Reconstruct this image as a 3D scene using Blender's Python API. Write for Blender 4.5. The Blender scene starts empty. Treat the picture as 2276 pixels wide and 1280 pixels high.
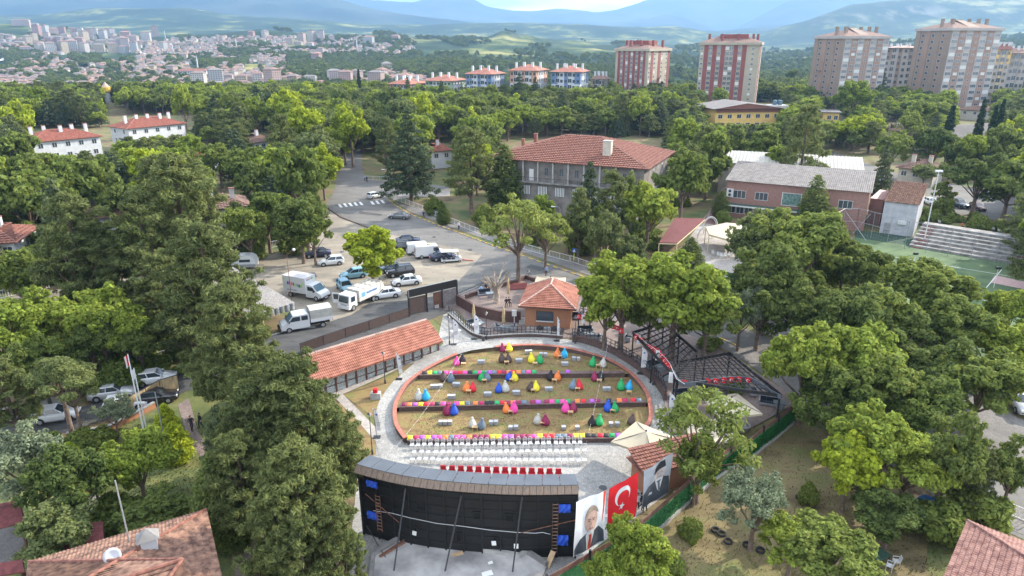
import bpy,bmesh,math,random
import numpy as np
from mathutils import Vector,Matrix,noise as mnoise

S=bpy.context.scene
C=S.collection
R=math.radians
PI=math.pi
rnd=random.Random(7)
nr=np.random.default_rng(11)

# ------------------------------------------------------------------ camera, light, exposure
PITCH=R(19.8);CH=34.5;FL=1517.0
SP,CP=math.sin(PITCH),math.cos(PITCH)
cd=bpy.data.cameras.new('camera');cam=bpy.data.objects.new('camera',cd);C.objects.link(cam)
cam.location=(0,0,CH);cam.rotation_euler=(PI/2-PITCH,0,0)
cd.sensor_width=36;cd.lens=36*FL/2276;cd.clip_start=.5;cd.clip_end=60000
S.camera=cam
SUN_EL,SUN_AZ=R(31),R(27)          # azimuth measured from +x towards +y
w=bpy.data.worlds.new('World');S.world=w;w.use_nodes=True
nt=w.node_tree;nt.nodes.clear()
wo=nt.nodes.new('ShaderNodeOutputWorld');bg=nt.nodes.new('ShaderNodeBackground')
sky=nt.nodes.new('ShaderNodeTexSky');sky.sky_type='NISHITA';sky.sun_disc=False
sky.sun_elevation=SUN_EL;sky.sun_rotation=PI/2-SUN_AZ
sky.air_density=1.0;sky.dust_density=1.5;sky.ozone_density=2.5
tc=nt.nodes.new('ShaderNodeTexCoord');mp=nt.nodes.new('ShaderNodeMapping');mp.inputs['Scale'].default_value=(1,1,4.5)
nz=nt.nodes.new('ShaderNodeTexNoise');nz.inputs['Scale'].default_value=3.2;nz.inputs['Detail'].default_value=9;nz.inputs['Roughness'].default_value=.6
cr=nt.nodes.new('ShaderNodeValToRGB');cr.color_ramp.elements[0].position=.42;cr.color_ramp.elements[1].position=.62
mx=nt.nodes.new('ShaderNodeMixRGB');mx.inputs[2].default_value=(16,16.4,17,1)
nt.links.new(tc.outputs['Generated'],mp.inputs[0]);nt.links.new(mp.outputs[0],nz.inputs['Vector'])
nt.links.new(nz.outputs['Fac'],cr.inputs[0]);nt.links.new(cr.outputs[0],mx.inputs[0]);nt.links.new(sky.outputs[0],mx.inputs[1])
nt.links.new(mx.outputs[0],bg.inputs[0]);nt.links.new(bg.outputs[0],wo.inputs[0])
bg.inputs[1].default_value=0.135
sd=bpy.data.lights.new('sun','SUN');sd.energy=4.7;sd.angle=R(.6);sd.color=(1,.91,.77)
so=bpy.data.objects.new('sun',sd);C.objects.link(so)
dvec=Vector((math.cos(SUN_EL)*math.cos(SUN_AZ),math.cos(SUN_EL)*math.sin(SUN_AZ),math.sin(SUN_EL)))
so.rotation_euler=dvec.to_track_quat('Z','Y').to_euler();so.location=(60,60,120)
S.view_settings.view_transform='Standard';S.view_settings.look='None'
S.view_settings.exposure=1.1;S.view_settings.gamma=1;S.view_settings.use_curve_mapping=False
S.render.engine='CYCLES'
S.cycles.use_denoising=True;S.cycles.max_bounces=6;S.cycles.diffuse_bounces=2;S.cycles.glossy_bounces=2
S.cycles.transmission_bounces=3;S.cycles.transparent_max_bounces=6;S.cycles.volume_bounces=0
S.cycles.use_adaptive_sampling=True;S.cycles.adaptive_threshold=0.02
HAZE=1.15e-4

# ------------------------------------------------------------------ ground height and pixel -> place
YA,YB,ZB=75.0,57.0,-1.8
def g(y):
    if y >= YA:return 0.0
    if y <= YB:return ZB
    return ZB*(YA-y)/(YA-YB)
def ray(px,py):
    u=(px-1138)/FL;v=(py-640)/FL
    return u,CP-v*SP,-(SP+v*CP)
def GZ(px,py,z=0.0):
    u,dy,dz=ray(px,py);t=(z-CH)/dz
    return Vector((u*t,dy*t,z))
def G(px,py,h=0.0):
    z=0.0
    for _ in range(8):
        p=GZ(px,py,z+h);z=g(p.y)
    return Vector((p.x,p.y,z+h))
def AY(px,py,Y):
    u,dy,dz=ray(px,py);t=Y/dy
    return Vector((u*t,Y,CH+dz*t))
def TOP(base,py):                      # height (absolute z) above a base point at which pixel row py is reached
    v=(py-640)/FL;Y=base[1]
    d=Y*(SP+v*CP)/(CP-v*SP)
    return CH-d
def proj(p):
    d=CH-p[2];dep=p[1]*CP+d*SP
    if dep <= .1:dep=.1
    return 1138+FL*p[0]/dep,640+FL*(d*CP-p[1]*SP)/dep
def Z1(zx,zy):return 850+zx/3.368,720+zy/3.368        # close-up of the lawns
def Z2(zx,zy):return 780+zx/2.918,980+zy/2.918        # close-up of the screen
def Z3(zx,zy):return 600+zx/4.0,540+zy/4.0            # close-up of the parking
def Z4(zx,zy):return 1000+zx/4.266,560+zy/4.266       # close-up of the kiosk
def Z5(zx,zy):return 1250+zx/3.2,680+zy/3.2           # close-up of the pergola

# ------------------------------------------------------------------ materials
MATS={}
def mat(name,col,rough=.8,var=.12,scale=2.0,metal=0,bump=0,col2=None,rand=0,spec=.5,detail=5,lo=.35,hi=.65,coord='Object',trans=0,stretch=None,bscale=None):
    if name in MATS:return MATS[name]
    m=bpy.data.materials.new(name);m.use_nodes=True;N=m.node_tree.nodes;L=m.node_tree.links
    b=N['Principled BSDF'];b.inputs['Roughness'].default_value=rough;b.inputs['Metallic'].default_value=metal
    b.inputs['Specular IOR Level'].default_value=spec
    c=(*col,1)
    if var or col2:
        t=N.new('ShaderNodeTexCoord');n=N.new('ShaderNodeTexNoise');n.inputs['Scale'].default_value=scale;n.inputs['Detail'].default_value=detail
        src=t.outputs['Object']if coord =='Object' else t.outputs['Generated']
        if stretch:
            mp=N.new('ShaderNodeMapping');mp.inputs['Scale'].default_value=stretch;L.new(src,mp.inputs[0]);src=mp.outputs[0]
        L.new(src,n.inputs['Vector'])
        r=N.new('ShaderNodeValToRGB');r.color_ramp.elements[0].position=lo;r.color_ramp.elements[1].position=hi
        a=tuple(max(0,x*(1-var))for x in col);d=col2 if col2 else tuple(min(1,x*(1+var))for x in col)
        r.color_ramp.elements[0].color=(*a,1);r.color_ramp.elements[1].color=(*d,1)
        L.new(n.outputs['Fac'],r.inputs[0]);out=r.outputs[0]
        if rand:
            oi=N.new('ShaderNodeObjectInfo');hs=N.new('ShaderNodeHueSaturation')
            mr=N.new('ShaderNodeMapRange');mr.inputs[3].default_value=1-rand;mr.inputs[4].default_value=1+rand
            L.new(oi.outputs['Random'],mr.inputs[0]);L.new(mr.outputs[0],hs.inputs['Value']);L.new(out,hs.inputs['Color']);out=hs.outputs[0]
        L.new(out,b.inputs['Base Color'])
        if bump:
            n2=n
            if bscale:
                n2=N.new('ShaderNodeTexNoise');n2.inputs['Scale'].default_value=bscale;n2.inputs['Detail'].default_value=3;L.new(src,n2.inputs['Vector'])
            bp=N.new('ShaderNodeBump');bp.inputs['Strength'].default_value=bump;bp.inputs['Distance'].default_value=.05
            L.new(n2.outputs['Fac'],bp.inputs['Height']);L.new(bp.outputs[0],b.inputs['Normal'])
    else:
        b.inputs['Base Color'].default_value=c
    if trans:
        b.inputs['Alpha'].default_value=1-trans
    MATS[name]=m;return m

def leafmat(name,c1,c2,tl=.35,rough=.55):
    if name in MATS:return MATS[name]
    m=bpy.data.materials.new(name);m.use_nodes=True;N=m.node_tree.nodes;L=m.node_tree.links
    b=N['Principled BSDF'];b.inputs['Roughness'].default_value=.8;b.inputs['Specular IOR Level'].default_value=.12
    oi=N.new('ShaderNodeObjectInfo');ge=N.new('ShaderNodeNewGeometry')
    mixc=N.new('ShaderNodeMixRGB');mixc.inputs[1].default_value=(*c1,1);mixc.inputs[2].default_value=(*c2,1)
    t=N.new('ShaderNodeTexCoord');n=N.new('ShaderNodeTexNoise');n.inputs['Scale'].default_value=.55;n.inputs['Detail'].default_value=3
    L.new(t.outputs['Object'],n.inputs['Vector'])
    ad=N.new('ShaderNodeMath');ad.operation='MULTIPLY_ADD';ad.inputs[1].default_value=.8;L.new(oi.outputs['Random'],ad.inputs[0])
    mr0=N.new('ShaderNodeMapRange');mr0.inputs[1].default_value=.35;mr0.inputs[2].default_value=.65;mr0.inputs[3].default_value=0;mr0.inputs[4].default_value=.55
    L.new(n.outputs['Fac'],mr0.inputs[0]);L.new(mr0.outputs[0],ad.inputs[2]);L.new(ad.outputs[0],mixc.inputs[0])
    hs=N.new('ShaderNodeHueSaturation');mr=N.new('ShaderNodeMapRange');mr.inputs[3].default_value=.75;mr.inputs[4].default_value=1.48
    L.new(ge.outputs['Random Per Island'],mr.inputs[0]);L.new(mr.outputs[0],hs.inputs['Value']);L.new(mixc.outputs[0],hs.inputs['Color'])
    L.new(hs.outputs[0],b.inputs['Base Color'])
    tr=N.new('ShaderNodeBsdfTranslucent');mxs=N.new('ShaderNodeMixShader');mxs.inputs[0].default_value=tl
    hs2=N.new('ShaderNodeHueSaturation');hs2.inputs['Value'].default_value=1.5;hs2.inputs['Hue'].default_value=.485;L.new(hs.outputs[0],hs2.inputs['Color']);L.new(hs2.outputs[0],tr.inputs[0])
    L.new(b.outputs[0],mxs.inputs[1]);L.new(tr.outputs[0],mxs.inputs[2]);L.new(mxs.outputs[0],N['Material Output'].inputs[0])
    MATS[name]=m;return m

def M(name):
    return MATS[name]
mat('white_plastic',(.60,.60,.60),.45,0)
mat('white_paint',(.62,.62,.61),.5,.04)
mat('bark',(.14,.10,.075),.9,.35,3,bump=.4)
mat('pale_bark',(.30,.25,.2),.9,.3,3,bump=.4)
mat('grey_roof_panel',(.075,.085,.10),.45,.12,.8)
mat('brown_fascia',(.16,.115,.085),.8,.25,3,stretch=(6,1,1))
mat('black_board',(.007,.007,.008),.6,.4,1.5)
mat('black_metal',(.018,.018,.02),.45,.1)
mat('dark_metal',(.045,.045,.05),.45,.1)
mat('grey_metal',(.30,.31,.32),.4,.1,metal=.3)
mat('rusty_metal',(.16,.07,.045),.8,.4,4)
mat('blue_tarp',(.02,.09,.55),.5,.2,3,bump=.5)
mat('paper',(.75,.75,.72),.8,0)
mat('plywood',(.48,.33,.19),.7,.15,3)
mat('concrete',(.36,.35,.33),.9,.18,.9,bump=.3,detail=8)
mat('pale_concrete',(.36,.35,.33),.9,.15,1.2,bump=.2,detail=8)
mat('dark_concrete',(.22,.21,.20),.9,.25,1.0,detail=8)
mat('brown_wall',(.085,.045,.038),.8,.15,1.5)
mat('brown_brick',(.10,.065,.055),.85,.3,6,bump=.3)
mat('red_cap',(.36,.13,.09),.75,.2,3)
mat('orange_brick',(.34,.16,.085),.85,.15,8,bump=.2)
mat('tile_orange',(.27,.095,.058),.8,.2,1.2,col2=(.37,.15,.10),detail=10)
mat('tile_red',(.20,.075,.052),.85,.35,3,col2=(.28,.12,.085),detail=8)
mat('tile_old',(.15,.075,.055),.9,.4,2.2,col2=(.30,.17,.115),detail=10)
mat('tile_brown',(.15,.08,.06),.9,.4,3,col2=(.27,.17,.13),detail=10)
mat('tile_pale',(.36,.18,.13),.7,.25,5,col2=(.55,.42,.36))
mat('shingle_burgundy',(.13,.035,.035),.9,.25,3)
mat('grey_corrugated',(.155,.14,.13),.85,.25,1.2,detail=8)
mat('shed_roof',(.26,.24,.22),.9,.35,5,detail=9,bump=.5)
mat('cream_metal',(.34,.32,.27),.5,.08,.5)
mat('wood_dark',(.10,.045,.03),.6,.2,4)
mat('wood_light',(.55,.36,.18),.6,.12,4)
mat('glass_dark',(.03,.04,.05),.08,0,spec=.8)
mat('glass_blue',(.10,.16,.20),.08,0,spec=.8)
mat('window_glass',(.05,.065,.08),.12,0,spec=.8)
mat('rattan_grey',(.30,.31,.33),.8,.2,12,bump=.4)
mat('rattan_dark',(.10,.105,.12),.8,.2,12,bump=.4)
mat('cushion_navy',(.02,.026,.04),.85,.1)
mat('cream_canvas',(.42,.36,.26),.8,.06,1)
mat('tan_canvas',(.42,.31,.17),.85,.15,3)
mat('canvas_grey',(.42,.41,.37),.8,.1,2)
mat('red_velvet',(.45,.012,.022),.6,.1)
mat('flag_red',(.60,.010,.018),.6,.05)
mat('flag_white',(.64,.64,.64),.7,.04)
mat('turf_green',(.03,.14,.045),.9,.4,6,bump=.6,detail=8)
mat('pitch_green',(.055,.105,.04),.9,.2,.25,col2=(.10,.15,.06),detail=8)
mat('pink_plaster',(.28,.155,.13),.9,.1,2,detail=8)
mat('grey_plaster',(.19,.172,.158),.9,.3,.5,detail=10)
mat('white_plaster',(.50,.51,.52),.9,.08,1)
mat('cream_plaster',(.44,.40,.33),.9,.1,1)
mat('yellow_plaster',(.62,.42,.14),.9,.1,1)
mat('stone_wall',(.36,.31,.26),.95,.3,2,bump=.6,detail=8)
mat('tyre',(.02,.02,.02),.9,.1)
mat('rim',(.42,.43,.45),.35,0,metal=.6)
mat('headlight',(.75,.78,.8),.1,0)
mat('taillight',(.5,.01,.01),.2,0)
mat('plate',(.75,.75,.75),.5,0)
mat('black_trim',(.02,.02,.022),.6,0)
mat('skin',(.55,.33,.24),.6,.05)
mat('hair_dark',(.02,.015,.012),.7,.1)
def paint(name,col,metal=.0):
    if name in MATS:return MATS[name]
    m=mat(name,col,.28,0,metal=metal);m.node_tree.nodes['Principled BSDF'].inputs['Coat Weight'].default_value=.6
    m.node_tree.nodes['Principled BSDF'].inputs['Coat Roughness'].default_value=.06
    return m
paint('paint_white',(.60,.61,.62));paint('paint_black',(.012,.012,.014));paint('paint_navy',(.012,.018,.055))
paint('paint_blue',(.16,.33,.42));paint('paint_slate',(.05,.075,.10));paint('paint_grey',(.16,.165,.17),.3);paint('paint_silver',(.42,.43,.44),.3);paint('paint_maroon',(.12,.02,.02))
COL=dict(maroon=(.26,.015,.075),yellow=(.78,.66,.03),hotpink=(.75,.07,.33),black=(.018,.018,.022),brown=(.085,.055,.045),
           green=(.015,.34,.10),orange=(.82,.22,.05),sky=(.02,.36,.66),grey=(.50,.49,.44),slate=(.14,.19,.24),blue=(.015,.08,.50),
           red=(.66,.015,.035),crimson=(.45,.015,.10),purple=(.42,.10,.50))
for k,v in COL.items():mat('fabric_'+k,v,.6,.1,5,bump=.25,bscale=9)

# ------------------------------------------------------------------ mesh building
class MB:
    def __init__(s):s.v=[];s.f=[];s.m=[];s.k=0;s.smooth=False
    def mi(s,k):s.k=k;return s
    def face(s,pts):
        n=len(s.v);s.v += [tuple(p)for p in pts];s.f.append(tuple(range(n,n+len(pts))));s.m.append(s.k)
    def box(s,x0,x1,y0,y1,z0,z1):
        n=len(s.v);s.v += [(x,y,z)for z in (z0,z1)for y in (y0,y1)for x in (x0,x1)]
        for f in ((0,2,3,1),(4,5,7,6),(0,1,5,4),(2,6,7,3),(0,4,6,2),(1,3,7,5)):
            s.f.append(tuple(n+i for i in f));s.m.append(s.k)
        return s
    def cbox(s,c,sz):return s.box(c[0]-sz[0]/2,c[0]+sz[0]/2,c[1]-sz[1]/2,c[1]+sz[1]/2,c[2]-sz[2]/2,c[2]+sz[2]/2)
    def bar(s,a,b,w,h=None):
        a=Vector(a);b=Vector(b);h=h or w;d=b-a
        if d.length<1e-6:return s
        d.normalize();up=Vector((0,0,1))if abs(d.z)<.95 else Vector((1,0,0))
        r=d.cross(up).normalized();u=r.cross(d)
        n=len(s.v)
        for p in (a,b):
            for i,j in ((-1,-1),(1,-1),(1,1),(-1,1)):s.v.append(tuple(p+r*(i*w/2)+u*(j*h/2)))
        for f in ((0,1,2,3),(7,6,5,4),(0,4,5,1),(1,5,6,2),(2,6,7,3),(3,7,4,0)):
            s.f.append(tuple(n+i for i in f));s.m.append(s.k)
        return s
    def tube(s,pts,rad,n=7,cap=True):
        pts=[Vector(p)for p in pts]
        if not hasattr(rad,'__len__'):rad=[rad]*len(pts)
        b0=len(s.v);prev=None
        for i,p in enumerate(pts):
            d=(pts[min(i+1,len(pts)-1)]-pts[max(i-1,0)]).normalized()
            up=Vector((0,0,1))if abs(d.z)<.9 else Vector((1,0,0))
            r=d.cross(up).normalized()
            if prev is not None and r.dot(prev)<0:r=-r
            prev=r;u=r.cross(d)
            for k in range(n):
                a=2*PI*k/n;s.v.append(tuple(p+r*(math.cos(a)*rad[i])+u*(math.sin(a)*rad[i])))
        for i in range(len(pts)-1):
            for k in range(n):
                k2=(k+1)% n;s.f.append((b0+i*n+k,b0+i*n+k2,b0+(i+1)*n+k2,b0+(i+1)*n+k));s.m.append(s.k)
        if cap:
            s.f.append(tuple(b0+k for k in range(n)));s.m.append(s.k)
            s.f.append(tuple(b0+(len(pts)-1)*n+k for k in range(n))[::-1]);s.m.append(s.k)
        return s
    def lathe(s,prof,n=12,c=(0,0,0),wob=0,seed=0):
        r0=random.Random(seed);b0=len(s.v);ph=[r0.uniform(0,6)for _ in range(3)]
        for r,z in prof:
            for k in range(n):
                a=2*PI*k/n;rr=r*(1+wob*math.sin(3*a+ph[0]+z*3)+wob*.6*math.sin(5*a+ph[1]-z*4))
                s.v.append((c[0]+rr*math.cos(a),c[1]+rr*math.sin(a),c[2]+z))
        for i in range(len(prof)-1):
            for k in range(n):
                k2=(k+1)% n;s.f.append((b0+i*n+k,b0+i*n+k2,b0+(i+1)*n+k2,b0+(i+1)*n+k));s.m.append(s.k)
        s.f.append(tuple(b0+k for k in range(n))[::-1]);s.m.append(s.k)
        s.f.append(tuple(b0+(len(prof)-1)*n+k for k in range(n)));s.m.append(s.k)
        return s
    def prism(s,poly,z0,z1):
        n=len(poly);b0=len(s.v)
        s.v += [(p[0],p[1],z0)for p in poly]+[(p[0],p[1],z1)for p in poly]
        s.f.append(tuple(range(b0+n-1,b0-1,-1)));s.m.append(s.k)
        s.f.append(tuple(range(b0+n,b0+2*n)));s.m.append(s.k)
        for i in range(n):
            j=(i+1)% n;s.f.append((b0+i,b0+j,b0+n+j,b0+n+i));s.m.append(s.k)
        return s
    def loft(s,rings,close=True,cap=True):
        n=len(rings[0]);b0=len(s.v)
        for r in rings:s.v += [tuple(p)for p in r]
        for i in range(len(rings)-1):
            for k in range(n if close else n-1):
                k2=(k+1)% n;s.f.append((b0+i*n+k,b0+i*n+k2,b0+(i+1)*n+k2,b0+(i+1)*n+k));s.m.append(s.k)
        if cap:
            s.f.append(tuple(b0+k for k in range(n))[::-1]);s.m.append(s.k)
            s.f.append(tuple(b0+(len(rings)-1)*n+k for k in range(n)));s.m.append(s.k)
        return s
    def mesh(s,name,mats,smooth=False):
        me=bpy.data.meshes.new(name);me.from_pydata(s.v,[],s.f)
        for m in (mats if isinstance(mats,(list,tuple))else [mats]):me.materials.append(M(m)if isinstance(m,str)else m)
        if any(s.m):me.polygons.foreach_set('material_index',s.m)
        if smooth:me.polygons.foreach_set('use_smooth',[True]*len(s.f))
        me.update()
        return me

def link(name,me,parent=None,loc=None,rz=0,label=None):
    o=bpy.data.objects.new(name,me);C.objects.link(o)
    if parent:o.parent=parent
    if loc is not None:o.location=loc
    if rz:o.rotation_euler=(0,0,rz)
    if label:o['label']=label
    return o
def part(name,mb,mats,parent=None,loc=None,rz=0,smooth=False,label=None):
    return link(name,mb.mesh(name,mats,smooth),parent,loc,rz,label)
THINGS=[]
def tagit(o,label,cat,group=None,kind=None):
    if label:o['label']=label
    if cat:o['category']=cat
    if group:o['group']=group
    if kind:o['kind']=kind
    THINGS.append(o);return o
def thing(name,label,cat,loc=(0,0,0),rz=0,group=None):
    o=bpy.data.objects.new(name,None);C.objects.link(o);o.location=loc;o.rotation_euler=(0,0,rz);o.empty_display_size=.2
    return tagit(o,label,cat,group)
def struct(name,mb,mats,smooth=False):
    o=part(name,mb,mats,smooth=smooth);o['kind']='structure';return o
def copy_tree(o,parent=None):
    c=o.copy();C.objects.link(c)
    if parent is not None:c.parent=parent
    for ch in o.children:copy_tree(ch,c)
    return c
def place(proto,used,loc,rz=0,label=None,group=None,cat=None,scale=None):
    o=copy_tree(proto)if used[0]else proto
    used[0]=True
    o.location=loc;o.rotation_euler=(o.rotation_euler[0],o.rotation_euler[1],rz)
    if scale:o.scale=(scale,)*3 if not hasattr(scale,'__len__')else scale
    if label:o['label']=label
    if group:o['group']=group
    if o not in THINGS:THINGS.append(o)
    return o
def recolor(o,m):
    m=M(m)if isinstance(m,str)else m
    o.material_slots[0].link='OBJECT';o.material_slots[0].material=m

# sheets that follow the ground
def sheet(name,pix,off,mats,world=False,kind='structure'):
    pts=[Vector(p)if world else G(*p)for p in pix]
    bm=bmesh.new();vs=[bm.verts.new((p.x,p.y,0))for p in pts];bm.faces.new(vs)
    for yy in (YA,YB):
        bmesh.ops.bisect_plane(bm,geom=bm.verts[:]+bm.edges[:]+bm.faces[:],plane_co=(0,yy,0),plane_no=(0,1,0))
    bmesh.ops.triangulate(bm,faces=bm.faces[:])
    for v in bm.verts:v.co.z=g(v.co.y)+off
    bmesh.ops.recalc_face_normals(bm,faces=bm.faces[:])
    me=bpy.data.meshes.new(name);bm.to_mesh(me);bm.free()
    if me.polygons and me.polygons[0].normal.z<0:me.flip_normals()
    me.materials.append(M(mats)if isinstance(mats,str)else mats)
    o=link(name,me)
    if kind:o['kind']=kind
    return o
def resample(pts,step):
    out=[Vector(pts[0])]
    for a,b in zip(pts[:-1],pts[1:]):
        a=Vector(a);b=Vector(b);n=max(1,int((b-a).length/step+.5))
        for i in range(1,n+1):out.append(a.lerp(b,i/n))
    return out
def smooth_line(pts,k=4):
    pts=[Vector(p)for p in pts];out=[]
    for i in range(len(pts)-1):
        p0=pts[max(i-1,0)];p1=pts[i];p2=pts[i+1];p3=pts[min(i+2,len(pts)-1)]
        for j in range(k):
            t=j/k
            out.append(.5*((2*p1)+(p2-p0)*t+(2*p0-5*p1+4*p2-p3)*t*t+(3*p1-p0-3*p2+p3)*t**3))
    out.append(pts[-1]);return out
def offs(pts,d):                       # offset a ground polyline sideways (left positive)
    out=[]
    for i,p in enumerate(pts):
        t=(pts[min(i+1,len(pts)-1)]-pts[max(i-1,0)]);t.z=0;t.normalize()
        out.append(p+Vector((-t.y,t.x,0))*d)
    return out
def wall_mb(mb,pts,thick,zbot,ztop,side=0):
    a=offs(pts,thick/2+side);b=offs(pts,-thick/2+side)
    for i in range(len(pts)-1):
        zt0=ztop(pts[i])if callable(ztop)else ztop;zt1=ztop(pts[i+1])if callable(ztop)else ztop
        zb0=zbot(pts[i])if callable(zbot)else zbot;zb1=zbot(pts[i+1])if callable(zbot)else zbot
        q=lambda p,z:(p.x,p.y,z)
        A0,A1,B0,B1=a[i],a[i+1],b[i],b[i+1]
        mb.face([q(A0,zt0),q(B0,zt0),q(B1,zt1),q(A1,zt1)])
        mb.face([q(B0,zb0),q(B1,zb1),q(B1,zt1),q(B0,zt0)])
        mb.face([q(A1,zb1),q(A0,zb0),q(A0,zt0),q(A1,zt1)])
        if i ==0:mb.face([q(A0,zb0),q(B0,zb0),q(B0,zt0),q(A0,zt0)])
        if i ==len(pts)-2:mb.face([q(B1,zb1),q(A1,zb1),q(A1,zt1),q(B1,zt1)])
    return mb

# ------------------------------------------------------------------ ground sheet, far terrain
def ground_material():
    m=bpy.data.materials.new('dry_grass_ground');m.use_nodes=True;N=m.node_tree.nodes;L=m.node_tree.links;b=N['Principled BSDF'];b.inputs['Roughness'].default_value=.95
    t=N.new('ShaderNodeTexCoord')
    def noi(s,d=6):
        n=N.new('ShaderNodeTexNoise');n.inputs['Scale'].default_value=s;n.inputs['Detail'].default_value=d;n.inputs['Roughness'].default_value=.6;L.new(t.outputs['Object'],n.inputs['Vector']);return n
    r=N.new('ShaderNodeValToRGB');e=r.color_ramp.elements
    e[0].position=.36;e[0].color=(.085,.06,.035,1);e[1].position=.66;e[1].color=(.05,.085,.022,1)
    x=e.new(.46);x.color=(.17,.125,.06,1);x=e.new(.54);x.color=(.12,.125,.04,1)
    L.new(noi(.13,10).outputs['Fac'],r.inputs[0])
    n2=noi(3,4);mr=N.new('ShaderNodeMapRange');mr.inputs[3].default_value=.6;mr.inputs[4].default_value=1.4;L.new(n2.outputs['Fac'],mr.inputs[0])
    hs=N.new('ShaderNodeHueSaturation');L.new(r.outputs[0],hs.inputs['Color']);L.new(mr.outputs[0],hs.inputs['Value']);L.new(hs.outputs[0],b.inputs['Base Color'])
    bp=N.new('ShaderNodeBump');bp.inputs['Strength'].default_value=.6;bp.inputs['Distance'].default_value=.1;L.new(n2.outputs['Fac'],bp.inputs['Height']);L.new(bp.outputs[0],b.inputs['Normal'])
    MATS['dry_grass_ground']=m
ground_material()
def lawn_mat(name,a,b_,c,sc):
    m=bpy.data.materials.new(name);m.use_nodes=True;N=m.node_tree.nodes;L=m.node_tree.links;b=N['Principled BSDF'];b.inputs['Roughness'].default_value=.95
    t=N.new('ShaderNodeTexCoord');n=N.new('ShaderNodeTexNoise');n.inputs['Scale'].default_value=sc;n.inputs['Detail'].default_value=9;n.inputs['Roughness'].default_value=.65
    n3=N.new('ShaderNodeTexNoise');n3.inputs['Scale'].default_value=9;n3.inputs['Detail'].default_value=4
    mp=N.new('ShaderNodeMapping');mp.inputs['Scale'].default_value=(.7,1.6,1);L.new(t.outputs['Object'],mp.inputs[0]);L.new(mp.outputs[0],n.inputs['Vector']);L.new(mp.outputs[0],n3.inputs['Vector'])
    r=N.new('ShaderNodeValToRGB');e=r.color_ramp.elements;e[0].position=.3;e[0].color=(*a,1);e[1].position=.68;e[1].color=(*c,1);x=e.new(.5);x.color=(*b_,1)
    L.new(n.outputs['Fac'],r.inputs[0]);mr=N.new('ShaderNodeMapRange');mr.inputs[1].default_value=.3;mr.inputs[2].default_value=.7;mr.inputs[3].default_value=.7;mr.inputs[4].default_value=1.3;L.new(n3.outputs['Fac'],mr.inputs[0])
    hs=N.new('ShaderNodeHueSaturation');L.new(r.outputs[0],hs.inputs['Color']);L.new(mr.outputs[0],hs.inputs['Value']);L.new(hs.outputs[0],b.inputs['Base Color'])
    bp=N.new('ShaderNodeBump');bp.inputs['Strength'].default_value=.5;bp.inputs['Distance'].default_value=.06;L.new(n3.outputs['Fac'],bp.inputs['Height']);L.new(bp.outputs[0],b.inputs['Normal'])
    MATS[name]=m
lawn_mat('lawn_dry',(.13,.08,.035),(.23,.155,.065),(.15,.17,.045),.7)
lawn_mat('garden_dry',(.10,.075,.035),(.19,.15,.07),(.13,.15,.045),.25)
lawn_mat('garden_grass',(.06,.075,.022),(.10,.12,.035),(.17,.16,.05),.35)
def asphalt(name,a,b_,sc,stretch=(1,1,1)):
    m=bpy.data.materials.new(name);m.use_nodes=True;N=m.node_tree.nodes;L=m.node_tree.links;b=N['Principled BSDF'];b.inputs['Roughness'].default_value=.9
    t=N.new('ShaderNodeTexCoord');n=N.new('ShaderNodeTexNoise');n.inputs['Scale'].default_value=sc;n.inputs['Detail'].default_value=10;n.inputs['Roughness'].default_value=.62
    mp=N.new('ShaderNodeMapping');mp.inputs['Scale'].default_value=stretch;mp.inputs['Rotation'].default_value=(0,0,.5);L.new(t.outputs['Object'],mp.inputs[0]);L.new(mp.outputs[0],n.inputs['Vector'])
    r=N.new('ShaderNodeValToRGB');e=r.color_ramp.elements;e[0].position=.33;e[0].color=(*a,1);e[1].position=.67;e[1].color=(*b_,1)
    L.new(n.outputs['Fac'],r.inputs[0])
    v=N.new('ShaderNodeTexNoise');v.inputs['Scale'].default_value=.9;v.inputs['Detail'].default_value=2;L.new(t.outputs['Object'],v.inputs['Vector'])
    sp=N.new('ShaderNodeValToRGB');sp.color_ramp.elements[0].position=.28;sp.color_ramp.elements[0].color=(.55,.55,.55,1);sp.color_ramp.elements[1].position=.36;sp.color_ramp.elements[1].color=(1,1,1,1)
    L.new(v.outputs['Fac'],sp.inputs[0]);mm=N.new('ShaderNodeMixRGB');mm.blend_type='MULTIPLY';mm.inputs[0].default_value=1;L.new(r.outputs[0],mm.inputs[1]);L.new(sp.outputs[0],mm.inputs[2])
    L.new(mm.outputs[0],b.inputs['Base Color']);MATS[name]=m
asphalt('asphalt',(.105,.10,.095),(.17,.16,.145),.18,(1,3,1))
asphalt('asphalt_new',(.045,.045,.047),(.085,.083,.08),.25,(1,4,1))
asphalt('asphalt_dusty',(.16,.14,.112),(.30,.26,.20),.14,(1,2.5,1))
asphalt('lane_dusty',(.16,.14,.115),(.27,.235,.19),.2)
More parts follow.
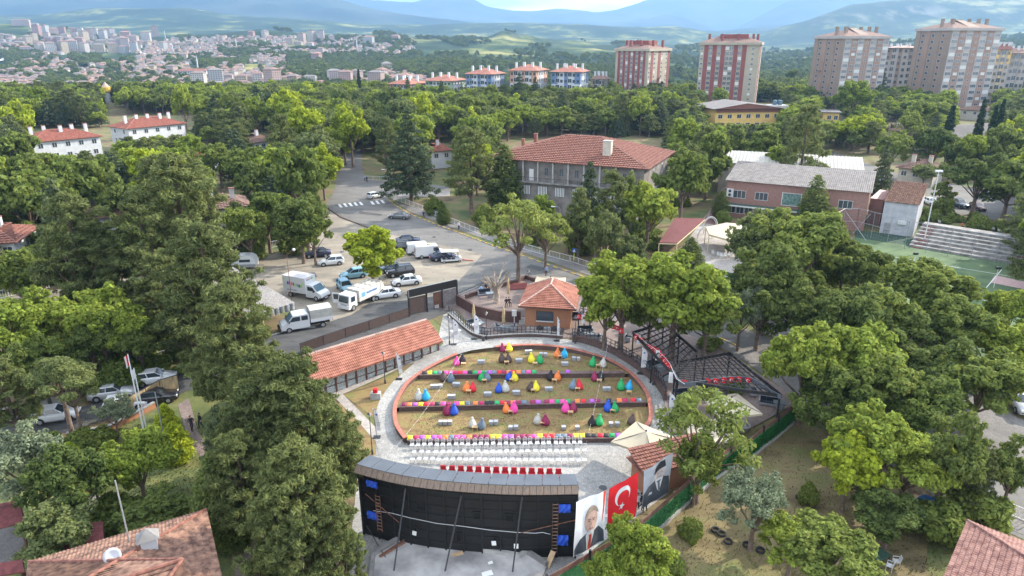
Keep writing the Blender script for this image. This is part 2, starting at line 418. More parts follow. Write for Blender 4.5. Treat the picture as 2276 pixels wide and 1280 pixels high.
def cobble(name,a,b_,joint,size,rot=0):
    m=bpy.data.materials.new(name);m.use_nodes=True;N=m.node_tree.nodes;L=m.node_tree.links;b=N['Principled BSDF'];b.inputs['Roughness'].default_value=.85
    t=N.new('ShaderNodeTexCoord');v=N.new('ShaderNodeTexVoronoi');v.inputs['Scale'].default_value=1/size;v2=N.new('ShaderNodeTexVoronoi');v2.feature='DISTANCE_TO_EDGE';v2.inputs['Scale'].default_value=1/size
    L.new(t.outputs['Object'],v.inputs['Vector']);L.new(t.outputs['Object'],v2.inputs['Vector'])
    r=N.new('ShaderNodeValToRGB');r.color_ramp.elements[0].color=(*a,1);r.color_ramp.elements[1].color=(*b_,1);L.new(v.outputs['Color'],r.inputs[0])
    j=N.new('ShaderNodeValToRGB');j.color_ramp.elements[0].color=(*joint,1);j.color_ramp.elements[1].color=(1,1,1,1);j.color_ramp.elements[1].position=.08;L.new(v2.outputs['Distance'],j.inputs[0])
    mm=N.new('ShaderNodeMixRGB');mm.blend_type='MULTIPLY';mm.inputs[0].default_value=1;L.new(r.outputs[0],mm.inputs[1]);L.new(j.outputs[0],mm.inputs[2])
    n=N.new('ShaderNodeTexNoise');n.inputs['Scale'].default_value=.35;n.inputs['Detail'].default_value=8;L.new(t.outputs['Object'],n.inputs['Vector'])
    mr=N.new('ShaderNodeMapRange');mr.inputs[1].default_value=.3;mr.inputs[2].default_value=.7;mr.inputs[3].default_value=.75;mr.inputs[4].default_value=1.2;L.new(n.outputs['Fac'],mr.inputs[0])
    hs=N.new('ShaderNodeHueSaturation');L.new(mm.outputs[0],hs.inputs['Color']);L.new(mr.outputs[0],hs.inputs['Value']);L.new(hs.outputs[0],b.inputs['Base Color'])
    bp=N.new('ShaderNodeBump');bp.inputs['Strength'].default_value=.5;bp.inputs['Distance'].default_value=.02;L.new(j.outputs[0],bp.inputs['Height']);L.new(bp.outputs[0],b.inputs['Normal'])
    MATS[name]=m
cobble('stone_setts',(.25,.24,.225),(.40,.39,.365),(.5,.5,.49),.17)
cobble('pavers_brown',(.17,.13,.115),(.25,.19,.165),(.6,.6,.6),.2)
cobble('pavers_grey',(.15,.138,.128),(.21,.195,.18),(.6,.6,.6),.22)
cobble('pavers_pale',(.30,.27,.24),(.42,.375,.335),(.7,.7,.7),.3)

OVAL=[Z1(175,890),Z1(110,790),Z1(95,690),Z1(110,600),Z1(180,470),Z1(270,390),Z1(430,293),Z1(607,215),Z1(800,182),Z1(950,168),Z1(1100,162),Z1(1250,168),Z1(1400,190),Z1(1550,228),Z1(1700,280),Z1(1860,385),Z1(1960,510),Z1(2000,630),Z1(2000,740),Z1(1940,830),Z1(1850,875)]
oval_w=[G(*p)for p in OVAL]
def inpoly(x,y,poly):
    ins=False;n=len(poly);j=n-1
    for i in range(n):
        xi,yi=poly[i][0],poly[i][1];xj,yj=poly[j][0],poly[j][1]
        if (yi>y)!= (yj>y)and x<(xj-xi)*(y-yi)/(yj-yi)+xi:ins=not ins
        j=i
    return ins
ovc=sum(oval_w,Vector())/len(oval_w)
hole=[ovc+(p-ovc)*1.03 for p in oval_w]
xs=list(range(-700,-40,30))+list(range(-40,41,1))+list(range(60,701,30))
ys=[-80,-40,0,20,30,40]+list(range(41,90))+list(range(95,430,12))+[430]
gm=MB();nx=len(xs)
for y in ys:
    for x in xs:
        z=g(y)
        if inpoly(x,y,hole):z -= 1.6
        gm.v.append((x,y,z))
for j in range(len(ys)-1):
    for i in range(nx-1):
        a=j*nx+i;gm.f.append((a,a+1,a+nx+1,a+nx));gm.m.append(0)
struct('ground',gm,'dry_grass_ground')

# far terrain: rows at a forward distance; 'y' rows give the outline the hills show, 'z' rows a height
def yrow(D,*pts):return ('y',D,pts)
def zrow(D,*pts):return ('z',D,pts)
ROWS=[zrow(430,(0,0),(2276,0)),
        zrow(620,(-2000,-22),(1450,-24),(1700,-6),(4200,4)),
        yrow(900,(-400,190),(0,192),(500,186),(760,186),(900,180),(1300,176),(1520,182),(1800,180),(2276,160)),
        yrow(1300,(-400,150),(0,148),(300,140),(600,142),(800,148),(1000,132),(1200,140),(1400,142),(1520,150),(1700,158),(1900,140),(2276,128)),
        yrow(1750,(-400,80),(0,100),(200,112),(300,108),(420,112),(580,104),(760,106),(900,104),(1000,100),(1100,100),(1240,112),(1400,118),(1520,124),(1620,140),(1720,130),(1850,112),(2276,92)),
        yrow(2150,(-400,30),(0,50),(60,52),(90,70),(180,72),(300,78),(420,86),(480,76),(580,62),(640,68),(700,80),(770,78),(850,72),(890,82),(1000,92),(1060,86),(1095,78),(1118,67),(1160,80),(1190,84),(1227,94),(1280,99),(1395,100),(1520,104),(1640,118),(1760,124),(1900,108),(2276,84)),
        yrow(2700,(-400,76),(0,84),(600,92),(1100,100),(1500,112),(1700,122),(2276,95)),
        yrow(3500,(-400,58),(0,62),(400,66),(760,76),(1000,86),(1300,88),(1600,108),(1800,95),(2276,70)),
        yrow(4500,(-600,20),(0,36),(100,34),(210,20),(420,18),(520,34),(700,48),(800,56),(960,54),(1040,51),(1140,51),(1250,56),(1400,62),(1500,60),(1600,78),(1683,80),(1720,68),(1800,44),(1850,25),(1893,10),(1960,3),(2276,-20),(2900,-50)),
        yrow(5600,(-600,40),(0,40),(500,44),(760,60),(1100,68),(1500,72),(1700,70),(2276,30)),
        yrow(7200,(-900,-40),(0,-32),(400,-22),(640,-10),(760,0),(803,13),(893,30),(960,41),(1060,53),(1300,66),(1600,72),(2276,10)),
        yrow(8000,(-900,20),(0,20),(760,50),(1300,64),(1600,74),(2276,30)),
        yrow(9000,(-900,0),(760,50),(1340,62),(1420,46),(1480,31),(1516,38),(1560,58),(1605,75),(1640,60),(1700,28),(1750,2),(1850,-30),(2900,-80)),
        yrow(10000,(-900,20),(760,40),(1300,50),(1600,60),(2276,0)),
        yrow(11500,(-900,-50),(500,-30),(700,-20),(770,-4),(860,4),(920,5),(960,-8),(985,-16),(1042,-14),(1056,0),(1080,14),(1137,25),(1180,24),(1240,18),(1290,22),(1327,28),(1370,22),(1411,10),(1450,-6),(1600,-60),(2900,-90)),
        yrow(13500,(-900,60),(2900,60))]
def zof(D,y):
    v=(y-640)/FL;return CH-D*(SP+v*CP)/(CP-v*SP)
RD=[r[1]for r in ROWS]
def row_z(r,px):
    X=[p[0]for p in r[2]];Yv=[p[1]for p in r[2]];val=float(np.interp(px,X,Yv))
    return zof(r[1],val)if r[0]=='y' else val
def terrain(px,D):
    if D <= 430:return 0.0
    i=0
    while i<len(RD)-2 and D>RD[i+1]:i += 1
    a,b=ROWS[i],ROWS[i+1];t=min(1,max(0,(D-RD[i])/(RD[i+1]-RD[i])));s=t*t*(3-2*t)
    if i<5:s=t*.6+s*.4
    z=row_z(a,px)*(1-s)+row_z(b,px)*s
    x=(px-1138)/FL*D*CP
    amp=min(1,(D-430)/300)*(2+D*.006)*(1-abs(2*t-1)*.9 if D>2150 else .55)
    sc=.0035 if D<3000 else .0011
    z += amp*(mnoise.fractal(Vector((x*sc,D*sc*1.3,3.1)),.9,2.1,5)*1.6)
    return z
def TX(px,D,z=None):                  # world x of the column px at forward distance D
    if z is None:z=terrain(px,D)
    return (px-1138)/FL*(D*CP+(CH-z)*SP)
tm=MB();cols=np.arange(-600,2901,12.0)
Ds=[]
for a,b,n in ((430,620,8),(620,900,12),(900,1300,14),(1300,1750,14),(1750,2150,14),(2150,2700,9),(2700,3500,9),(3500,4500,16),(4500,5600,8),(5600,7200,16),(7200,8000,5),(8000,9000,8),(9000,10000,5),(10000,11500,12),(11500,13500,4)):
    Ds += [a+(b-a)*i/n for i in range(n)]
Ds.append(13500)
for D in Ds:
    for px in cols:
        z=terrain(px,D);tm.v.append((TX(px,D,z if D>430 else 0),D,z))
nc=len(cols);jm=[i for i,D in enumerate(Ds)if D >= 5600][0];mm2=MB();mm2.v=tm.v[jm*nc:]
for j in range(len(Ds)-1):
    for i in range(nc-1):
        if j<jm:a=j*nc+i;tm.f.append((a,a+1,a+nc+1,a+nc));tm.m.append(0)
        else:a=(j-jm)*nc+i;mm2.f.append((a,a+1,a+nc+1,a+nc));mm2.m.append(0)
tm.v=tm.v[:(jm+1)*nc]
def hill_material():
    m=bpy.data.materials.new('hillside');m.use_nodes=True;N=m.node_tree.nodes;L=m.node_tree.links;b=N['Principled BSDF'];b.inputs['Roughness'].default_value=1;b.inputs['Specular IOR Level'].default_value=.1
    t=N.new('ShaderNodeTexCoord')
    def noi(s,d,st=(1,1,1)):
        n=N.new('ShaderNodeTexNoise');n.inputs['Scale'].default_value=s;n.inputs['Detail'].default_value=d;n.inputs['Roughness'].default_value=.62
        mp=N.new('ShaderNodeMapping');mp.inputs['Scale'].default_value=st;L.new(t.outputs['Object'],mp.inputs[0]);L.new(mp.outputs[0],n.inputs['Vector']);return n
    n=noi(.0036,14,(1,.9,4));n2=noi(.02,8,(1,.8,2))
    ad=N.new('ShaderNodeMath');ad.operation='MULTIPLY_ADD';ad.inputs[1].default_value=.25;L.new(n2.outputs['Fac'],ad.inputs[0]);L.new(n.outputs['Fac'],ad.inputs[2])
    r=N.new('ShaderNodeValToRGB');e=r.color_ramp.elements;e[0].position=.54;e[0].color=(.014,.030,.012,1);e[1].position=.86;e[1].color=(.33,.27,.11,1)
    x=e.new(.65);x.color=(.03,.052,.02,1);x=e.new(.71);x.color=(.11,.13,.04,1);x=e.new(.77);x.color=(.24,.22,.08,1)
    L.new(ad.outputs[0],r.inputs[0])
    # bare pale rock where the slope is steep
    ge=N.new('ShaderNodeNewGeometry');sx=N.new('ShaderNodeSeparateXYZ');L.new(ge.outputs['Normal'],sx.inputs[0])
    n3=noi(.006,8,(2,1,.6));mr=N.new('ShaderNodeMapRange');mr.inputs[1].default_value=.5;mr.inputs[2].default_value=.62;L.new(n3.outputs['Fac'],mr.inputs[0])
    mr2=N.new('ShaderNodeMapRange');mr2.inputs[1].default_value=.97;mr2.inputs[2].default_value=.90;L.new(sx.outputs[2],mr2.inputs[0])
    mu=N.new('ShaderNodeMath');mu.operation='MULTIPLY';L.new(mr.outputs[0],mu.inputs[0]);L.new(mr2.outputs[0],mu.inputs[1])
    mm=N.new('ShaderNodeMixRGB');mm.inputs[2].default_value=(.27,.24,.2,1);L.new(mu.outputs[0],mm.inputs[0]);L.new(r.outputs[0],mm.inputs[1])
    L.new(mm.outputs[0],b.inputs['Base Color']);MATS['hillside']=m
hill_material()
struct('hills',tm,'hillside',smooth=True)
struct('mountains',mm2,mat('mountain_forest',(.014,.028,.014),1,.4,.0012,col2=(.075,.085,.045),detail=14,lo=.42,hi=.72,spec=.05,stretch=(1,1,2)),smooth=True)
def find_D(px,y,d0=600,d1=2200):
    D=d0
    while D<d1:
        z=terrain(px,D);q=proj((TX(px,D,z),D,z))
        if q[1]<= y:return D
        D += 12
    return d1

# haze: one closed box of even thin air round everything
hb=MB();hb.box(-14000,14000,-600,15500,-130,1500)
hz=part('haze',hb,mat('haze_air',(1,1,1),1,0));hz['kind']='stuff'
hm=M('haze_air');hm.node_tree.nodes.clear()
ho=hm.node_tree.nodes.new('ShaderNodeOutputMaterial');hv=hm.node_tree.nodes.new('ShaderNodeVolumePrincipled')
hv.inputs['Density'].default_value=HAZE;hv.inputs['Color'].default_value=(.34,.60,.96,1);hv.inputs['Anisotropy'].default_value=.25
hm.node_tree.links.new(hv.outputs[0],ho.inputs['Volume'])

# ------------------------------------------------------------------ paved surfaces
sheet('parking_ground',[(505,598),(560,585),(640,552),(708,528),(716,512),(712,470),(726,462),(760,484),(820,500),(840,515),(1000,545),(1075,560),(1130,600),(1095,640),(1010,652),(900,668),(820,675),(780,700),(690,728),(655,690),(560,620)],.012,'asphalt_dusty')
ROAD=[(762,330),(806,330),(812,380),(832,410),(900,412),(1000,425),(1000,436),(905,440),(872,446),(905,470),(960,490),(1060,527),(1200,578),(1320,625),(1480,680),(1640,735),(1760,790),(1900,860),(2080,960),(2276,1085),(2276,870),(2150,855),(1980,800),(1820,748),(1700,712),(1560,668),(1440,640)]
sheet('road',[(766,330),(802,330),(806,385),(828,402),(905,404),(1000,415),(1000,432),(862,438),(872,452),(905,472),(985,505),(1100,546),(1240,592),(1340,628),(1290,640),(1235,615),(1200,640),(1130,625),(1100,640),(1078,566),(1000,548),(840,515),(760,484),(722,458),(742,428),(748,400),(762,360)],.02,'asphalt')
sheet('road',[(1075,562),(1130,625),(1200,650),(1290,640),(1340,628),(1420,656),(1560,702),(1650,728),(1800,792),(1960,862),(2120,955),(2276,1060),(2276,1200),(2100,1120),(1990,1040),(1830,930),(1740,850),(1620,780),(1500,745),(1300,700),(1180,665),(1010,690),(990,660)],.028,'asphalt')
sheet('road',[(1130,600),(1095,640),(1010,652),(900,668),(820,675),(780,700),(700,726),(655,730),(600,745),(570,765),(430,812),(370,840),(200,900),(0,955),(-200,1010),(-200,1100),(0,1002),(100,975),(330,905),(420,868),(640,826),(760,790),(900,735),(1005,690),(1010,655)],.035,'asphalt_new')
sheet('garden_ground',[(1240,1300),(1400,1180),(1570,1085),(1760,925),(1900,985),(2060,1130),(2060,1300)],.012,'garden_dry')
sheet('lane',[(-60,672),(60,655),(150,640),(250,624),(330,612),(470,600),(520,590),(560,600),(540,622),(470,634),(330,655),(200,690),(100,705),(-60,720)],.02,'lane_dusty')
sheet('pavement',[(2276,1190),(2100,1115),(1990,1040),(1830,930),(1700,835),(1620,780),(1660,770),(1760,830),(1900,925),(2040,1020),(2276,1130)],.05,'pavers_grey')
sheet('pavement',[(1640,672),(1760,700),(1900,752),(2060,822),(2276,935),(2276,1062),(2110,950),(1960,860),(1820,798),(1700,742)],.05,'pavers_grey')
sheet('lane',[(1830,330),(1990,385),(2120,410),(2276,440),(2276,500),(2170,480),(2080,470),(2060,430),(1960,412)],.02,'asphalt')
sheet('pavement',[(1180,690),(1290,640),(1330,690),(1300,760),(1270,752),(1170,748),(1060,752),(1020,690),(985,690),(1010,655),(1130,622)],.045,'pavers_brown')
# kerbs
def kerb(pix,h=.13,wd=.18,m='pale_concrete',mid=None):
    mb=MB();pts=resample([G(*p)for p in pix],2.0);wall_mb(mb,pts,wd,lambda p:g(p.y)-.05,lambda p:g(p.y)+h)
    o=part('kerb',mb,m);o['kind']='structure'
def painted_kerb(pix):
    pts=resample([G(*p)for p in pix],1.0)
    for k,m in ((0,'dark_concrete'),(1,mat('kerb_yellow',(.55,.36,.05),.8,.3,3))):
        mb=MB()
        for i in range(k,len(pts)-1,2):mb.bar(pts[i]+Vector((0,0,.06)),pts[i+1]+Vector((0,0,.06)),.18,.16)
        o=part('kerb',mb,m);o['kind']='structure'
painted_kerb([(858,441),(876,455),(910,476),(990,507),(1100,548),(1240,596),(1330,628)])
kerb([(720,455),(735,468),(760,484),(820,507),(842,520)],.16,.35,'brown_brick')
kerb([(1020,573),(1030,578),(1052,580)],.15,.3,'red_cap')
painted_kerb([(1290,640),(1420,690),(1560,735),(1640,770)])
kerb([(600,747),(655,732),(700,728)])
sheet('pavement',[(876,450),(910,470),(990,500),(1100,540),(1240,588),(1335,622),(1345,610),(1250,575),(1110,528),(1000,492),(925,462)],.06,'pavers_grey')
sheet('pavement',[(1000,425),(1000,436),(905,440),(875,446),(870,440),(905,428)],.06,'pavers_pale')
# crossing stripes
for k in range(8):
    x0=751+k*11.5+(14 if k>4 else 0);y0=461-k*1.3
    o=sheet('crossing_stripe',[(x0,y0-7),(x0+5,y0-7),(x0+11,y0),(x0+5,y0)],.03,'white_paint')
# patches and covers on the asphalt
for poly in ([(985,500),(1010,506),(1000,512),(975,506)],[(800,470),(850,476),(846,480),(796,474)],[(1180,588),(1215,596),(1200,603),(1168,594)],[(640,610),(700,606),(706,616),(650,622)],[(1700,775),(1740,790),(1720,800),(1684,784)],[(900,655),(960,640),(964,645),(905,660)]):sheet('asphalt_patch',poly,.055,'asphalt_new')
for q in ((965,527),(1045,556),(1150,600),(880,650),(1760,815),(760,560),(1340,1085),(900,930)):
    m_=MB();m_.lathe([(.36,.055 if q[1]<900 else .07),(.36,.075)],12);o=part('manhole_cover',m_,'dark_metal',None,G(*q));o['kind']='structure'
# plaza, ring path
sheet('plaza',[(770,1290),(800,1010),(836,985),(870,990),(905,985),(1120,983),(1375,975),(1470,930),(1510,960),(1560,1000),(1480,1100),(1280,1250),(1230,1290)],.02,'stone_setts')
IN=[Z1(175,890),Z1(110,790),Z1(95,690),Z1(110,600),Z1(180,470),Z1(270,390),Z1(430,293),Z1(607,215),Z1(800,182),Z1(1100,162),Z1(1400,190),Z1(1700,280),Z1(1860,385),Z1(1960,510),Z1(2000,630),Z1(2000,740),Z1(1940,830),Z1(1850,875)]
OUT=[(845,1020),(836,985),(835,945),(840,900),(866,858),(897,828),(935,797),(968,776),(1055,755),(1177,750),(1272,757),(1384,799),(1429,830),(1467,874),(1480,913),(1485,960),(1470,985),(1450,1010)]
ring=MB()
a_=smooth_line([G(*p)for p in IN],4);b_=smooth_line([G(*p)for p in OUT],4)
for i in range(len(a_)-1):
    n=4
    for k in range(n):
        q=[a_[i].lerp(b_[i],k/n),a_[i+1].lerp(b_[i+1],k/n),a_[i+1].lerp(b_[i+1],(k+1)/n),a_[i].lerp(b_[i],(k+1)/n)]
        ring.face([(p.x,p.y,g(p.y)+.05)for p in q])
struct('path',ring,'stone_setts')
sheet('path',[(968,778),(985,765),(975,745),(985,700),(1010,690),(1030,720),(1062,752),(1020,775)],.04,'stone_setts')
sheet('path',[(738,878),(752,862),(860,828),(975,776),(985,790),(900,812),(850,838),(762,876),(850,965),(838,985),(790,930)],.03,'pavers_pale')
sheet('lawn',[(764,878),(852,840),(900,822),(975,790),(945,800),(905,828),(870,862),(846,898),(838,935),(820,920)],.022,'lawn_dry')
sheet('lawn',[(640,1010),(760,890),(836,985),(836,1010),(800,1030),(700,1060)],.025,'lawn_dry')
sheet('garden_ground',[(-100,1300),(-100,1010),(200,975),(330,918),(420,880),(560,880),(640,1010),(560,1300)],.012,'garden_grass')
sheet('path',[(525,1290),(505,1180),(480,1060),(420,980),(395,900),(420,885),(440,960),(500,1040),(545,1120),(600,1290)],.03,'pavers_brown')
sheet('path',[(180,1180),(150,1125),(170,1100),(215,1090),(232,1120),(228,1150)],.03,'pavers_pale')
sheet('path',[(-100,1240),(-100,1190),(40,1170),(60,1200),(20,1260)],.03,'pavers_grey')
# terraced lawns
L1,L2,L3=-.45,-.9,-1.35
def line_pts(a,b,z):return GZ(*Z1(*a),z),GZ(*Z1(*b),z)
w1=line_pts((262,388),(1830,372),L1);w2=line_pts((108,628),(1990,590),L2);w3=line_pts((170,878),(1880,858),L3)
cap_pts=smooth_line(oval_w,4)
def capz(p):return .10+(min(p.y,YA)-YA)*.075 if p.y<YA else .10
cap_pts=[Vector((p.x,p.y,0))for p in cap_pts]
def clip_lawn(name,ylo,yhi,z):       # the part of the oval between two slightly slanting bench lines
    poly=[(p.x,p.y)for p in cap_pts]
    bm=bmesh.new();f=bm.faces.new([bm.verts.new((x,y,z))for x,y in poly])
    for (a,b),keep_above in ((ylo,True),(yhi,False)):
        if a is None:continue
        d=(b-a);no=Vector((-d.y,d.x,0)).normalized()
        if no.y<0:no=-no
        bmesh.ops.bisect_plane(bm,geom=bm.verts[:]+bm.edges[:]+bm.faces[:],plane_co=(a.x,a.y,z),plane_no=no,clear_inner=keep_above,clear_outer=not keep_above)
    bmesh.ops.triangulate(bm,faces=bm.faces[:])
    me=bpy.data.meshes.new(name);bm.to_mesh(me);bm.free()
    if me.polygons and me.polygons[0].normal.z<0:me.flip_normals()
    me.materials.append(M('lawn_dry'));o=link(name,me);o['kind']='structure'
clip_lawn('lawn',w1,(None,None),L1);clip_lawn('lawn',w2,w1,L2);clip_lawn('lawn',w3,w2,L3)
# oval wall with a gap at the upper left, brown body and red cap
ow=thing('oval_wall','low curved brown wall with a red cap around the oval lawn','wall')
gapi=[i for i,p in enumerate(cap_pts)if (p-G(*Z1(607,215))).length<.9 or (p-G(*Z1(800,182))).length<.9]
i0,i1=min(gapi),max(gapi)
for seg in (cap_pts[:i0+1],cap_pts[i1:]):
    seg=resample(seg,1.2)
    mb=MB();wall_mb(mb,seg,.30,lambda p:g(p.y)-1.2,lambda p:capz(p)-.001,side=.02);part('wall_body',mb,'brown_brick',ow)
    mb=MB();wall_mb(mb,seg,.42,lambda p:capz(p),lambda p:capz(p)+.07,side=.02);part('wall_cap',mb,'red_cap',ow)
for (a,b),z,lab in ((w1,L1,'brown bench wall across the back lawn, with one lone purple cushion'),(w2,L2,'brown bench wall across the middle of the oval lawn'),(w3,L3,'brown bench wall along the plaza behind the white chairs')):
    t=thing('bench_wall',lab,'bench',group='bench walls across the lawns')
    d=(b-a).normalized();n=Vector((-d.y,d.x,0))
    a2,b2=a+d*.2,b-d*.2
    mb=MB();wall_mb(mb,[a2+n*.18,b2+n*.18],.30,z-.75,z+.04);part('wall_body',mb,'brown_brick',t)
    mb=MB();N_=14
    for i in range(N_):
        p=a2.lerp(b2,i/N_);q=a2.lerp(b2,(i+1)/N_-.002);mb=MB();wall_mb(mb,[p+n*.28,q+n*.28],.62,z+.042,z+.10);part('seat_slab',mb,mat('bench_slab',(.15,.10,.09),.8,.25,3),t)

# ------------------------------------------------------------------ beanbags, tables, stools, cushions
bb=MB();bb.lathe([(.02,0),(.30,.02),(.41,.14),(.43,.30),(.39,.48),(.31,.66),(.22,.82),(.15,.95),(.12,1.04),(.14,1.10),(.10,1.17),(.02,1.19)],16,wob=.03,seed=2)
for i,v in enumerate(bb.v):bb.v[i]=(v[0],v[1]+.10*max(0,v[2]-.3),v[2])
bbm=bb.mesh('beanbag','fabric_red',True)
CN=dict(maroon='dark maroon',yellow='yellow',hotpink='hot pink',black='black',brown='dark brown',green='green',orange='orange',sky='sky blue',grey='pale grey',slate='slate grey',blue='royal blue',red='bright red',crimson='crimson',purple='purple')
def bag(zx,zy,c,z,where):
    o=link('beanbag',bbm);o.location=GZ(*Z1(zx,zy),z);s=rnd.uniform(.94,1.06);o.scale=(s,s,s*rnd.uniform(.95,1.05));o.rotation_euler=(rnd.uniform(-.14,.12),rnd.uniform(-.17,.17),rnd.uniform(-.6,.6))
    recolor(o,'fabric_'+c)
    o['_c']=c
    tagit(o,where,'beanbag','beanbags on the lawns')
    return o
BAGS={L1:[(905,207,'maroon'),(952,205,'yellow'),(550,307,'hotpink'),(600,292,'black'),(898,285,'brown'),(946,285,'brown'),(1118,287,'yellow'),(1180,294,'green'),(1307,245,'orange'),(1358,250,'sky'),(1570,315,'green'),(1648,320,'grey')],
        L2:[(455,425,'brown'),(513,432,'slate'),(740,425,'green'),(788,424,'slate'),(943,421,'blue'),(993,424,'yellow'),(1253,418,'black'),(1305,418,'orange'),(1588,424,'maroon'),(1635,422,'black'),(1783,492,'green'),(1842,494,'sky'),(625,505,'orange'),(675,505,'red'),(868,512,'blue'),(922,507,'grey'),(1103,497,'brown'),(1148,500,'yellow'),(1422,489,'slate'),(1475,488,'red'),(270,570,'grey'),(328,567,'sky')],
        L3:[(480,677,'maroon'),(537,677,'blue'),(675,775,'grey'),(737,782,'slate'),(930,663,'orange'),(983,662,'hotpink'),(1158,745,'grey'),(1222,752,'maroon'),(1367,660,'hotpink'),(1427,656,'maroon'),(1565,757,'black'),(1618,757,'green'),(1683,653,'blue'),(1742,655,'green'),(1858,752,'brown')]}
LN={L1:'on the back lawn',L2:'on the middle lawn',L3:'on the front lawn'}
for z,lst in BAGS.items():
    for i,(x,y,c)in enumerate(lst):
        near=min((j for j in range(len(lst))if j != i),key=lambda j:abs(lst[j][0]-x)+2*abs(lst[j][1]-y));o2=lst[near]
        side='left' if o2[0]>x else 'right'
        if abs(o2[0]-x)<90 and abs(o2[1]-y)<30:
            lab=f'{CN[c]} beanbag to the {side} of a {CN[o2[2]]} one {LN[z]}'
        else:lab=f'{CN[c]} beanbag standing alone at the right edge of the lawn'
        bag(x,y,c,z,lab)
tm_=MB();tm_.box(-.28,.28,-.20,.20,.36,.40)
lm_=MB();lm_.box(-.025,.025,-.025,.025,0,.36)
slat=MB();slat.box(-.27,.27,-.033,.033,.401,.412)
TABLES={L1:[(937,214),(607,315),(930,303),(1142,312),(1327,258),(1615,328)],L2:[(763,440),(970,435),(1287,438),(1623,440),(1845,527),(645,520),(1130,513),(1460,502)],L3:[(693,795),(960,673),(1197,760),(1408,680),(1722,665)]}
proto=None;used=[False]
proto=thing('low_table','','table',group='little wooden tables among the beanbags');THINGS.pop()
part('table_top',tm_,'wood_light',proto);lme=lm_.mesh('leg','wood_light');sme=slat.mesh('slat','wood_light')
for sx in (-1,1):
    for sy in (-1,1):link('leg',lme,proto,(sx*.24,sy*.16,0))
for k in range(5):link('slat',sme,proto,(0,-.152+k*.076,0))
allb=[(G_,z)for z in BAGS for G_ in BAGS[z]]
for z,lst in TABLES.items():
    for x,y in lst:
        nb=sorted([b for b in BAGS[z]],key=lambda b:math.hypot(b[0]-x,b[1]-y))[:2];nb.sort(key=lambda b:b[0])
        lab=f'small slatted wooden table by the {CN[nb[0][2]]} and {CN[nb[1][2]]} beanbags'
        place(proto,used,GZ(*Z1(x,y),z),rnd.uniform(-.12,.12),lab)
STOOLS={L1:[(1080,222),(1108,220),(1187,240),(1220,242),(728,297),(753,296),(1010,286),(1035,285),(1352,311),(1377,311),(1433,272),(1467,275)],
          L2:[(375,482),(405,481),(435,479),(540,466),(567,467),(503,558),(532,558),(775,539),(802,538),(988,527),(1015,527),(1230,500),(1258,499),(1663,500),(1693,499)],
          L3:[(437,753),(472,753),(507,752),(815,753),(851,752),(960,793),(1000,790),(1356,792),(1458,792),(1710,765),(1758,764)]}
st=thing('cube_stool','','stool',group='grey rattan cube stools on the lawns');THINGS.pop();used=[False]
m_=MB();m_.box(-.19,.19,-.19,.19,.04,.38);part('stool_body',m_,'rattan_grey',st)
m_=MB();m_.box(-.205,.205,-.205,.205,.382,.43);part('seat_pad',m_,mat('stool_top',(.42,.43,.45),.7,.1,9),st)
m_=MB();m_.box(-.02,.02,-.02,.02,0,.04);lme=m_.mesh('foot','black_metal')
for sx in (-1,1):
    for sy in (-1,1):link('foot',lme,st,(sx*.16,sy*.16,0))
for z,lst in STOOLS.items():
    for x,y in lst:place(st,used,GZ(*Z1(x,y),z),rnd.uniform(-.1,.1),'grey rattan cube stool '+LN[z])
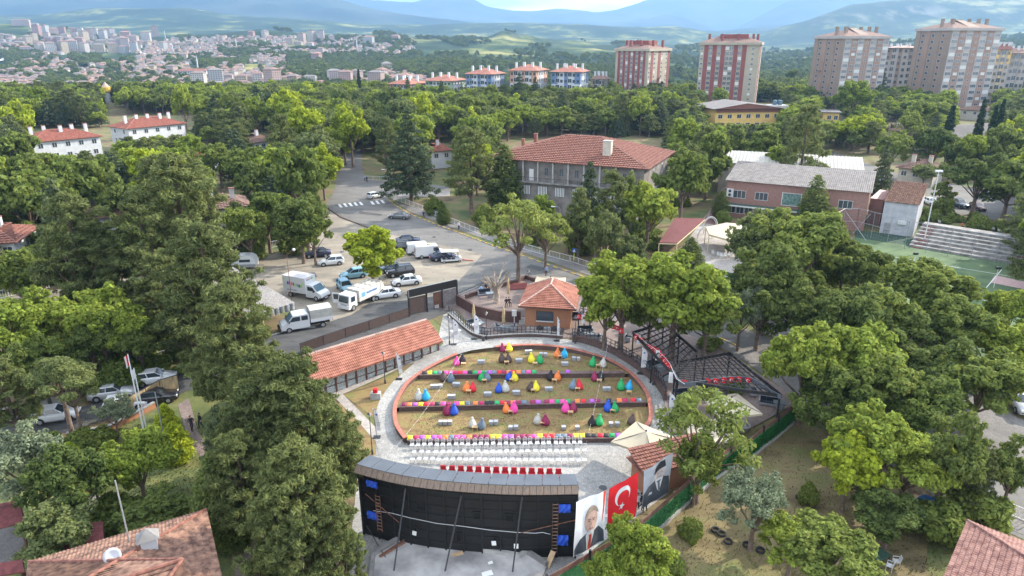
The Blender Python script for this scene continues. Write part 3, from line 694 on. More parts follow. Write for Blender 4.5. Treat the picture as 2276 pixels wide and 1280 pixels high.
# cushions
cu=MB();nn=7
for s_ in (1,-1):
    b0=len(cu.v)
    for j in range(nn):
        for i in range(nn):
            x=(i/(nn-1)*2-1);y=(j/(nn-1)*2-1);e=(1-x**4)*(1-y**4);pin=1-.12*(1-min(1,2*(1-max(abs(x),abs(y)))))*(1-(min(abs(x),abs(y)))**2)
            cu.v.append((x*.21*pin,y*.21*pin,s_*.085*e**.6))
    for j in range(nn-1):
        for i in range(nn-1):
            a=b0+j*nn+i;f=(a,a+1,a+nn+1,a+nn);cu.f.append(f if s_>0 else f[::-1]);cu.m.append(0)
cum=cu.mesh('cushion','fabric_red',True)
ROWC=[(w1,L1,'back bench',[(312,'black'),(351,'yellow'),(391,'green'),(426,'slate'),(470,'hotpink'),(508,'hotpink'),(545,'crimson'),(580,'red'),(617,'hotpink'),(655,'black'),(692,'green'),(728,'hotpink'),(765,'green'),(805,'purple'),(837,'slate'),(875,'red'),(911,'maroon'),(945,'orange'),(978,'red'),(1020,'orange'),(1055,'slate'),(1095,'hotpink'),(1137,'green'),(1391,'purple')],(275,385,1810,366)),
        (w2,L2,'middle bench',[(160,'maroon'),(200,'orange'),(243,'purple'),(285,'yellow'),(327,'red'),(370,'crimson'),(410,'black'),(453,'hotpink'),(495,'maroon'),(555,'hotpink'),(595,'yellow'),(637,'slate'),(697,'orange'),(741,'crimson'),(783,'black'),(821,'black'),(859,'green'),(898,'red'),(940,'maroon'),(978,'orange'),(1020,'maroon'),(1063,'slate'),(1125,'maroon'),(1168,'purple'),(1230,'maroon'),(1272,'hotpink'),(1312,'green'),(1350,'hotpink'),(1392,'green'),(1463,'orange'),(1507,'red'),(1572,'purple'),(1614,'maroon'),(1698,'black'),(1777,'orange'),(1817,'crimson'),(1880,'red'),(1923,'slate')],(120,622,1975,580)),
        (w3,L3,'front bench',[(203,'yellow'),(250,'crimson'),(294,'purple'),(338,'yellow'),(383,'purple'),(425,'hotpink'),(470,'orange'),(515,'slate'),(557,'hotpink'),(603,'hotpink'),(650,'orange'),(695,'maroon'),(740,'maroon'),(782,'maroon'),(825,'yellow'),(870,'yellow'),(917,'hotpink'),(963,'purple'),(1008,'maroon'),(1050,'maroon'),(1092,'maroon'),(1135,'hotpink'),(1180,'yellow'),(1225,'red'),(1272,'red'),(1320,'slate'),(1363,'slate'),(1408,'maroon'),(1452,'yellow'),(1498,'yellow'),(1543,'black'),(1588,'black'),(1636,'red'),(1680,'black'),(1722,'green'),(1765,'purple')],(175,872,1760,850))]
for (a,b),z,nm,lst,e in ROWC:
    d=(b-a).normalized();n=Vector((-d.y,d.x,0))
    for x,c in lst:
        q=GZ(*Z1(x,e[1]+(x-e[0])*(e[3]-e[1])/(e[2]-e[0])),z+.1);s=(q-a).dot(d);p=a+d*s+n*.33;p.z=z+.205
        o=link('cushion',cum);o.location=p;o.rotation_euler=(R(rnd.uniform(18,34)),rnd.uniform(-.05,.05),math.atan2(d.y,d.x)+rnd.uniform(-.12,.12));o.scale=(1.32,1.2,1.2)
        recolor(o,'fabric_'+c);tagit(o,f'{CN[c]} cushion on the {nm}' if x != 1391 else 'lone purple cushion on the bare right part of the back bench','cushion','cushions along the bench walls')

# ------------------------------------------------------------------ white chairs, red chairs
ch=thing('oval_back_chair','','chair',group='white chairs in rows on the plaza');THINGS.pop();used=[False]
m_=MB();m_.prism([(-.21,-.22),(.21,-.22),(.19,.2),(-.19,.2)],.43,.47);part('seat',m_,'white_plastic',ch)
m_=MB();rg=[]
for k in range(14):
    a=2*PI*k/14;rg.append((.19*math.cos(a),.21+.05*math.sin(a),.74+.24*math.sin(a)))
m_.tube(rg+[rg[0]],.022,5,False)
for x in (-.09,0,.09):m_.bar((x,.2,.52),(x,.26,.97-abs(x)*.4),.022)
m_.bar((-.15,.2,.74),(.15,.2,.74),.02)
part('backrest',m_,'white_plastic',ch)
m_=MB();m_.tube([(0,0,0),(0,0,.43)],[.017,.022],5);lme=m_.mesh('leg','white_plastic')
for x,y in ((-.18,-.18),(.18,-.18),(-.17,.17),(.17,.17)):link('leg',lme,ch,(x,y,0))
rows=[((222,935),(1480,917),28,[],'back'),((240,988),(1513,977),25,[18],'middle'),((228,1040),(1515,1050),27,[],'front')]
for (a,b,n,skip,nm)in rows:
    A_,B_=G(*Z1(*a)),G(*Z1(*b))
    for i in range(n):
        p=A_.lerp(B_,i/(n-1));p.z=ZB+.02;p.x += rnd.uniform(-.05,.05);p.y += rnd.uniform(-.06,.06)
        place(ch,used,p,math.atan2(B_.y-A_.y,B_.x-A_.x)+rnd.uniform(-.1,.1),f'white oval backed chair in the {nm} row')
rc=thing('red_armchair','','chair',group='red padded chairs in the row nearest the screen');THINGS.pop();used=[False]
m_=MB();m_.box(-.25,.25,-.24,.22,.34,.47);part('seat',m_,'red_velvet',rc)
m_=MB();m_.loft([[(-.25,y0,z),(.25,y0,z),(.25,y0+.1,z),(-.25,y0+.1,z)]for y0,z in ((.2,.4),(.24,.75),(.28,.93))]);part('backrest',m_,'red_velvet',rc)
for s_ in (-1,1):m_=MB();m_.box(s_*.28-.035,s_*.28+.035,-.22,.24,.0,.6);part('armrest',m_,mat('red_arm',(.20,.01,.015),.6,.1),rc)
A_,B_=G(*Z1(455,1142)),G(*Z1(1318,1168))
for i in range(14):
    p=A_.lerp(B_,i/13);p.z=ZB+.02
    place(rc,used,p,rnd.uniform(-.03,.03),'red velvet armchair in the row behind the screen')

# ------------------------------------------------------------------ screen structure (rear side towards the camera)
sc_=thing('open_air_screen','tall black rear wall of a curved open air screen under a grey panel roof','screen')
base=smooth_line([G(811,1186),G(900,1212),G(1000,1228),G(1140,1238),G(1278,1237)],6)
base=[Vector((p.x,p.y,ZB))for p in base]
HS=6.35
mb=MB();wall_mb(mb,base,.25,ZB,ZB+HS,side=.12);part('rear_wall',mb,'black_board',sc_)
fr=offs(base,-.06)
def along(pts,t):
    L_=[0]
    for a,b in zip(pts[:-1],pts[1:]):L_.append(L_[-1]+(b-a).length)
    s=t*L_[-1]
    for i in range(len(pts)-1):
        if s <= L_[i+1]or i ==len(pts)-2:
            f=(s-L_[i])/(L_[i+1]-L_[i]);d=(pts[i+1]-pts[i]).normalized();return pts[i].lerp(pts[i+1],f),math.atan2(d.y,d.x)
for i in range(13):
    p,a=along(fr,(i+.02)/12.05);m_=MB();m_.box(-.05,.05,-.09,.03,0,HS-.05);part('stud',m_,mat('black_stud',(.012,.0115,.012),.7,.3,3),sc_,p,a)
for j,zz in enumerate((.15,.9,1.7,2.5,3.3,4.1,4.9,5.4)):
    m_=MB();q=[Vector((p.x,p.y,0))for p in fr];wall_mb(m_,q,.06,ZB+zz,ZB+zz+.09,side=.02);part('rail',m_,M('black_stud'),sc_)
# roof: panels and brown fascia boards
rp=MB()
nP=13
outer=offs(base,1.35);inner=offs(base,-.30);fas=offs(base,-.72)
for i in range(nP):
    t0,t1=i/nP+.0015,(i+1)/nP-.0015
    pa,pb=along(outer,t0)[0],along(outer,t1)[0];pc,pd_=along(inner,t1)[0],along(inner,t0)[0]
    za,zi=ZB+HS+.02,ZB+HS+.26
    mb=MB();lo=[(pa.x,pa.y,za-.06),(pb.x,pb.y,za-.06),(pc.x,pc.y,zi-.06),(pd_.x,pd_.y,zi-.06)];hi_=[(x,y,z+.06)for x,y,z in lo]
    mb.loft([lo,hi_]);part('roof_panel',mb,'grey_roof_panel',sc_)
nF=34
for i in range(nF):
    t0,t1=i/nF+.0008,(i+1)/nF-.0008
    pa,pb=along(inner,t0)[0],along(inner,t1)[0];pc,pd_=along(fas,t1)[0],along(fas,t0)[0]
    z0,z1=ZB+HS+.21,ZB+HS-.22
    mb=MB();lo=[(pa.x,pa.y,z0),(pb.x,pb.y,z0),(pc.x,pc.y,z1),(pd_.x,pd_.y,z1)];mb.loft([[(x,y,z-.03)for x,y,z in lo],lo]);part('fascia_board',mb,'brown_fascia',sc_)
# end wall trims
for t in (0,1):
    p,a=along(base,t);m_=MB();m_.box(-.05,.05,-.2,.5,0,HS-.02);part('corner_post',m_,'black_metal',sc_,p,a)
def on_wall(zx,zy):                    # point on the rear wall from a pixel of the close-up
    px,py=Z2(zx,zy)
    best=None
    for i in range(201):
        p,a=along(fr,i/200);q=proj((p.x,p.y,p.z+2));d=abs(TOPX(p,py)-px)
        if best is None or d<best[0]:best=(d,p,a)
    p=best[1].copy();p.z=TOP(p,py);return p,best[2]
def TOPX(p,py):
    z=TOP(p,py);return proj((p.x,p.y,z))[0]
for (x0,y0,x1,y1,lab)in ((108,245,180,305,'upper left'),(115,445,184,512,'lower left'),(1352,405,1422,455,'upper right'),(1335,605,1408,668,'lower right')):
    p0,a=on_wall(x0,y0);p1,_=on_wall(x1,y1);wd=(Vector((p1.x,p1.y))-Vector((p0.x,p0.y))).length;h=p0.z-p1.z
    m_=MB();n=7;ring0=[]
    for j in range(n):
        for i in range(n):m_.v.append((wd*i/(n-1),-.16-.05*math.sin(i*2.1+j*1.3)-.10*math.sin(j/(n-1)*PI),-h*j/(n-1)))
    for j in range(n-1):
        for i in range(n-1):a0=j*n+i;m_.f.append((a0,a0+1,a0+n+1,a0+n));m_.m.append(0)
    m_.box(0,wd,-.14,-.10,-h,0)
    o=part('blue_tarp',m_,'blue_tarp',None,p0,a);tagit(o,f'blue plastic tarp hanging at the {lab} of the black screen wall','tarp')
for (x0,y0,x1,y1)in ((425,405,490,450),(790,455,845,505),(1000,470,1060,520),(680,590,718,648),(410,550,432,590),(918,618,945,655),(1060,630,1087,672)):
    p0,a=on_wall(x0,y0);p1,_=on_wall(x1,y1);wd=(Vector((p1.x,p1.y))-Vector((p0.x,p0.y))).length;h=p0.z-p1.z
    m_=MB()
    m_.box(0,wd,-.03,.0,-h,0).mi(1)
    for q in ((0,.05,-h,0),(wd-.05,wd,-h,0)):m_.box(q[0],q[1],-.12,-.031,q[2],q[3])
    m_.box(.05,wd-.05,-.12,-.031,-.05,0);m_.box(.05,wd-.05,-.12,-.031,-h,-h+.05)
    part('opening',m_,[mat('void_black',(.003,.003,.003),.9,0),'black_stud'],sc_,p0,a)
for (x0,y0,x1,y1)in ((405,572,433,604),(910,640,940,670),(1060,657,1087,688)):
    p0,a=on_wall(x0,y0);p1,_=on_wall(x1,y1);wd=(Vector((p1.x,p1.y))-Vector((p0.x,p0.y))).length;h=p0.z-p1.z
    m_=MB();m_.box(0,wd,-.17,-.155,-h,0);o=part('paper_sheet',m_,'paper',None,p0,a);o.rotation_euler[1]=rnd.uniform(-.15,.15)
    tagit(o,'white paper sheet fixed on the black rear wall of the screen','paper')
def ladder(zx,zt,zb_,lab):
    pt,a=on_wall(zx,zt);pb,_=on_wall(zx,zb_);h=pt.z-pb.z
    t=thing('ladder',lab,'ladder',(pb.x,pb.y,pb.z),a)
    for s_ in (-1,1):m_=MB();m_.box(s_*.2-.02,s_*.2+.02,-.26,-.20,0,h);part('side_rail',m_,'wood_dark' if zx>900 else 'rusty_metal',t)
    m_=MB();m_.box(-.2,.2,-.25,-.21,0,.035);rm=m_.mesh('rung',mat('ladder_wood',(.27,.17,.11),.8,.2))
    n=int(h/.3)
    for k in range(n):link('rung',rm,t,(0,0,.2+k*.3))
ladder(197,345,575,'thin ladder leaning at the left end of the black screen wall');ladder(1318,390,720,'tall wooden ladder leaning at the right end of the black screen wall')
pl0,a=on_wall(1310,690);q=G(*Z2(1270,825));m_=MB();m_.bar(pl0+Vector((0,-.4,0)),q+Vector((0,0,.08)),.42,.05);tagit(part('plank',m_,'plywood'),'long pale plank leaning from the slab up to the wooden ladder','plank')
# props (long poles) holding the wall
for k,(top,bot,lab)in enumerate((((355,300),(275,870),'leftmost'),((715,345),(605,870),'middle'),((1108,350),(1045,875),'rightmost'))):
    pt,a=on_wall(*top);pb=G(*Z2(*bot));m_=MB();m_.tube([pt+Vector((0,-.2,0)),pb],.06,7);m_.tube([pb+Vector((0,0,0)),pb+Vector((0,0,.03))],.2,8)
    tagit(part('prop_pole',m_,'dark_metal'),f'{lab} of three long steel props bracing the screen wall','prop','long props bracing the screen wall')
for (a1,b1,nm)in (((100,330),(320,515),'rusty'),((1100,580),(1465,495),'brown'),((105,535),(270,830),'dark')):
    pa,_=on_wall(*a1)
    pb=on_wall(*b1)[0]if nm != 'dark' else G(*Z2(*b1))
    m_=MB();m_.tube([pa+Vector((0,-.25,0)),pb+Vector((0,-.28 if nm != 'dark' else 0,0))],.035,6)
    tagit(part('brace_pole',m_,'rusty_metal' if nm != 'dark' else 'dark_metal'),{'rusty':'thin rusty pole slanting across the left part of the screen wall','brown':'thin brown pole slanting across the right part of the screen wall','dark':'dark pole propping the left end of the screen wall'}[nm],'pole')
m_=MB();cp=[on_wall(x,y)[0]+Vector((0,-.22,0))for x,y in ((150,440),(260,455),(380,485),(500,510),(560,522),(720,540),(900,565),(1080,580),(1200,585),(1240,580),(1290,592))];m_.tube(cp,.022,5);tagit(part('cable',m_,'white_plastic'),'pale cable sagging along the black rear wall of the screen','cable')
# concrete slab behind the screen
sl=thing('stage_slab','unfinished pale concrete slab with raised rim behind the screen wall','slab')
P_=[G(*Z2(*p))for p in ((385,655),(1095,775),(1140,745),(1270,830),(1200,1000),(120,1000),(150,760),(330,650))]
m_=MB();m_.prism([(p.x,p.y)for p in P_],ZB+.02,ZB+.30);part('slab',m_,mat('slab_concrete',(.33,.31,.30),.9,.35,.5,detail=10,col2=(.5,.48,.46)),sl)
for i in (0,1,2,6,7,5):
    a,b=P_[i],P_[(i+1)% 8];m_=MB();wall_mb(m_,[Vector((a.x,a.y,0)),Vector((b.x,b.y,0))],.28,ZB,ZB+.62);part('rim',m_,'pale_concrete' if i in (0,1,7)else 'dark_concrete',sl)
for (x,y,sx,sy,m,lab,nm)in ((690,733,.9,.35,'plywood','small plywood board lying on the concrete slab by the prop','board'),(905,790,.35,.25,'paper','crumpled white scrap lying on the concrete slab','scrap'),(885,860,.8,.45,'paper','white sheet lying near the front of the concrete slab','sheet')):
    p=G(*Z2(x,y),.33);m_=MB()
    m_.face([(-sx/2,-sy/2,0),(sx/2,-sy/2,.02),(sx/2*.9,sy/2,.06),(-sx/2,sy/2,0)]);m_.face([(-sx/2,-sy/2,-.02),(-sx/2,sy/2,-.02),(sx/2*.9,sy/2,.03),(sx/2,-sy/2,0)]);o=part(nm if nm != 'sheet' else 'paper_sheet',m_,m,None,p,.3);tagit(o,lab,nm)
m_=MB();m_.bar(G(*Z2(185,750),.4),G(*Z2(350,655),.7),.12,.16);m_.bar(G(*Z2(200,735),.45),G(*Z2(345,640),.75),.06,.1);tagit(part('steel_beam',m_,'rusty_metal'),'rust red steel beam lying on the left rim of the slab','beam')

# ------------------------------------------------------------------ roofs with tile courses, boxes with walls
def slope_tiles(mb,e0,e1,t1,t0,course=.38,tile=.26,hgt=.05,wave=True,maxcols=400):
    """tile courses on the plane e0-e1 (eave) to t0-t1 (top); columns run straight up the slope"""
    e0,e1,t0,t1=map(Vector,(e0,e1,t0,t1));X=(e1-e0).normalized();nrm=X.cross(((t0+t1)/2-(e0+e1)/2)).normalized()
    if nrm.z<0:nrm=-nrm
    Yv=nrm.cross(X).normalized()
    if Yv.z<0:Yv=-Yv
    H_=(t0-e0).dot(Yv);L_=(e1-e0).dot(X);xa=(t0-e0).dot(X);xb=(t1-e0).dot(X)
    hgt=course*.2;rows_=max(1,int(H_/course));ncol=min(maxcols,max(1,int(L_/tile)))
    for r in range(rows_):
        y0,y1=H_*r/rows_,H_*(r+1)/rows_;f0,f1=r/rows_,(r+1)/rows_
        l0,l1=xa*f0,xa*f1;r0,r1=L_+(xb-L_)*f0,L_+(xb-L_)*f1
        xsn=[]
        if wave:
            k=0
            for c in range(ncol*2+1):
                x=L_*c/(ncol*2)
                if max(l0,0)<= x <= r0:xsn.append((x,c % 2))
        else:xsn=[]
        xsn=[(l0,0)]+[q for q in xsn if l0+.02<q[0]<r0-.02]+[(r0,0)]
        b0=len(mb.v)
        for x,up in xsn:
            jit=hgt*(.9 if up else .2)
            lo=e0+X*x+Yv*y0+nrm*(hgt+jit);hi2=e0+X*min(max(x,l1),r1)+Yv*y1+nrm*jit*.6;un=e0+X*x+Yv*y0
            mb.v += [tuple(un),tuple(lo),tuple(hi2)]
        for i in range(len(xsn)-1):
            a=b0+i*3;b=a+3
            mb.f.append((a,b,b+1,a+1));mb.m.append(mb.k);mb.f.append((a+1,b+1,b+2,a+2));mb.m.append(mb.k)
def roof_hip(L,W,z,rise,over,inset=None,tile=True,course=.38,tw=.26,wave=True,ridge_front=False):
    """returns list of (name, MB); local frame x 0..L, y 0..W"""
    x0,x1,y0,y1=-over,L+over,-over,W+over
    ins=(W/2+over)if inset is None else inset
    if ridge_front:
        r0,r1=(L/2,y0+ins,z+rise),(L/2,y1-ins*.4,z+rise)
        planes=[((x0,y0,z),(x1,y0,z),r0,r0),((x1,y0,z),(x1,y1,z),r1,r0),((x1,y1,z),(x0,y1,z),r1,r1),((x0,y1,z),(x0,y0,z),r0,r1)]
    else:
        r0,r1=(x0+ins,(y0+y1)/2,z+rise),(x1-ins,(y0+y1)/2,z+rise)
        planes=[((x0,y0,z),(x1,y0,z),r1,r0),((x1,y0,z),(x1,y1,z),r1,r1),((x1,y1,z),(x0,y1,z),r0,r1),((x0,y1,z),(x0,y0,z),r0,r0)]
    m=MB()
    for a,b,c,d in planes:
        if tile:slope_tiles(m,a,b,c,d,course,tw,wave=wave)
        else:m.face([a,b,c]if c ==d else [a,b,c,d])
    m.face([(x0,y0,z-.02),(x0,y1,z-.02),(x1,y1,z-.02),(x1,y0,z-.02)])
    if tile:
        for a,b,c,d in planes:m.face([a,b,c]if c ==d else [a,b,c,d])
    rd=MB()
    cs=[(x0,y0,z),(x1,y0,z),(x1,y1,z),(x0,y1,z)]
    lines=[(cs[0],r0),(cs[1],r0 if ridge_front else r1),(cs[2],r1),(cs[3],r1 if ridge_front else r0),(r0,r1)]
    up=Vector((0,0,.07))
    for a,b in lines:
        if (Vector(a)-Vector(b)).length>.1:rd.tube([Vector(a)+up,Vector(b)+up],.11,6)
    return m,rd
win_cache={}
def window_mesh(w_,h,frame='white_paint',glass='window_glass',bars=1,sill=True):
    key=(round(w_,2),round(h,2),frame,glass,bars)
    if key in win_cache:return win_cache[key]
    m=MB();t=.07
    m.box(-w_/2,w_/2,-.02,.03,0,h).mi(1)
    m.box(-w_/2-t,w_/2+t,-.07,-.021,-t,0).box(-w_/2-t,w_/2+t,-.07,-.021,h,h+t)
    m.box(-w_/2-t,-w_/2,-.07,-.021,0,h).box(w_/2,w_/2+t,-.07,-.021,0,h)
    for i in range(bars):
        x=-w_/2+w_*(i+1)/(bars+1);m.box(x-.03,x+.03,-.055,-.021,0,h)
    me=m.mesh('window',[glass,frame]);win_cache[key]=me;return me
class Bld:
    """a building in its own frame: x along the front A->B, y backwards"""
    def __init__(s,name,label,cat,A,B,depth,group=None,z=None):
        A=Vector(A);B=Vector(B);d=(B-A);d.z=0;s.L=d.length;s.a=math.atan2(d.y,d.x);s.W=depth
        s.t=thing(name,label,cat,(A.x,A.y,g(A.y)if z is None else z),s.a,group)
    def wall(s,h,m,t=.25,z0=-.6,name='wall',L=None,W=None):
        L=L or s.L;W=W or s.W;mb=MB()
        mb.box(0,L,0,t,z0,h).box(0,L,W-t,W,z0,h).box(0,t,t,W-t,z0,h).box(L-t,L,t,W-t,z0,h).box(t,L-t,t,W-t,h-.3,h-.05)
        return part(name,mb,m,s.t)
    def win(s,side,u,z,w_,h,**k):
        me=window_mesh(w_,h,**k)
        pos={'f':((u,-.002,z),0),'r':((s.L+.002,u,z),PI/2),'l':((-.002,u,z),-PI/2),'b':((u,s.W+.002,z),PI)}[side]
        o=link('window',me,s.t,pos[0],pos[1]);return o
    def add(s,name,mb,m,**k):return part(name,mb,m,s.t,**k)
    def chimney(s,x,y,z0,z1,sx=.6,sy=.6,m='white_plaster',cap='tile_red'):
        mb=MB();mb.box(x-sx/2,x+sx/2,y-sy/2,y+sy/2,z0,z1);c=s.add('chimney',mb,m)
        mb=MB();mb.box(x-sx/2-.08,x+sx/2+.08,y-sy/2-.08,y+sy/2+.08,z1+.002,z1+.12);part('chimney_cap',mb,cap,c)
def from_eaves(pa,pb,pc,z,inset=.5):
    """A, B, depth of the walls from the pixels of the eave corners front-left, front-right, back-right at height z"""
    A,B,Cc=GZ(*pa,z),GZ(*pb,z),GZ(*pc,z);d=(B-A).normalized();n=Vector((-d.y,d.x,0))
    dep=abs((Cc-B).dot(n));return A+d*inset+n*inset,B-d*inset+n*inset,dep-2*inset

# long glazed pavilion with the orange roof
EZ,RZ=2.75,4.55
eA,eB=GZ(700,824,EZ),GZ(984,735,EZ);rB=GZ(949,687,RZ)
d=(eB-eA).normalized();n=Vector((-d.y,d.x,0));half=(rB-eB).dot(n)
eA=eA-d*3.5                                                # the left end goes on behind the pines
Lr=(eB-eA).length
pv=Bld('glazed_pavilion','long pavilion with an orange tile roof and a row of glazed bays','pavilion',eA+n*.9,eB+n*.9,half*2-1.8)
mb=MB();z0=EZ;ov=.9
L_,W_=pv.L,half*2-1.8;yr=half-.9
slope_tiles(mb,(-.2,-ov,EZ),(L_-.0,-ov,EZ),(L_,yr,RZ),(-.2,yr,RZ),.33,.22)
slope_tiles(mb,(L_,W_+ov,EZ),(-.2,W_+ov,EZ),(-.2,yr,RZ),(L_,yr,RZ),.33,.22)
mb.box(-.2,L_,-ov,W_+ov,EZ-.12,EZ-.01);pv.add('roof',mb,'tile_orange')
mb=MB();mb.face([(L_-.05,-ov,EZ),(L_-.05,W_+ov,EZ),(L_-.05,yr,RZ)]);mb.face([(L_-.25,W_+ov,EZ),(L_-.25,-ov,EZ),(L_-.25,yr,RZ)])
pv.add('gable_board',mb,'wood_dark')
k=0
nrt=62
rt=MB();rt.tube([(-.22,0,0),(.22,0,0)],.15,7);rme=rt.mesh('ridge_tile','tile_pale',True)
for i in range(nrt):link('ridge_tile',rme,pv.t,(.2+i*(L_-.3)/nrt,yr,RZ+.06))
mb=MB();mb.box(0,L_,0,.25,-.2,.35).box(0,.2,.25,W_-.25,-.2,.35);pv.add('plinth',mb,'brown_brick')
mb=MB();mb.box(0,L_,.0,.16,EZ-.35,EZ-.125);pv.add('beam',mb,'wood_dark')
mb=MB();mb.box(0,L_,W_-.2,W_,-.2,EZ-.13);pv.add('rear_wall',mb,'cream_plaster')
mb=MB();mb.box(0,L_,.3,W_-.3,-.02,.04);pv.add('floor',mb,'pavers_pale')
nb=16;pm=MB();pm.box(-.08,.08,-.06,.12,0,EZ-.13);pme=pm.mesh('post','wood_dark')
bw=L_/nb
gm_=MB();gm_.box(.09,bw-.09,.05,.08,.352,EZ-.36)
M_g=mat('clear_glass',(.75,.8,.8),.05,0,trans=.72,spec=.6)
gme=gm_.mesh('glass_pane','clear_glass');tr=MB();tr.box(.08,bw-.08,.02,.10,1.25,1.33);tme=tr.mesh('transom','wood_dark')
for i in range(nb+1):
    link('post',pme,pv.t,(min(L_-.09,max(.09,i*bw)),0,0))
    if i<nb:link('glass_pane',gme,pv.t,(i*bw,0,0));link('transom',tme,pv.t,(i*bw,0,0))
for i in range(6):
    y=.2+i*(W_-.4)/5;link('post',pme,pv.t,(L_-.1,y,0))
for i in range(9):                                           # tables inside, seen through the glass
    x=1.6+i*3.1
    t=thing('pavilion_table','white cloth covered table inside the glazed pavilion','table',tuple(pv.t.matrix_basis @ Vector((x,1.9,0)))[:2]+(0.04,),pv.a,'tables inside the glazed pavilion')
    mb=MB();mb.box(-.6,.6,-.4,.4,.70,.75);part('table_top',mb,'white_plastic',t);mb=MB();mb.box(-.05,.05,-.05,.05,0,.70);part('leg',mb,'dark_metal',t)

# dark street fence behind the pavilion and the gate
def rail_fence(name,label,pix,h,postm,railm,nrail=2,step=2.2,bars=0,group=None,infill=None,cat='fence',base=0,world=False):
    pts=resample([Vector(p)if world else G(*p)for p in pix],step);t=thing(name,label,cat,group=group)
    pm=MB();pm.box(-.04,.04,-.04,.04,0,h+.05);pme=pm.mesh('post',postm)
    for p in pts:link('post',pme,t,(p.x,p.y,g(p.y)+base))
    for k in range(nrail):
        z=h-(h-.12)*k/max(1,nrail-1)if nrail>1 else h
        mb=MB()
        for a,b in zip(pts[:-1],pts[1:]):mb.bar((a.x,a.y,g(a.y)+base+z),(b.x,b.y,g(b.y)+base+z),.05,.06)
        part('rail',mb,railm,t)
    if bars:
        mb=MB()
        for a,b in zip(pts[:-1],pts[1:]):
            nb_=max(1,int((b-a).length/bars))
            for i in range(1,nb_):
                p=a.lerp(b,i/nb_);mb.box(p.x-.014,p.x+.014,p.y-.014,p.y+.014,g(p.y)+base+.1,g(p.y)+base+h)
        o=part('bars',mb,railm,t);o['kind']='stuff'
    if infill:
        mb=MB();wall_mb(mb,pts,.03,lambda p:g(p.y)+base+.1,lambda p:g(p.y)+base+h-.05);part('infill_panel',mb,infill,t)
    return t
rail_fence('street_fence','dark metal fence with brown infill between pavilion roof and street',[GZ(*Z3(*q),1.35)for q in ((265,880),(475,820),(670,755),(880,690),(1060,630),(1235,575))],1.35,'dark_metal','dark_metal',2,3.4,infill=mat('brown_lattice',(.07,.045,.038),.8,.3,9),world=True)
gA,gB=G(*Z3(1240,650)),G(*Z3(1665,545))
gt=Bld('entrance_gate','black entrance gate with a long blank black signboard on top','gate',gA,gB,.2)
for x in (0,gt.L*.36,gt.L*.68,gt.L):mb=MB();mb.box(x-.1,x+.1,-.1,.1,0,3.6);gt.add('post',mb,'black_metal')
mb=MB();mb.box(0,gt.L*.98,-.16,-.102,2.7,3.75);gt.add('signboard',mb,mat('sign_black',(.012,.012,.013),.5,0))
mb=MB();mb.box(-.05,gt.L,-.20,-.1,3.752,3.82).box(-.05,0,-.20,-.1,2.6,3.75);gt.add('sign_frame',mb,'grey_metal')
for x0,x1,m in ((.1,gt.L*.36-.1,'brown_lattice'),(gt.L*.5,gt.L*.68-.1,'wood_dark'),(gt.L*.68+.1,gt.L-.1,mat('perforated',(.16,.14,.14),.6,.5,7))):
    mb=MB();mb.box(x0,x1,-.04,.04,.15,2.5);gt.add('gate_panel',mb,m)
for k in range(4):mb=MB();mb.box(gt.L*.52+k*.17,gt.L*.52+k*.17+.07,-.06,-.041,.2,.7);gt.add('white_mark',mb,'white_paint')

# kiosk
KZ=3.1
kA,kB,kd=from_eaves(Z4(650,515),Z4(1197,548),Z4(1262,345),KZ,.75)
kb=Bld('kiosk','orange brick kiosk with a hipped orange tile roof and a dark serving window','kiosk',kA,kB,kd)
kb.wall(KZ,'orange_brick')
rm_,rd_=roof_hip(kb.L,kb.W,KZ,1.75,.75,inset=4.0,ridge_front=True,course=.31,tw=.22)
kb.add('roof',rm_,'tile_orange');kb.add('ridge_cap',rd_,'tile_pale')
mb=MB();mb.box(-.8,kb.L+.8,-.8,-.74,KZ-.16,KZ-.02).box(kb.L+.742,kb.L+.8,-.74,kb.W+.7,KZ-.16,KZ-.02);kb.add('fascia',mb,'wood_dark')
mb=MB();mb.box(kb.L*.26,kb.L*.62,-.06,-.002,1.05,2.35);kb.add('serving_window',mb,'window_glass')
mb=MB();mb.box(kb.L*.25,kb.L*.63,-.28,-.0,.98,1.045);kb.add('counter_shelf',mb,'white_paint')
mb=MB()
for q in (.25,.375,.5,.62):mb.box(kb.L*q,kb.L*q+.05,-.09,-.061,1.05,2.35)
kb.add('window_frame',mb,'black_metal')
for x,lab in ((2.0,'left'),(3.9,'right')):
    p=kb.t.matrix_basis @ Vector((x,-.8,0));m_=MB();m_.lathe([(.05,0),(.42,.08),(.48,.22),(.40,.42),(.2,.56),(.05,.6)],12,wob=.06,seed=3);o=part('black_beanbag',m_,'fabric_black',None,(p.x,p.y,.1),smooth=True);tagit(o,f'{lab} of two slumped black beanbags against the kiosk front','beanbag')
p=kb.t.matrix_basis @ Vector((2.95,-.8,0));m_=MB();m_.box(-.42,.42,-.2,.2,.1,.5).mi(1).box(-.43,-.01,-.21,.21,.502,.54).box(.01,.43,-.21,.21,.502,.54);tagit(part('rattan_bench',m_,['rattan_grey','stool_top'],None,(p.x,p.y,0)),'pair of grey rattan stools between two black beanbags at the kiosk','stool')
p=kb.t.matrix_basis @ Vector((2.6,-.8,.045));m_=MB();m_.box(-2.3,2.1,-.7,.75,0,.10);tagit(part('kiosk_step',m_,'pavers_pale',None,p,kb.a),'low pale stone step in front of the kiosk','step')

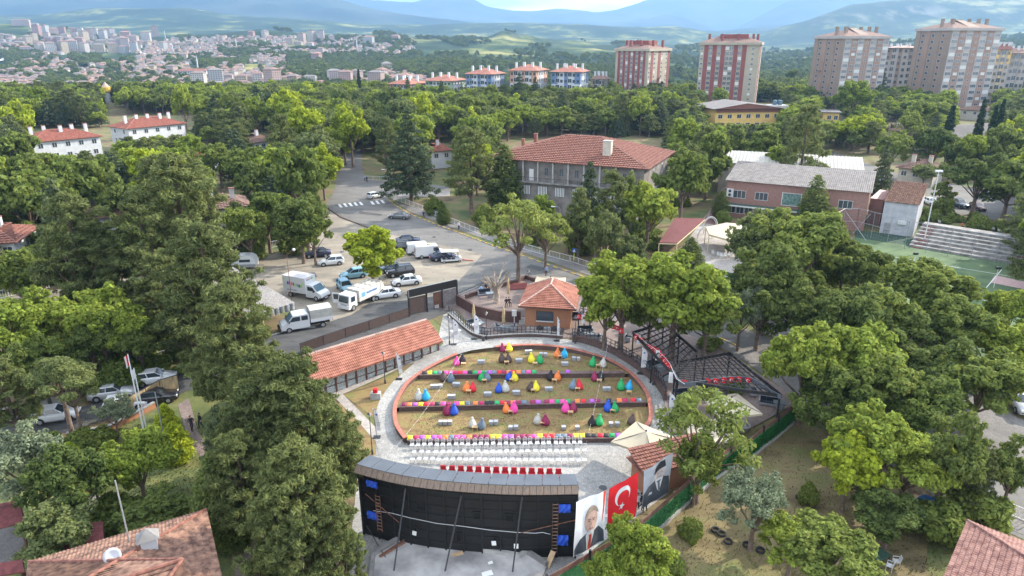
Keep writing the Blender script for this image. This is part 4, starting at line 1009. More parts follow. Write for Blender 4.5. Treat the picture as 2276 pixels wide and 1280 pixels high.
# curved deck rim, railing, brown walls round the cafe terrace
def curve_wall(name,label,pix,h,m,capm=None,thick=.35,cat='wall',world=False,zb=-.3,smoothk=4):
    pts=[Vector(p)if world else G(*p)for p in pix]
    if smoothk:pts=smooth_line(pts,smoothk)
    pts=resample(pts,1.5);t=thing(name,label,cat)
    mb=MB();wall_mb(mb,pts,thick,lambda p:g(p.y)+zb,lambda p:g(p.y)+h);part('wall_body',mb,m,t)
    if capm:mb=MB();wall_mb(mb,pts,thick+.1,lambda p:g(p.y)+h+.002,lambda p:g(p.y)+h+.07);part('wall_cap',mb,capm,t)
    return pts
deck1=[Z4(-10,600),Z4(60,660),Z4(150,740),Z4(230,795),Z4(330,822),Z4(450,815),Z4(600,805),Z4(760,800),Z4(920,808),Z4(1070,822)]
rim1=curve_wall('deck_wall','low curved brown wall under the cafe railing in front of the kiosk',deck1,.42,'brown_brick','pale_concrete')
deck2=[Z4(1160,850),Z4(1260,862),Z4(1400,905),Z4(1560,975),Z4(1700,1060),Z4(1830,1150),Z4(1930,1230),Z5(700,600),Z5(730,680)]
rim2=curve_wall('deck_wall','low curved brown wall below the pergola terrace beside the ring path',deck2,.75,'orange_brick' if 0 else 'brown_brick','brown_wall')
rail_fence('deck_railing','thin dark railing along the curved wall in front of the kiosk',rim1,.95,'dark_metal','dark_metal',3,1.9,base=.45,world=True)
rail_fence('deck_railing','thin dark railing along the curved wall of the pergola terrace',rim2,.95,'dark_metal','dark_metal',3,1.9,base=.78,world=True)
curve_wall('terrace_wall','chest high dark brown wall between gate and kiosk',[Z4(70,500),Z4(255,610),Z4(470,660),Z4(672,668)],1.45,'brown_wall','brown_wall',.3,smoothk=0)
curve_wall('terrace_wall','dark brown terrace wall along the street behind the cafe',[Z4(150,460),Z4(350,385),Z4(640,310),Z4(720,268),Z4(800,300)],.8,'brown_wall','brown_wall',.3,smoothk=0)
rail_fence('street_railing','pale metal railing on the street side of the cafe terrace',[Z4(110,445),Z4(330,358),Z4(560,275),Z4(640,255)],.9,'grey_metal','grey_metal',3,1.6,bars=.25)
sheet('deck',[Z4(70,500),Z4(255,610),Z4(470,660),Z4(672,668),Z4(740,600),Z4(800,300),Z4(720,268),Z4(350,385)],.30,'pavers_brown')
pit=G(*Z4(650,345));m_=MB();m_.box(-1.5,1.5,-1.3,1.3,.25,.42);o=part('planter',m_,mat('planter_red',(.16,.035,.03),.9,.2),None,pit,.2);tagit(o,'square planter bed of red mulch around the big tree trunk','planter')
# steps beside the kiosk and the little meter cabinet
p=G(*Z4(700,690));stp=thing('steps','short flight of grey steps to the left of the kiosk','steps',p)
for k in range(4):m_=MB();m_.box(-.6,.6,k*.3,1.3,k*.13,k*.13+.129);part('step',m_,'pale_concrete',stp)
p=G(*Z4(610,680));cab=thing('meter_cabinet','small white meter cabinet on a post with a yellow sticker','cabinet',p)
m_=MB();m_.box(-.3,.3,-.12,.12,1.1,1.9);b_=part('cabinet_box',m_,'white_plastic',cab);m_=MB();m_.box(-.06,.06,-.126,-.122,1.4,1.55);part('sticker',m_,mat('sticker_yellow',(.8,.6,.02),.6,0),b_);m_=MB();m_.box(-.05,.05,-.05,.05,0,1.1);part('post',m_,'white_plastic',cab)

# pergola
def pergola(name,label,quad,h,nx_,ny_,m='black_metal',w_=.06):
    P4=[Vector(GZ(*q,h))for q in quad];t=thing(name,label,'pergola')
    def bl(u,v):return P4[0].lerp(P4[1],u).lerp(P4[3].lerp(P4[2],u),v)
    for k,(a,b)in enumerate(((0,1),(1,2),(2,3),(3,0))):
        mb=MB();mb.bar(P4[a],P4[b],.12,.32);part('edge_beam',mb,m,t)
    for i in range(1,nx_):mb=MB();mb.bar(bl(i/nx_,0),bl(i/nx_,1),w_,.14);part('rafter',mb,m,t)
    for i in range(1,ny_):mb=MB();mb.bar(bl(0,i/ny_)+Vector((0,0,.1)),bl(1,i/ny_)+Vector((0,0,.1)),w_*.8,.07);part('batten',mb,'dark_metal',t)
    for u,v in ((0.01,.01),(.5,.01),(.99,.01),(.01,.99),(.5,.99),(.99,.99)):
        p=bl(u,v);mb=MB();zz=g(p.y);mb.box(p.x-.07,p.x+.07,p.y-.07,p.y+.07,zz,h-.1);part('post',mb,m,t)
    return t
ph=2.9
pergola('pergola','black metal lattice pergola over the right end of the cafe terrace',[Z5(805,530),Z5(1560,640),Z5(1190,335),Z5(830,400)],ph,13,10)
pergola('pergola','black lattice pergola half hidden under the big tree',[Z5(500,190),Z5(800,500),Z5(960,330),Z5(720,120)],ph,9,8)
pergola('pergola','short black lattice pergola between kiosk and big tree',[Z4(1220,590),Z4(1330,620),Z4(1390,400),Z4(1270,395)],ph,5,8)
mb=MB();pf=smooth_line([GZ(*Z5(790,470),ph),GZ(*Z5(815,520),ph),GZ(*Z5(870,555),ph),GZ(*Z5(1000,545),ph),GZ(*Z5(1150,520),ph),GZ(*Z5(1330,520),ph),GZ(*Z5(1480,610),ph),GZ(*Z5(1560,650),ph)],3)
for a,b in zip(pf[:-1],pf[1:]):mb.bar(a,b,.1,.45)
tagit(part('pergola_fascia',mb,mat('fascia_slate',(.09,.10,.12),.5,.1)),'curved slate grey fascia along the front edge of the pergola','fascia')
sheet('deck',[Z5(0,190),Z5(60,90),Z5(300,100),Z5(760,140),Z5(1190,360),Z5(1640,640),Z5(1620,720),Z5(1300,900),Z5(1000,1000),Z5(760,900),Z5(720,660),Z5(640,500),Z5(430,340),Z5(200,250)],.12,'pavers_brown')
# closed and open umbrellas
def closed_umbrella(px,py,lab,h=2.9):
    p=G(px,py,0);t=thing('closed_umbrella',lab,'umbrella',p,group='closed tan umbrellas on the cafe terrace')
    m_=MB();m_.lathe([(.03,0),(.03,h)],8);part('pole',m_,'white_plastic',t)
    m_=MB();m_.lathe([(.20,.75),(.23,.9),(.17,1.3),(.21,1.6),(.17,2.1),(.12,2.5),(.04,h+.05)],14,wob=.16,seed=int(px));part('canopy',m_,'tan_canvas',t,smooth=True)
    m_=MB();m_.box(-.4,.4,-.4,.4,.0,.12);part('base',m_,'pale_concrete',t)
closed_umbrella(*Z4(228,690),'closed tan umbrella leftmost by the curved railing');closed_umbrella(*Z4(510,720),'closed tan umbrella between cafe table and meter cabinet');closed_umbrella(*Z4(553,440),'closed tan umbrella with white base behind the brown wall',3.2)
closed_umbrella(1594,632,'closed tan umbrella on the pale forecourt behind the green hedge screen',2.6)
def big_umbrella(corners,h,lab,rise=.85,pole=None):
    P4=[GZ(*q,h)for q in corners];c=sum(P4,Vector())/4;t=thing('square_umbrella',lab,'umbrella',(c.x,c.y,g(c.y)),group='open cream square umbrellas')
    z0=g(c.y);rel=[p-c for p in P4];ap=Vector((0,0,h-z0+rise));H0=h-z0
    for i in range(4):
        a,b=rel[i],rel[(i+1)% 4];m_=MB();n_=6
        for k in range(n_):
            t0,t1=k/n_,(k+1)/n_;f=lambda t_:H0+rise*t_-.13*math.sin(t_*PI)*.6
            q=[(a*(1-t0)),(b*(1-t0)),(b*(1-t1)),(a*(1-t1))];q=[(v.x,v.y,f(tt))for v,tt in zip(q,(t0,t0,t1,t1))]
            m_.face(q if k<n_-1 else q[:3])
        m_.face([(a.x,a.y,H0),(b.x,b.y,H0),(b.x,b.y,H0-.2),(a.x,a.y,H0-.2)][::-1])
        part('canopy_panel',m_,'cream_canvas',t)
        m_=MB();m_.bar((a.x*.99,a.y*.99,H0-.02),(0,0,H0+rise-.05),.04);part('rib',m_,'dark_metal',t)
    m_=MB();m_.lathe([(.05,0),(.05,H0+rise+.02),(.09,H0+rise+.03),(.09,H0+rise+.14)],8);part('pole',m_,'dark_metal',t)
    m_=MB();m_.box(-.5,.5,-.5,.5,.0,.1);part('base',m_,'dark_concrete',t)
big_umbrella([Z4(797,300),Z4(1092,318),Z4(1100,240),Z4(825,230)],2.6,'open cream umbrella rising behind the kiosk roof',.5)
big_umbrella([Z5(345,965),Z5(640,1065),Z5(860,960),Z5(525,820)],1.1,'open cream umbrella nearest the white chairs, left of the airy tree')
big_umbrella([Z5(1125,800),Z5(1425,765),Z5(1245,620),Z5(1000,650)],1.9,'open cream umbrella beside the rattan sofa under the pergola edge')
big_umbrella([Z5(950,985),Z5(1255,950),Z5(1115,795),Z5(860,850)],1.3,'open cream umbrella behind the green hedge fence and airy tree')
# small tiled ticket roof behind the portrait banner
q0,q1,q2=GZ(*Z5(490,1130),1.0),GZ(*Z5(590,1180),1.0),GZ(*Z5(1075,1090),1.0)
tb=Bld('ticket_booth','small brown booth with a red tile roof behind the grey portrait banner','booth',GZ(*Z5(600,1160),.9),GZ(*Z5(1040,1050),.9),2.3,z=ZB)
tb.wall(2.5,'orange_brick');mb=MB();slope_tiles(mb,(-.5,-.5,2.5),(tb.L+.3,-.5,2.5),(tb.L+.3,tb.W+.2,3.3),(-.5,tb.W+.2,3.3),.34,.24);mb.box(-.5,tb.L+.3,-.5,tb.W+.2,2.38,2.49);tb.add('roof',mb,'tile_red')

# rattan furniture
def sofa_proto(wd,dark=True):
    t=thing('rattan_armchair' if wd<1.2 else 'rattan_sofa','','armchair' if wd<1.2 else 'sofa');THINGS.pop()
    m_=MB();m_.box(-wd/2+.08,wd/2-.08,-.32,.3,.06,.34);part('seat_frame',m_,'rattan_grey',t)
    m_=MB();m_.loft([[(-wd/2,.24,.06),(wd/2,.24,.06),(wd/2,.34,.06),(-wd/2,.34,.06)],[(-wd/2,.34,.8),(wd/2,.34,.8),(wd/2,.42,.8),(-wd/2,.42,.8)]]);part('backrest',m_,'rattan_grey',t)
    for s_ in (-1,1):m_=MB();m_.box(s_*(wd/2-.04)-.05,s_*(wd/2-.04)+.05,-.34,.24,.06,.6);part('armrest',m_,'rattan_grey',t)
    n_=max(1,round(wd/.62))
    for i in range(n_):
        x0=-wd/2+.12+i*(wd-.24)/n_;x1=x0+(wd-.24)/n_-.02
        m_=MB();m_.box(x0,x1,-.32,.22,.342,.47);part('seat_cushion',m_,'cushion_navy',t)
        m_=MB();m_.box(x0,x1,.10,.235,.48,.86);part('back_cushion',m_,'cushion_navy',t)
    return t
arm_p,arm_u=sofa_proto(.85),[False];sofa_p,sofa_u=sofa_proto(1.95),[False]
tb_p=thing('rattan_table','','table');THINGS.pop();tb_u=[False]
m_=MB();m_.box(-.65,.65,-.42,.42,.66,.72);part('table_top',m_,mat('table_glass',(.16,.19,.2),.15,.1,2),tb_p)
m_=MB();m_.loft([[(-.3,-.2,0),(.3,-.2,0),(.3,.2,0),(-.3,.2,0)],[(-.5,-.32,.655),(.5,-.32,.655),(.5,.32,.655),(-.5,.32,.655)]]);part('table_base',m_,'rattan_grey',tb_p)
def zq(px,py,base=.05):p=G(px,py);p.z=g(p.y)+base;return p
def furn(P_,U_,pix,rz,lab,base=.06):return place(P_,U_,zq(*pix,base),rz,lab,'rattan furniture on the cafe terrace')
furn(tb_p,tb_u,Z4(528,762),0,'grey rattan table by the railing in front of the closed umbrella');furn(arm_p,arm_u,Z4(455,740),PI/2+.3,'rattan armchair with navy cushions left of the table before the kiosk');furn(arm_p,arm_u,Z4(600,745),-PI/2,'rattan armchair right of the table before the kiosk')
furn(sofa_p,sofa_u,Z4(225,700),.6,'rattan sofa by the leftmost closed umbrella');furn(tb_p,tb_u,Z4(275,725),.6,'rattan table by the leftmost closed umbrella');furn(arm_p,arm_u,Z4(320,770),PI-.3,'rattan armchair by the curved railing, near the leftmost closed umbrella')
furn(sofa_p,sofa_u,Z4(330,425),.3,'rattan sofa left of the bare tree behind the brown wall',.32);furn(tb_p,tb_u,Z4(385,450),.3,'rattan table left of the bare tree behind the brown wall',.32)
for i,(x,y,k,rz,lab)in enumerate(((1265,800,'a',PI/2,'first rattan armchair under the pergola right of the kiosk'),(1325,830,'t',.2,'rattan table at the left end of the pergola railing'),(1395,845,'a',-PI/2,'rattan armchair right of the table at the left end of the pergola'),(1280,770,'s',.1,'dark cushioned rattan sofa right of the kiosk'),(1690,850,'a',1.2,'rattan armchair in the shade below the big tree'),(1190,640,'s',0,'rattan sofa against the right side of the kiosk'))):
    pr={'a':(arm_p,arm_u),'t':(tb_p,tb_u),'s':(sofa_p,sofa_u)}[k];furn(*pr,Z4(x,y),rz,lab,.13)
for (x,y,k,rz,lab)in ((640,440,'s',.6,'rattan sofa by the railing under the flag line'),(700,470,'t',.6,'rattan table by the railing under the flag line'),(745,530,'s',-2.5,'rattan sofa backing on the railing where the flag line ends'),(845,650,'s',.1,'rattan sofa left of the umbrella below the pergola'),(890,690,'t',.1,'rattan table left of the umbrella below the pergola'),(1040,635,'s',-.1,'rattan sofa with navy cushions under the middle of the pergola'),(1190,600,'a',PI/2,'rattan armchair left of the long table at the right of the pergola'),(1280,610,'t',.1,'rattan table at the right of the pergola'),(1350,640,'a',-PI/2,'rattan armchair right of the table at the right of the pergola'),(1465,710,'s',-.35,'rattan sofa with navy seat in the open right corner of the terrace'),(1540,735,'t',-.35,'low rattan table in the right corner of the terrace')):
    pr={'a':(arm_p,arm_u),'t':(tb_p,tb_u),'s':(sofa_p,sofa_u)}[k];furn(*pr,Z5(x,y),rz,lab,.13)
p=zq(*Z5(1265,870));m_=MB();m_.lathe([(.9,0),(.95,.35),(.95,.42),(.75,.42),(.7,.2),(.02,.2)],20);tagit(part('round_planter',m_,'dark_concrete',None,p),'round stone planter between two cream umbrellas','planter')

# hedge screen fence on the right with banners
HF=[Vector((q.x,q.y,ZB))for q in (GZ(*Z2(1270,905),ZB+2.1),GZ(*Z2(1550,745),ZB+2.1),GZ(*Z2(1835,580),ZB+2.1))]+[G(*Z5(1060,1250)),G(*Z5(1180,1165)),G(*Z5(1305,1110)),G(*Z5(1410,1020)),G(*Z5(1515,940)),G(*Z5(1645,830))]
hf=thing('hedge_screen_fence','fence of artificial green hedge panels with brown slatted top rail','fence')
for i,(a,b)in enumerate(zip(HF[:-1],HF[1:])):
    d=(b-a).normalized();n_=9;L_=(b-a).length
    mb=MB();mb2=MB();za,zb_=g(a.y),g(b.y)
    wall_mb(mb,[a,b],.12,lambda p:g(p.y)+.35,lambda p:g(p.y)+1.95);part('hedge_panel',mb,'turf_green',hf)
    for k in range(4):
        mb=MB();mb.bar((a.x,a.y,za+2.0+k*.12),(b.x,b.y,zb_+2.0+k*.12),.05,.07);part('slat',mb,mat('slat_brown',(.16,.08,.06),.7,.2,3),hf)
    mb=MB();wall_mb(mb,[a,b],.35,lambda p:g(p.y)-.9,lambda p:g(p.y)+.33);part('base_wall',mb,'pale_concrete',hf)
for p in HF:mb=MB();mb.box(p.x-.09,p.x+.09,p.y-.09,p.y+.09,g(p.y),g(p.y)+2.6);part('post',mb,'black_metal',hf)
# tufts on the hedge panels
tf=MB()
for a,b in zip(HF[2:-1],HF[3:]):
    d=(b-a).normalized();n_=Vector((d.y,-d.x,0))
    for _ in range(1100):
        p=a.lerp(b,rnd.random())+n_*.07;p.z=g(p.y)+.38+rnd.random()*1.55;q=Vector((rnd.uniform(-1,1),rnd.uniform(-1,1),rnd.uniform(-1,1)))*.06
        tf.face([p+q,p-q+d*.03,p+n_*.11+Vector((0,0,rnd.uniform(-.06,.05)))])
o=part('hedge_leaves',tf,leafmat('turf_leaf',(.012,.085,.02),(.03,.14,.035),.2),hf);o['kind']='stuff'

def star_pts(c,r,rot=0,n=5):
    return [(c[0]+(r if k % 2 ==0 else r*.40)*math.sin(rot+k*PI/n),c[1]+(r if k % 2 ==0 else r*.40)*math.cos(rot+k*PI/n))for k in range(2*n)]
def crescent(c,R_,r_,off,n=26):
    # ring between the outer circle and the shifted inner circle, opening to +x
    d=off;x_i=(R_*R_-r_*r_+d*d)/(2*d);a1=math.acos(max(-1,min(1,x_i/R_)));a2=math.acos(max(-1,min(1,(x_i-d)/r_)))
    o_=[(c[0]+R_*math.cos(a1+(2*PI-2*a1)*k/n),c[1]+R_*math.sin(a1+(2*PI-2*a1)*k/n))for k in range(n+1)]
    i_=[(c[0]+d+r_*math.cos(a2+(2*PI-2*a2)*k/n),c[1]+r_*math.sin(a2+(2*PI-2*a2)*k/n))for k in range(n+1)]
    return o_,i_
class Cloth:
    """a hanging cloth in a bilinear frame with gentle folds; flat prints lie on it as sheets"""
    def __init__(s,tl,tr,br,bl,amp=.05,seed=1):
        s.c=[Vector(p)for p in (tl,tr,br,bl)];d=(s.c[1]-s.c[0]).cross(s.c[3]-s.c[0]).normalized()
        if d.y>0:d=-d
        s.n=d;s.amp=amp;s.sd=seed
    def pt(s,u,v,off=0):                # u 0..1 left to right, v 0..1 top to bottom
        p=s.c[0].lerp(s.c[1],u).lerp(s.c[3].lerp(s.c[2],u),v)
        return p+s.n*(off+s.amp*(math.sin(u*9+v*3.5+s.sd)+.5*math.sin(u*17-v*5+s.sd*2)))
    def base(s,m,parent,nu=14,nv=14,name='cloth'):
        mb=MB()
        for side,off in ((1,0),(-1,-.012)):
            b0=len(mb.v)
            for j in range(nv+1):
                for i in range(nu+1):mb.v.append(tuple(s.pt(i/nu,j/nv,off)))
            for j in range(nv):
                for i in range(nu):
                    a=b0+j*(nu+1)+i;f=(a,a+nu+1,a+nu+2,a+1);mb.f.append(f if side>0 else f[::-1]);mb.m.append(0)
        return part(name,mb,m,parent,smooth=True)
    def fill(s,poly,m,parent,off,name,sub=3):
        bm=bmesh.new();bm.faces.new([bm.verts.new((x,y,0))for x,y in poly])
        for k in range(1,14):
            for no in ((1,0,0),(0,1,0)):bmesh.ops.bisect_plane(bm,geom=bm.verts[:]+bm.edges[:]+bm.faces[:],plane_co=(k/14,k/14,0),plane_no=no)
        bmesh.ops.triangulate(bm,faces=bm.faces[:])
        for v in bm.verts:v.co=s.pt(v.co.x,v.co.y,off)
        bm.normal_update()
        if bm.faces and sum((f.normal for f in bm.faces),Vector()).dot(s.n)<0:bmesh.ops.reverse_faces(bm,faces=bm.faces[:])
        me=bpy.data.meshes.new(name);bm.to_mesh(me);bm.free();me.materials.append(M(m)if isinstance(m,str)else m)
        return link(name,me,parent)
def ell(cx,cy,rx,ry,n=20,a0=0,a1=2*PI):return [(cx+rx*math.cos(a0+(a1-a0)*k/n),cy+ry*math.sin(a0+(a1-a0)*k/n))for k in range(n)]
def hang(bl_px,br_px,tl_px,tr_px,zb=ZB+1.75):
    BL,BR=GZ(*bl_px,zb),GZ(*br_px,zb)
    f=lambda b,t:Vector((b.x,b.y,TOP(b,t[1])))
    return f(BL,tl_px),f(BR,tr_px),BR,BL
# portrait one: a man in a dark suit with red tie
tl,tr,br,bl=hang(Z2(1445,755),Z2(1640,645),Z2(1480,395),Z2(1675,320))
c1=Cloth(tl,tr,br,bl,.04,1);t=thing('portrait_banner','white portrait banner of a man in dark suit and red tie','banner')
c1.base(mat('banner_white',(.72,.73,.76),.7,.05),t)
c1.fill([(.02,.99),(.02,.88),(.18,.73),(.42,.66),(.58,.68),(.80,.64),(.96,.76),(.98,.98)],mat('print_suit',(.07,.08,.10),.7,.1),t,.012,'suit')
c1.fill([(.40,.99),(.36,.70),(.46,.62),(.62,.64),(.62,.72),(.50,.99)],'flag_white',t,.020,'shirt')
c1.fill([(.42,.99),(.47,.76),(.45,.71),(.53,.70),(.54,.76),(.52,.99)],mat('tie_red',(.55,.06,.03),.6,0),t,.028,'tie')
c1.fill(ell(.52,.45,.20,.235),mat('print_skin',(.55,.36,.29),.7,.1,3),t,.016,'face')
c1.fill(ell(.54,.40,.21,.22,16,PI,2*PI)+[(.73,.34),(.60,.28),(.44,.30),(.35,.40)],mat('print_hair',(.33,.25,.19),.7,.2,6),t,.022,'hair')
for ex in (.45,.59):c1.fill(ell(ex,.45,.028,.010,8),mat('print_dark',(.06,.045,.04),.7,0),t,.030,'eye')
for ex in (.45,.59):c1.fill([(ex-.05,.425),(ex+.05,.425),(ex+.045,.413),(ex-.045,.413)],'print_dark',t,.031,'eyebrow')
c1.fill([(.51,.46),(.545,.53),(.49,.53)],mat('print_shade',(.42,.25,.2),.7,0),t,.030,'nose')
c1.fill([(.45,.585),(.59,.585),(.56,.600),(.48,.600)],mat('print_lip',(.35,.12,.1),.7,0),t,.031,'mouth')
c1.fill([(.90,.0),(.99,.0),(.97,.38),(.90,.60),(.92,.3)],mat('print_red',(.6,.06,.04),.7,0),t,.014,'red_stripe')
# big red flag
tl,tr,br,bl=hang(Z2(1660,590),Z2(1845,490),Z2(1695,312),Z2(1893,203))
c2=Cloth(tl,tr,br,bl,.03,3);t=thing('large_flag','large red flag with white crescent and star between two portraits','flag');c2.base('flag_red',t)
def flag_signs(cl,t,k=1.0,off=.02):
    asp=(cl.c[3]-cl.c[0]).length/(cl.c[1]-cl.c[0]).length
    o_,i_=crescent((0,0),.27,.215,.075)
    # the emblem is turned a quarter on this hanging: opening towards lower right
    def tf_(p,cx=.48,cy=.33): 
        a=R(75);x=p[0]*math.cos(a)-p[1]*math.sin(a);y=p[0]*math.sin(a)+p[1]*math.cos(a);return (cx+x,cy+y/asp)
    cl.fill([tf_(p)for p in o_]+[tf_(p)for p in i_[::-1]][1:-1],'flag_white',t,off,'crescent')
    cl.fill([tf_(p,.46,.56)for p in star_pts((0,0),.115,.3)],'flag_white',t,off,'star')
flag_signs(c2,t)
# portrait two: grey print of a man with a dark tall cap
tl,tr,br,bl=hang(Z2(1885,440),Z2(2062,330),Z2(1897,197),Z2(2110,75))
c3=Cloth(tl,tr,br,bl,.035,5);t=thing('portrait_banner','grey portrait banner of a man in black cap and suit','banner')
c3.base(mat('banner_grey',(.40,.42,.46),.7,.1,1),t)
c3.fill([(.01,.99),(.01,.62),(.18,.50),(.42,.44),(.72,.45),(.93,.54),(.99,.74),(.99,.99)],mat('print_suit2',(.06,.065,.08),.7,.15,3),t,.012,'suit')
c3.fill([(.42,.45),(.70,.45),(.60,.80),(.52,.72)],'flag_white',t,.02,'shirt')
c3.fill([(.48,.50),(.64,.50),(.60,.56),(.62,.74),(.57,.80),(.54,.70),(.53,.56)],mat('print_grey',(.14,.15,.17),.7,0),t,.028,'tie')
c3.fill(ell(.57,.34,.17,.155),mat('print_skin2',(.46,.39,.38),.7,.1,3),t,.016,'face')
c3.fill([(.36,.28),(.40,.12),(.55,.03),(.74,.05),(.78,.22),(.60,.22)],mat('print_cap',(.025,.027,.032),.7,0),t,.024,'cap')
for ex in (.52,.65):c3.fill(ell(ex,.315,.022,.008,8),'print_dark',t,.03,'eye')
c3.fill([(.55,.41),(.66,.41),(.64,.42),(.57,.42)],'print_grey',t,.03,'mouth')
c3.fill([(.20,.74),(.26,.68),(.30,.71),(.34,.69),(.34,.76)],'flag_white',t,.02,'pocket_square')
# feather banners
def feather(px,py,h,lab,lean=0,rz=0,wd=.62):
    p=G(px,py);t=thing('feather_banner',lab,'banner',p,rz,'white feather banners round the lawns')
    m_=MB();m_.tube([(0,0,0),(lean*.3,0,h*.5),(lean*.7,0,h*.85),(lean+.25,0,h)],.022,6);part('pole',m_,'dark_metal',t)
    m_=MB();m_.box(-.35,.35,-.25,.25,0,.09);part('base',m_,'black_metal',t)
    m_=MB();n_=12
    for s_,yy in ((1,-.012),(-1,.012)):
        b0=len(m_.v)
        for i in range(n_+1):
            f=i/n_;z=h*(.24+.76*f);x0=lean*(.3*min(1,f*1.6)+.5*f*f)+.02;wdt=wd*(1-max(0,f-.72)**1.6*7.2)if f>.72 else wd
            wdt=max(.04,wdt);m_.v += [(x0,yy,z),(x0+wdt,yy+.05*math.sin(f*7),z)]
        for i in range(n_):
            a=b0+2*i;f_=(a,a+1,a+3,a+2);m_.f.append(f_ if s_>0 else f_[::-1]);m_.m.append(0)
    cl=part('sail',m_,'flag_white',t)
    m_=MB();m_.prism(ell(.30,0,.1,.1,12),0,.006);em=part('emblem',m_,mat('emblem_blue',(.05,.08,.3),.6,0),cl,(0,0,0));em.rotation_euler=(PI/2,0,0);em.location=(lean*.6,-.06,h*.8)
    for k in range(3):m_=MB();m_.box(.12,.5-.1*(k ==2),-.07,-.066,h*(.52-.05*k),h*(.525-.05*k)+.04);part('text_line',m_,mat('emblem_grey',(.3,.3,.36),.6,0),cl)
feather(*Z4(35,880),3.3,'white feather banner by the entrance path, left of the curved railing');feather(*Z4(230,830),3.4,'white feather banner in front of the leftmost closed umbrella')
feather(*Z4(1012,845),3.2,'white feather banner in front of the kiosk window',wd=.3);feather(*Z4(1805,1155),3.3,'white feather banner on the ring path below the flag line',rz=-.2)
feather(*Z1(125,415),3.2,'white feather banner on the left bend of the ring path',-.25,wd=.4);feather(838,972,3.2,'white feather banner beside the street lamp left of the plaza',-.3,wd=.4)
feather(*Z5(745,830),3.4,'white feather banner behind the airy tree at the right edge'); 
# street lamps
def lamp(px,py,h,lab,style='lantern',rz=0,arm=1.0,m='dark_metal'):
    p=G(px,py);t=thing('street_lamp',lab,'lamp',p,rz)
    m_=MB();m_.tube([(0,0,0),(0,0,.5),(0,0,.55),(0,0,h)],[.10,.09,.05,.035],8);part('post',m_,m,t)
    if style =='lantern':
        m_=MB();m_.lathe([(.06,h),(.16,h+.28),(.16,h+.30)],6);part('lantern',m_,mat('lantern_glass',(.4,.42,.42),.2,0),t)
        m_=MB();m_.lathe([(.22,h+.302),(.10,h+.42),(.02,h+.5)],6);part('lantern_cap',m_,m,t)
    elif style =='arm':
        m_=MB();m_.tube([(0,0,h),(arm*.15,0,h+.35),(arm*.5,0,h+.5),(arm,0,h+.5)],.04,6);part('arm',m_,m,t)
        m_=MB();m_.loft([[(arm-.1,-.09,h+.46),(arm-.1,.09,h+.46),(arm-.1,.09,h+.54),(arm-.1,-.09,h+.54)],[(arm+.6,-.13,h+.48),(arm+.6,.13,h+.48),(arm+.6,.1,h+.6),(arm+.6,-.1,h+.6)]]);part('lamp_head',m_,'white_plastic',t)
    elif style =='ball':
        m_=MB();m_.tube([(0,0,h),(arm*.1,0,h+.5),(arm,0,h+1.0)],.045,6);part('arm',m_,m,t)
        m_=MB();m_.lathe([(.02,-.2),(.16,-.12),(.22,.0),(.16,.18),(.02,.22)],10,c=(arm+.1,0,h+1.05));part('lamp_head',m_,'white_plastic',t,smooth=True)
lamp(*Z4(347,835),3.3,'dark lantern lamp on the curved wall in front of the cafe table');lamp(*Z4(1187,870),3.3,'dark lantern lamp at the left end of the pergola railing');lamp(*Z4(1925,1265),3.4,'dark lantern lamp post under the flag line')
lamp(*Z3(1025,1250),3.4,'dark lantern lamp in front of the glazed pavilion');lamp(*Z3(1597,905),3.3,'dark lantern lamp at the right end of the pavilion path');lamp(*Z4(742,270),1.2,'short dark lantern on the street side terrace wall')
lamp(828,1010,4.0,'dark lantern lamp left of the plaza by the screen')
lamp(*Z3(200,560),7.0,'rusty street lamp with a white ball head beside the box truck','ball',rz=.3,arm=.9,m='rusty_metal')
lamp(869,441,6.3,'grey street lamp with a curved arm by the sidewalk fence at the crossing','arm',rz=PI,arm=1.2,m='grey_metal');lamp(1243,548,6.8,'grey street lamp in front of the grey hall','arm',rz=PI,arm=1.0,m='grey_metal')
lamp(2206,875+0,6.0,'thin grey pole by the street at the right edge','none',m='grey_metal')if 0 else None

# bunting of small red flags
t=thing('flag_line','line strung with small red flags along the pergola edge','bunting')
def small_flag(p,rz,red=True,h=.62,w_=.5):
    mb=MB();n_=4
    for s_,yy in ((1,-.006),(-1,.006)):
        b0=len(mb.v)
        for j in range(n_+1):
            for i in range(n_+1):mb.v.append((-w_/2+w_*i/n_,yy+.03*math.sin(i*1.7+j),-h*j/n_))
        for j in range(n_):
            for i in range(n_):a=b0+j*(n_+1)+i;f=(a,a+n_+1,a+n_+2,a+1);mb.f.append(f if s_>0 else f[::-1]);mb.m.append(0)
    o=part('flag',mb,'flag_red' if red else 'flag_white',None,p,rz);return o
o_,i_=crescent((0,0),.145,.115,.04,12)
def small_sign_mesh():
    mb=MB()
    for k in range(12):mb.face([(o_[k][0]-.03,-.05,o_[k][1]-.3),(o_[k+1][0]-.03,-.05,o_[k+1][1]-.3),(i_[k+1][0]-.03,-.05,i_[k+1][1]-.3),(i_[k][0]-.03,-.05,i_[k][1]-.3)])
    s5=star_pts((.1,-.3),.055);mb.face([(x,-.05,z)for x,z in s5])
    return mb.mesh('crescent_and_star','flag_white')
ssm=small_sign_mesh()
FL_=[(Z5(x,y))for x,y in ((510,185),(600,265),(680,320),(725,360),(765,410),(790,470),(815,520),(870,555))]
lp=[GZ(*q,ph+.35)for q in FL_];mb=MB();mb.tube(lp,.02,5);part('line',mb,'flag_white',t)
k_=0
def put_flag(zx,zy,lab,red=True,hh=ph+.35,**k):
    p=GZ(*Z5(zx,zy),hh);o=small_flag(p,rnd.uniform(-.5,-.1),red,**k);tagit(o,lab,'flag','small flags hung along the pergola')
    if red:link('crescent_and_star',ssm,o)
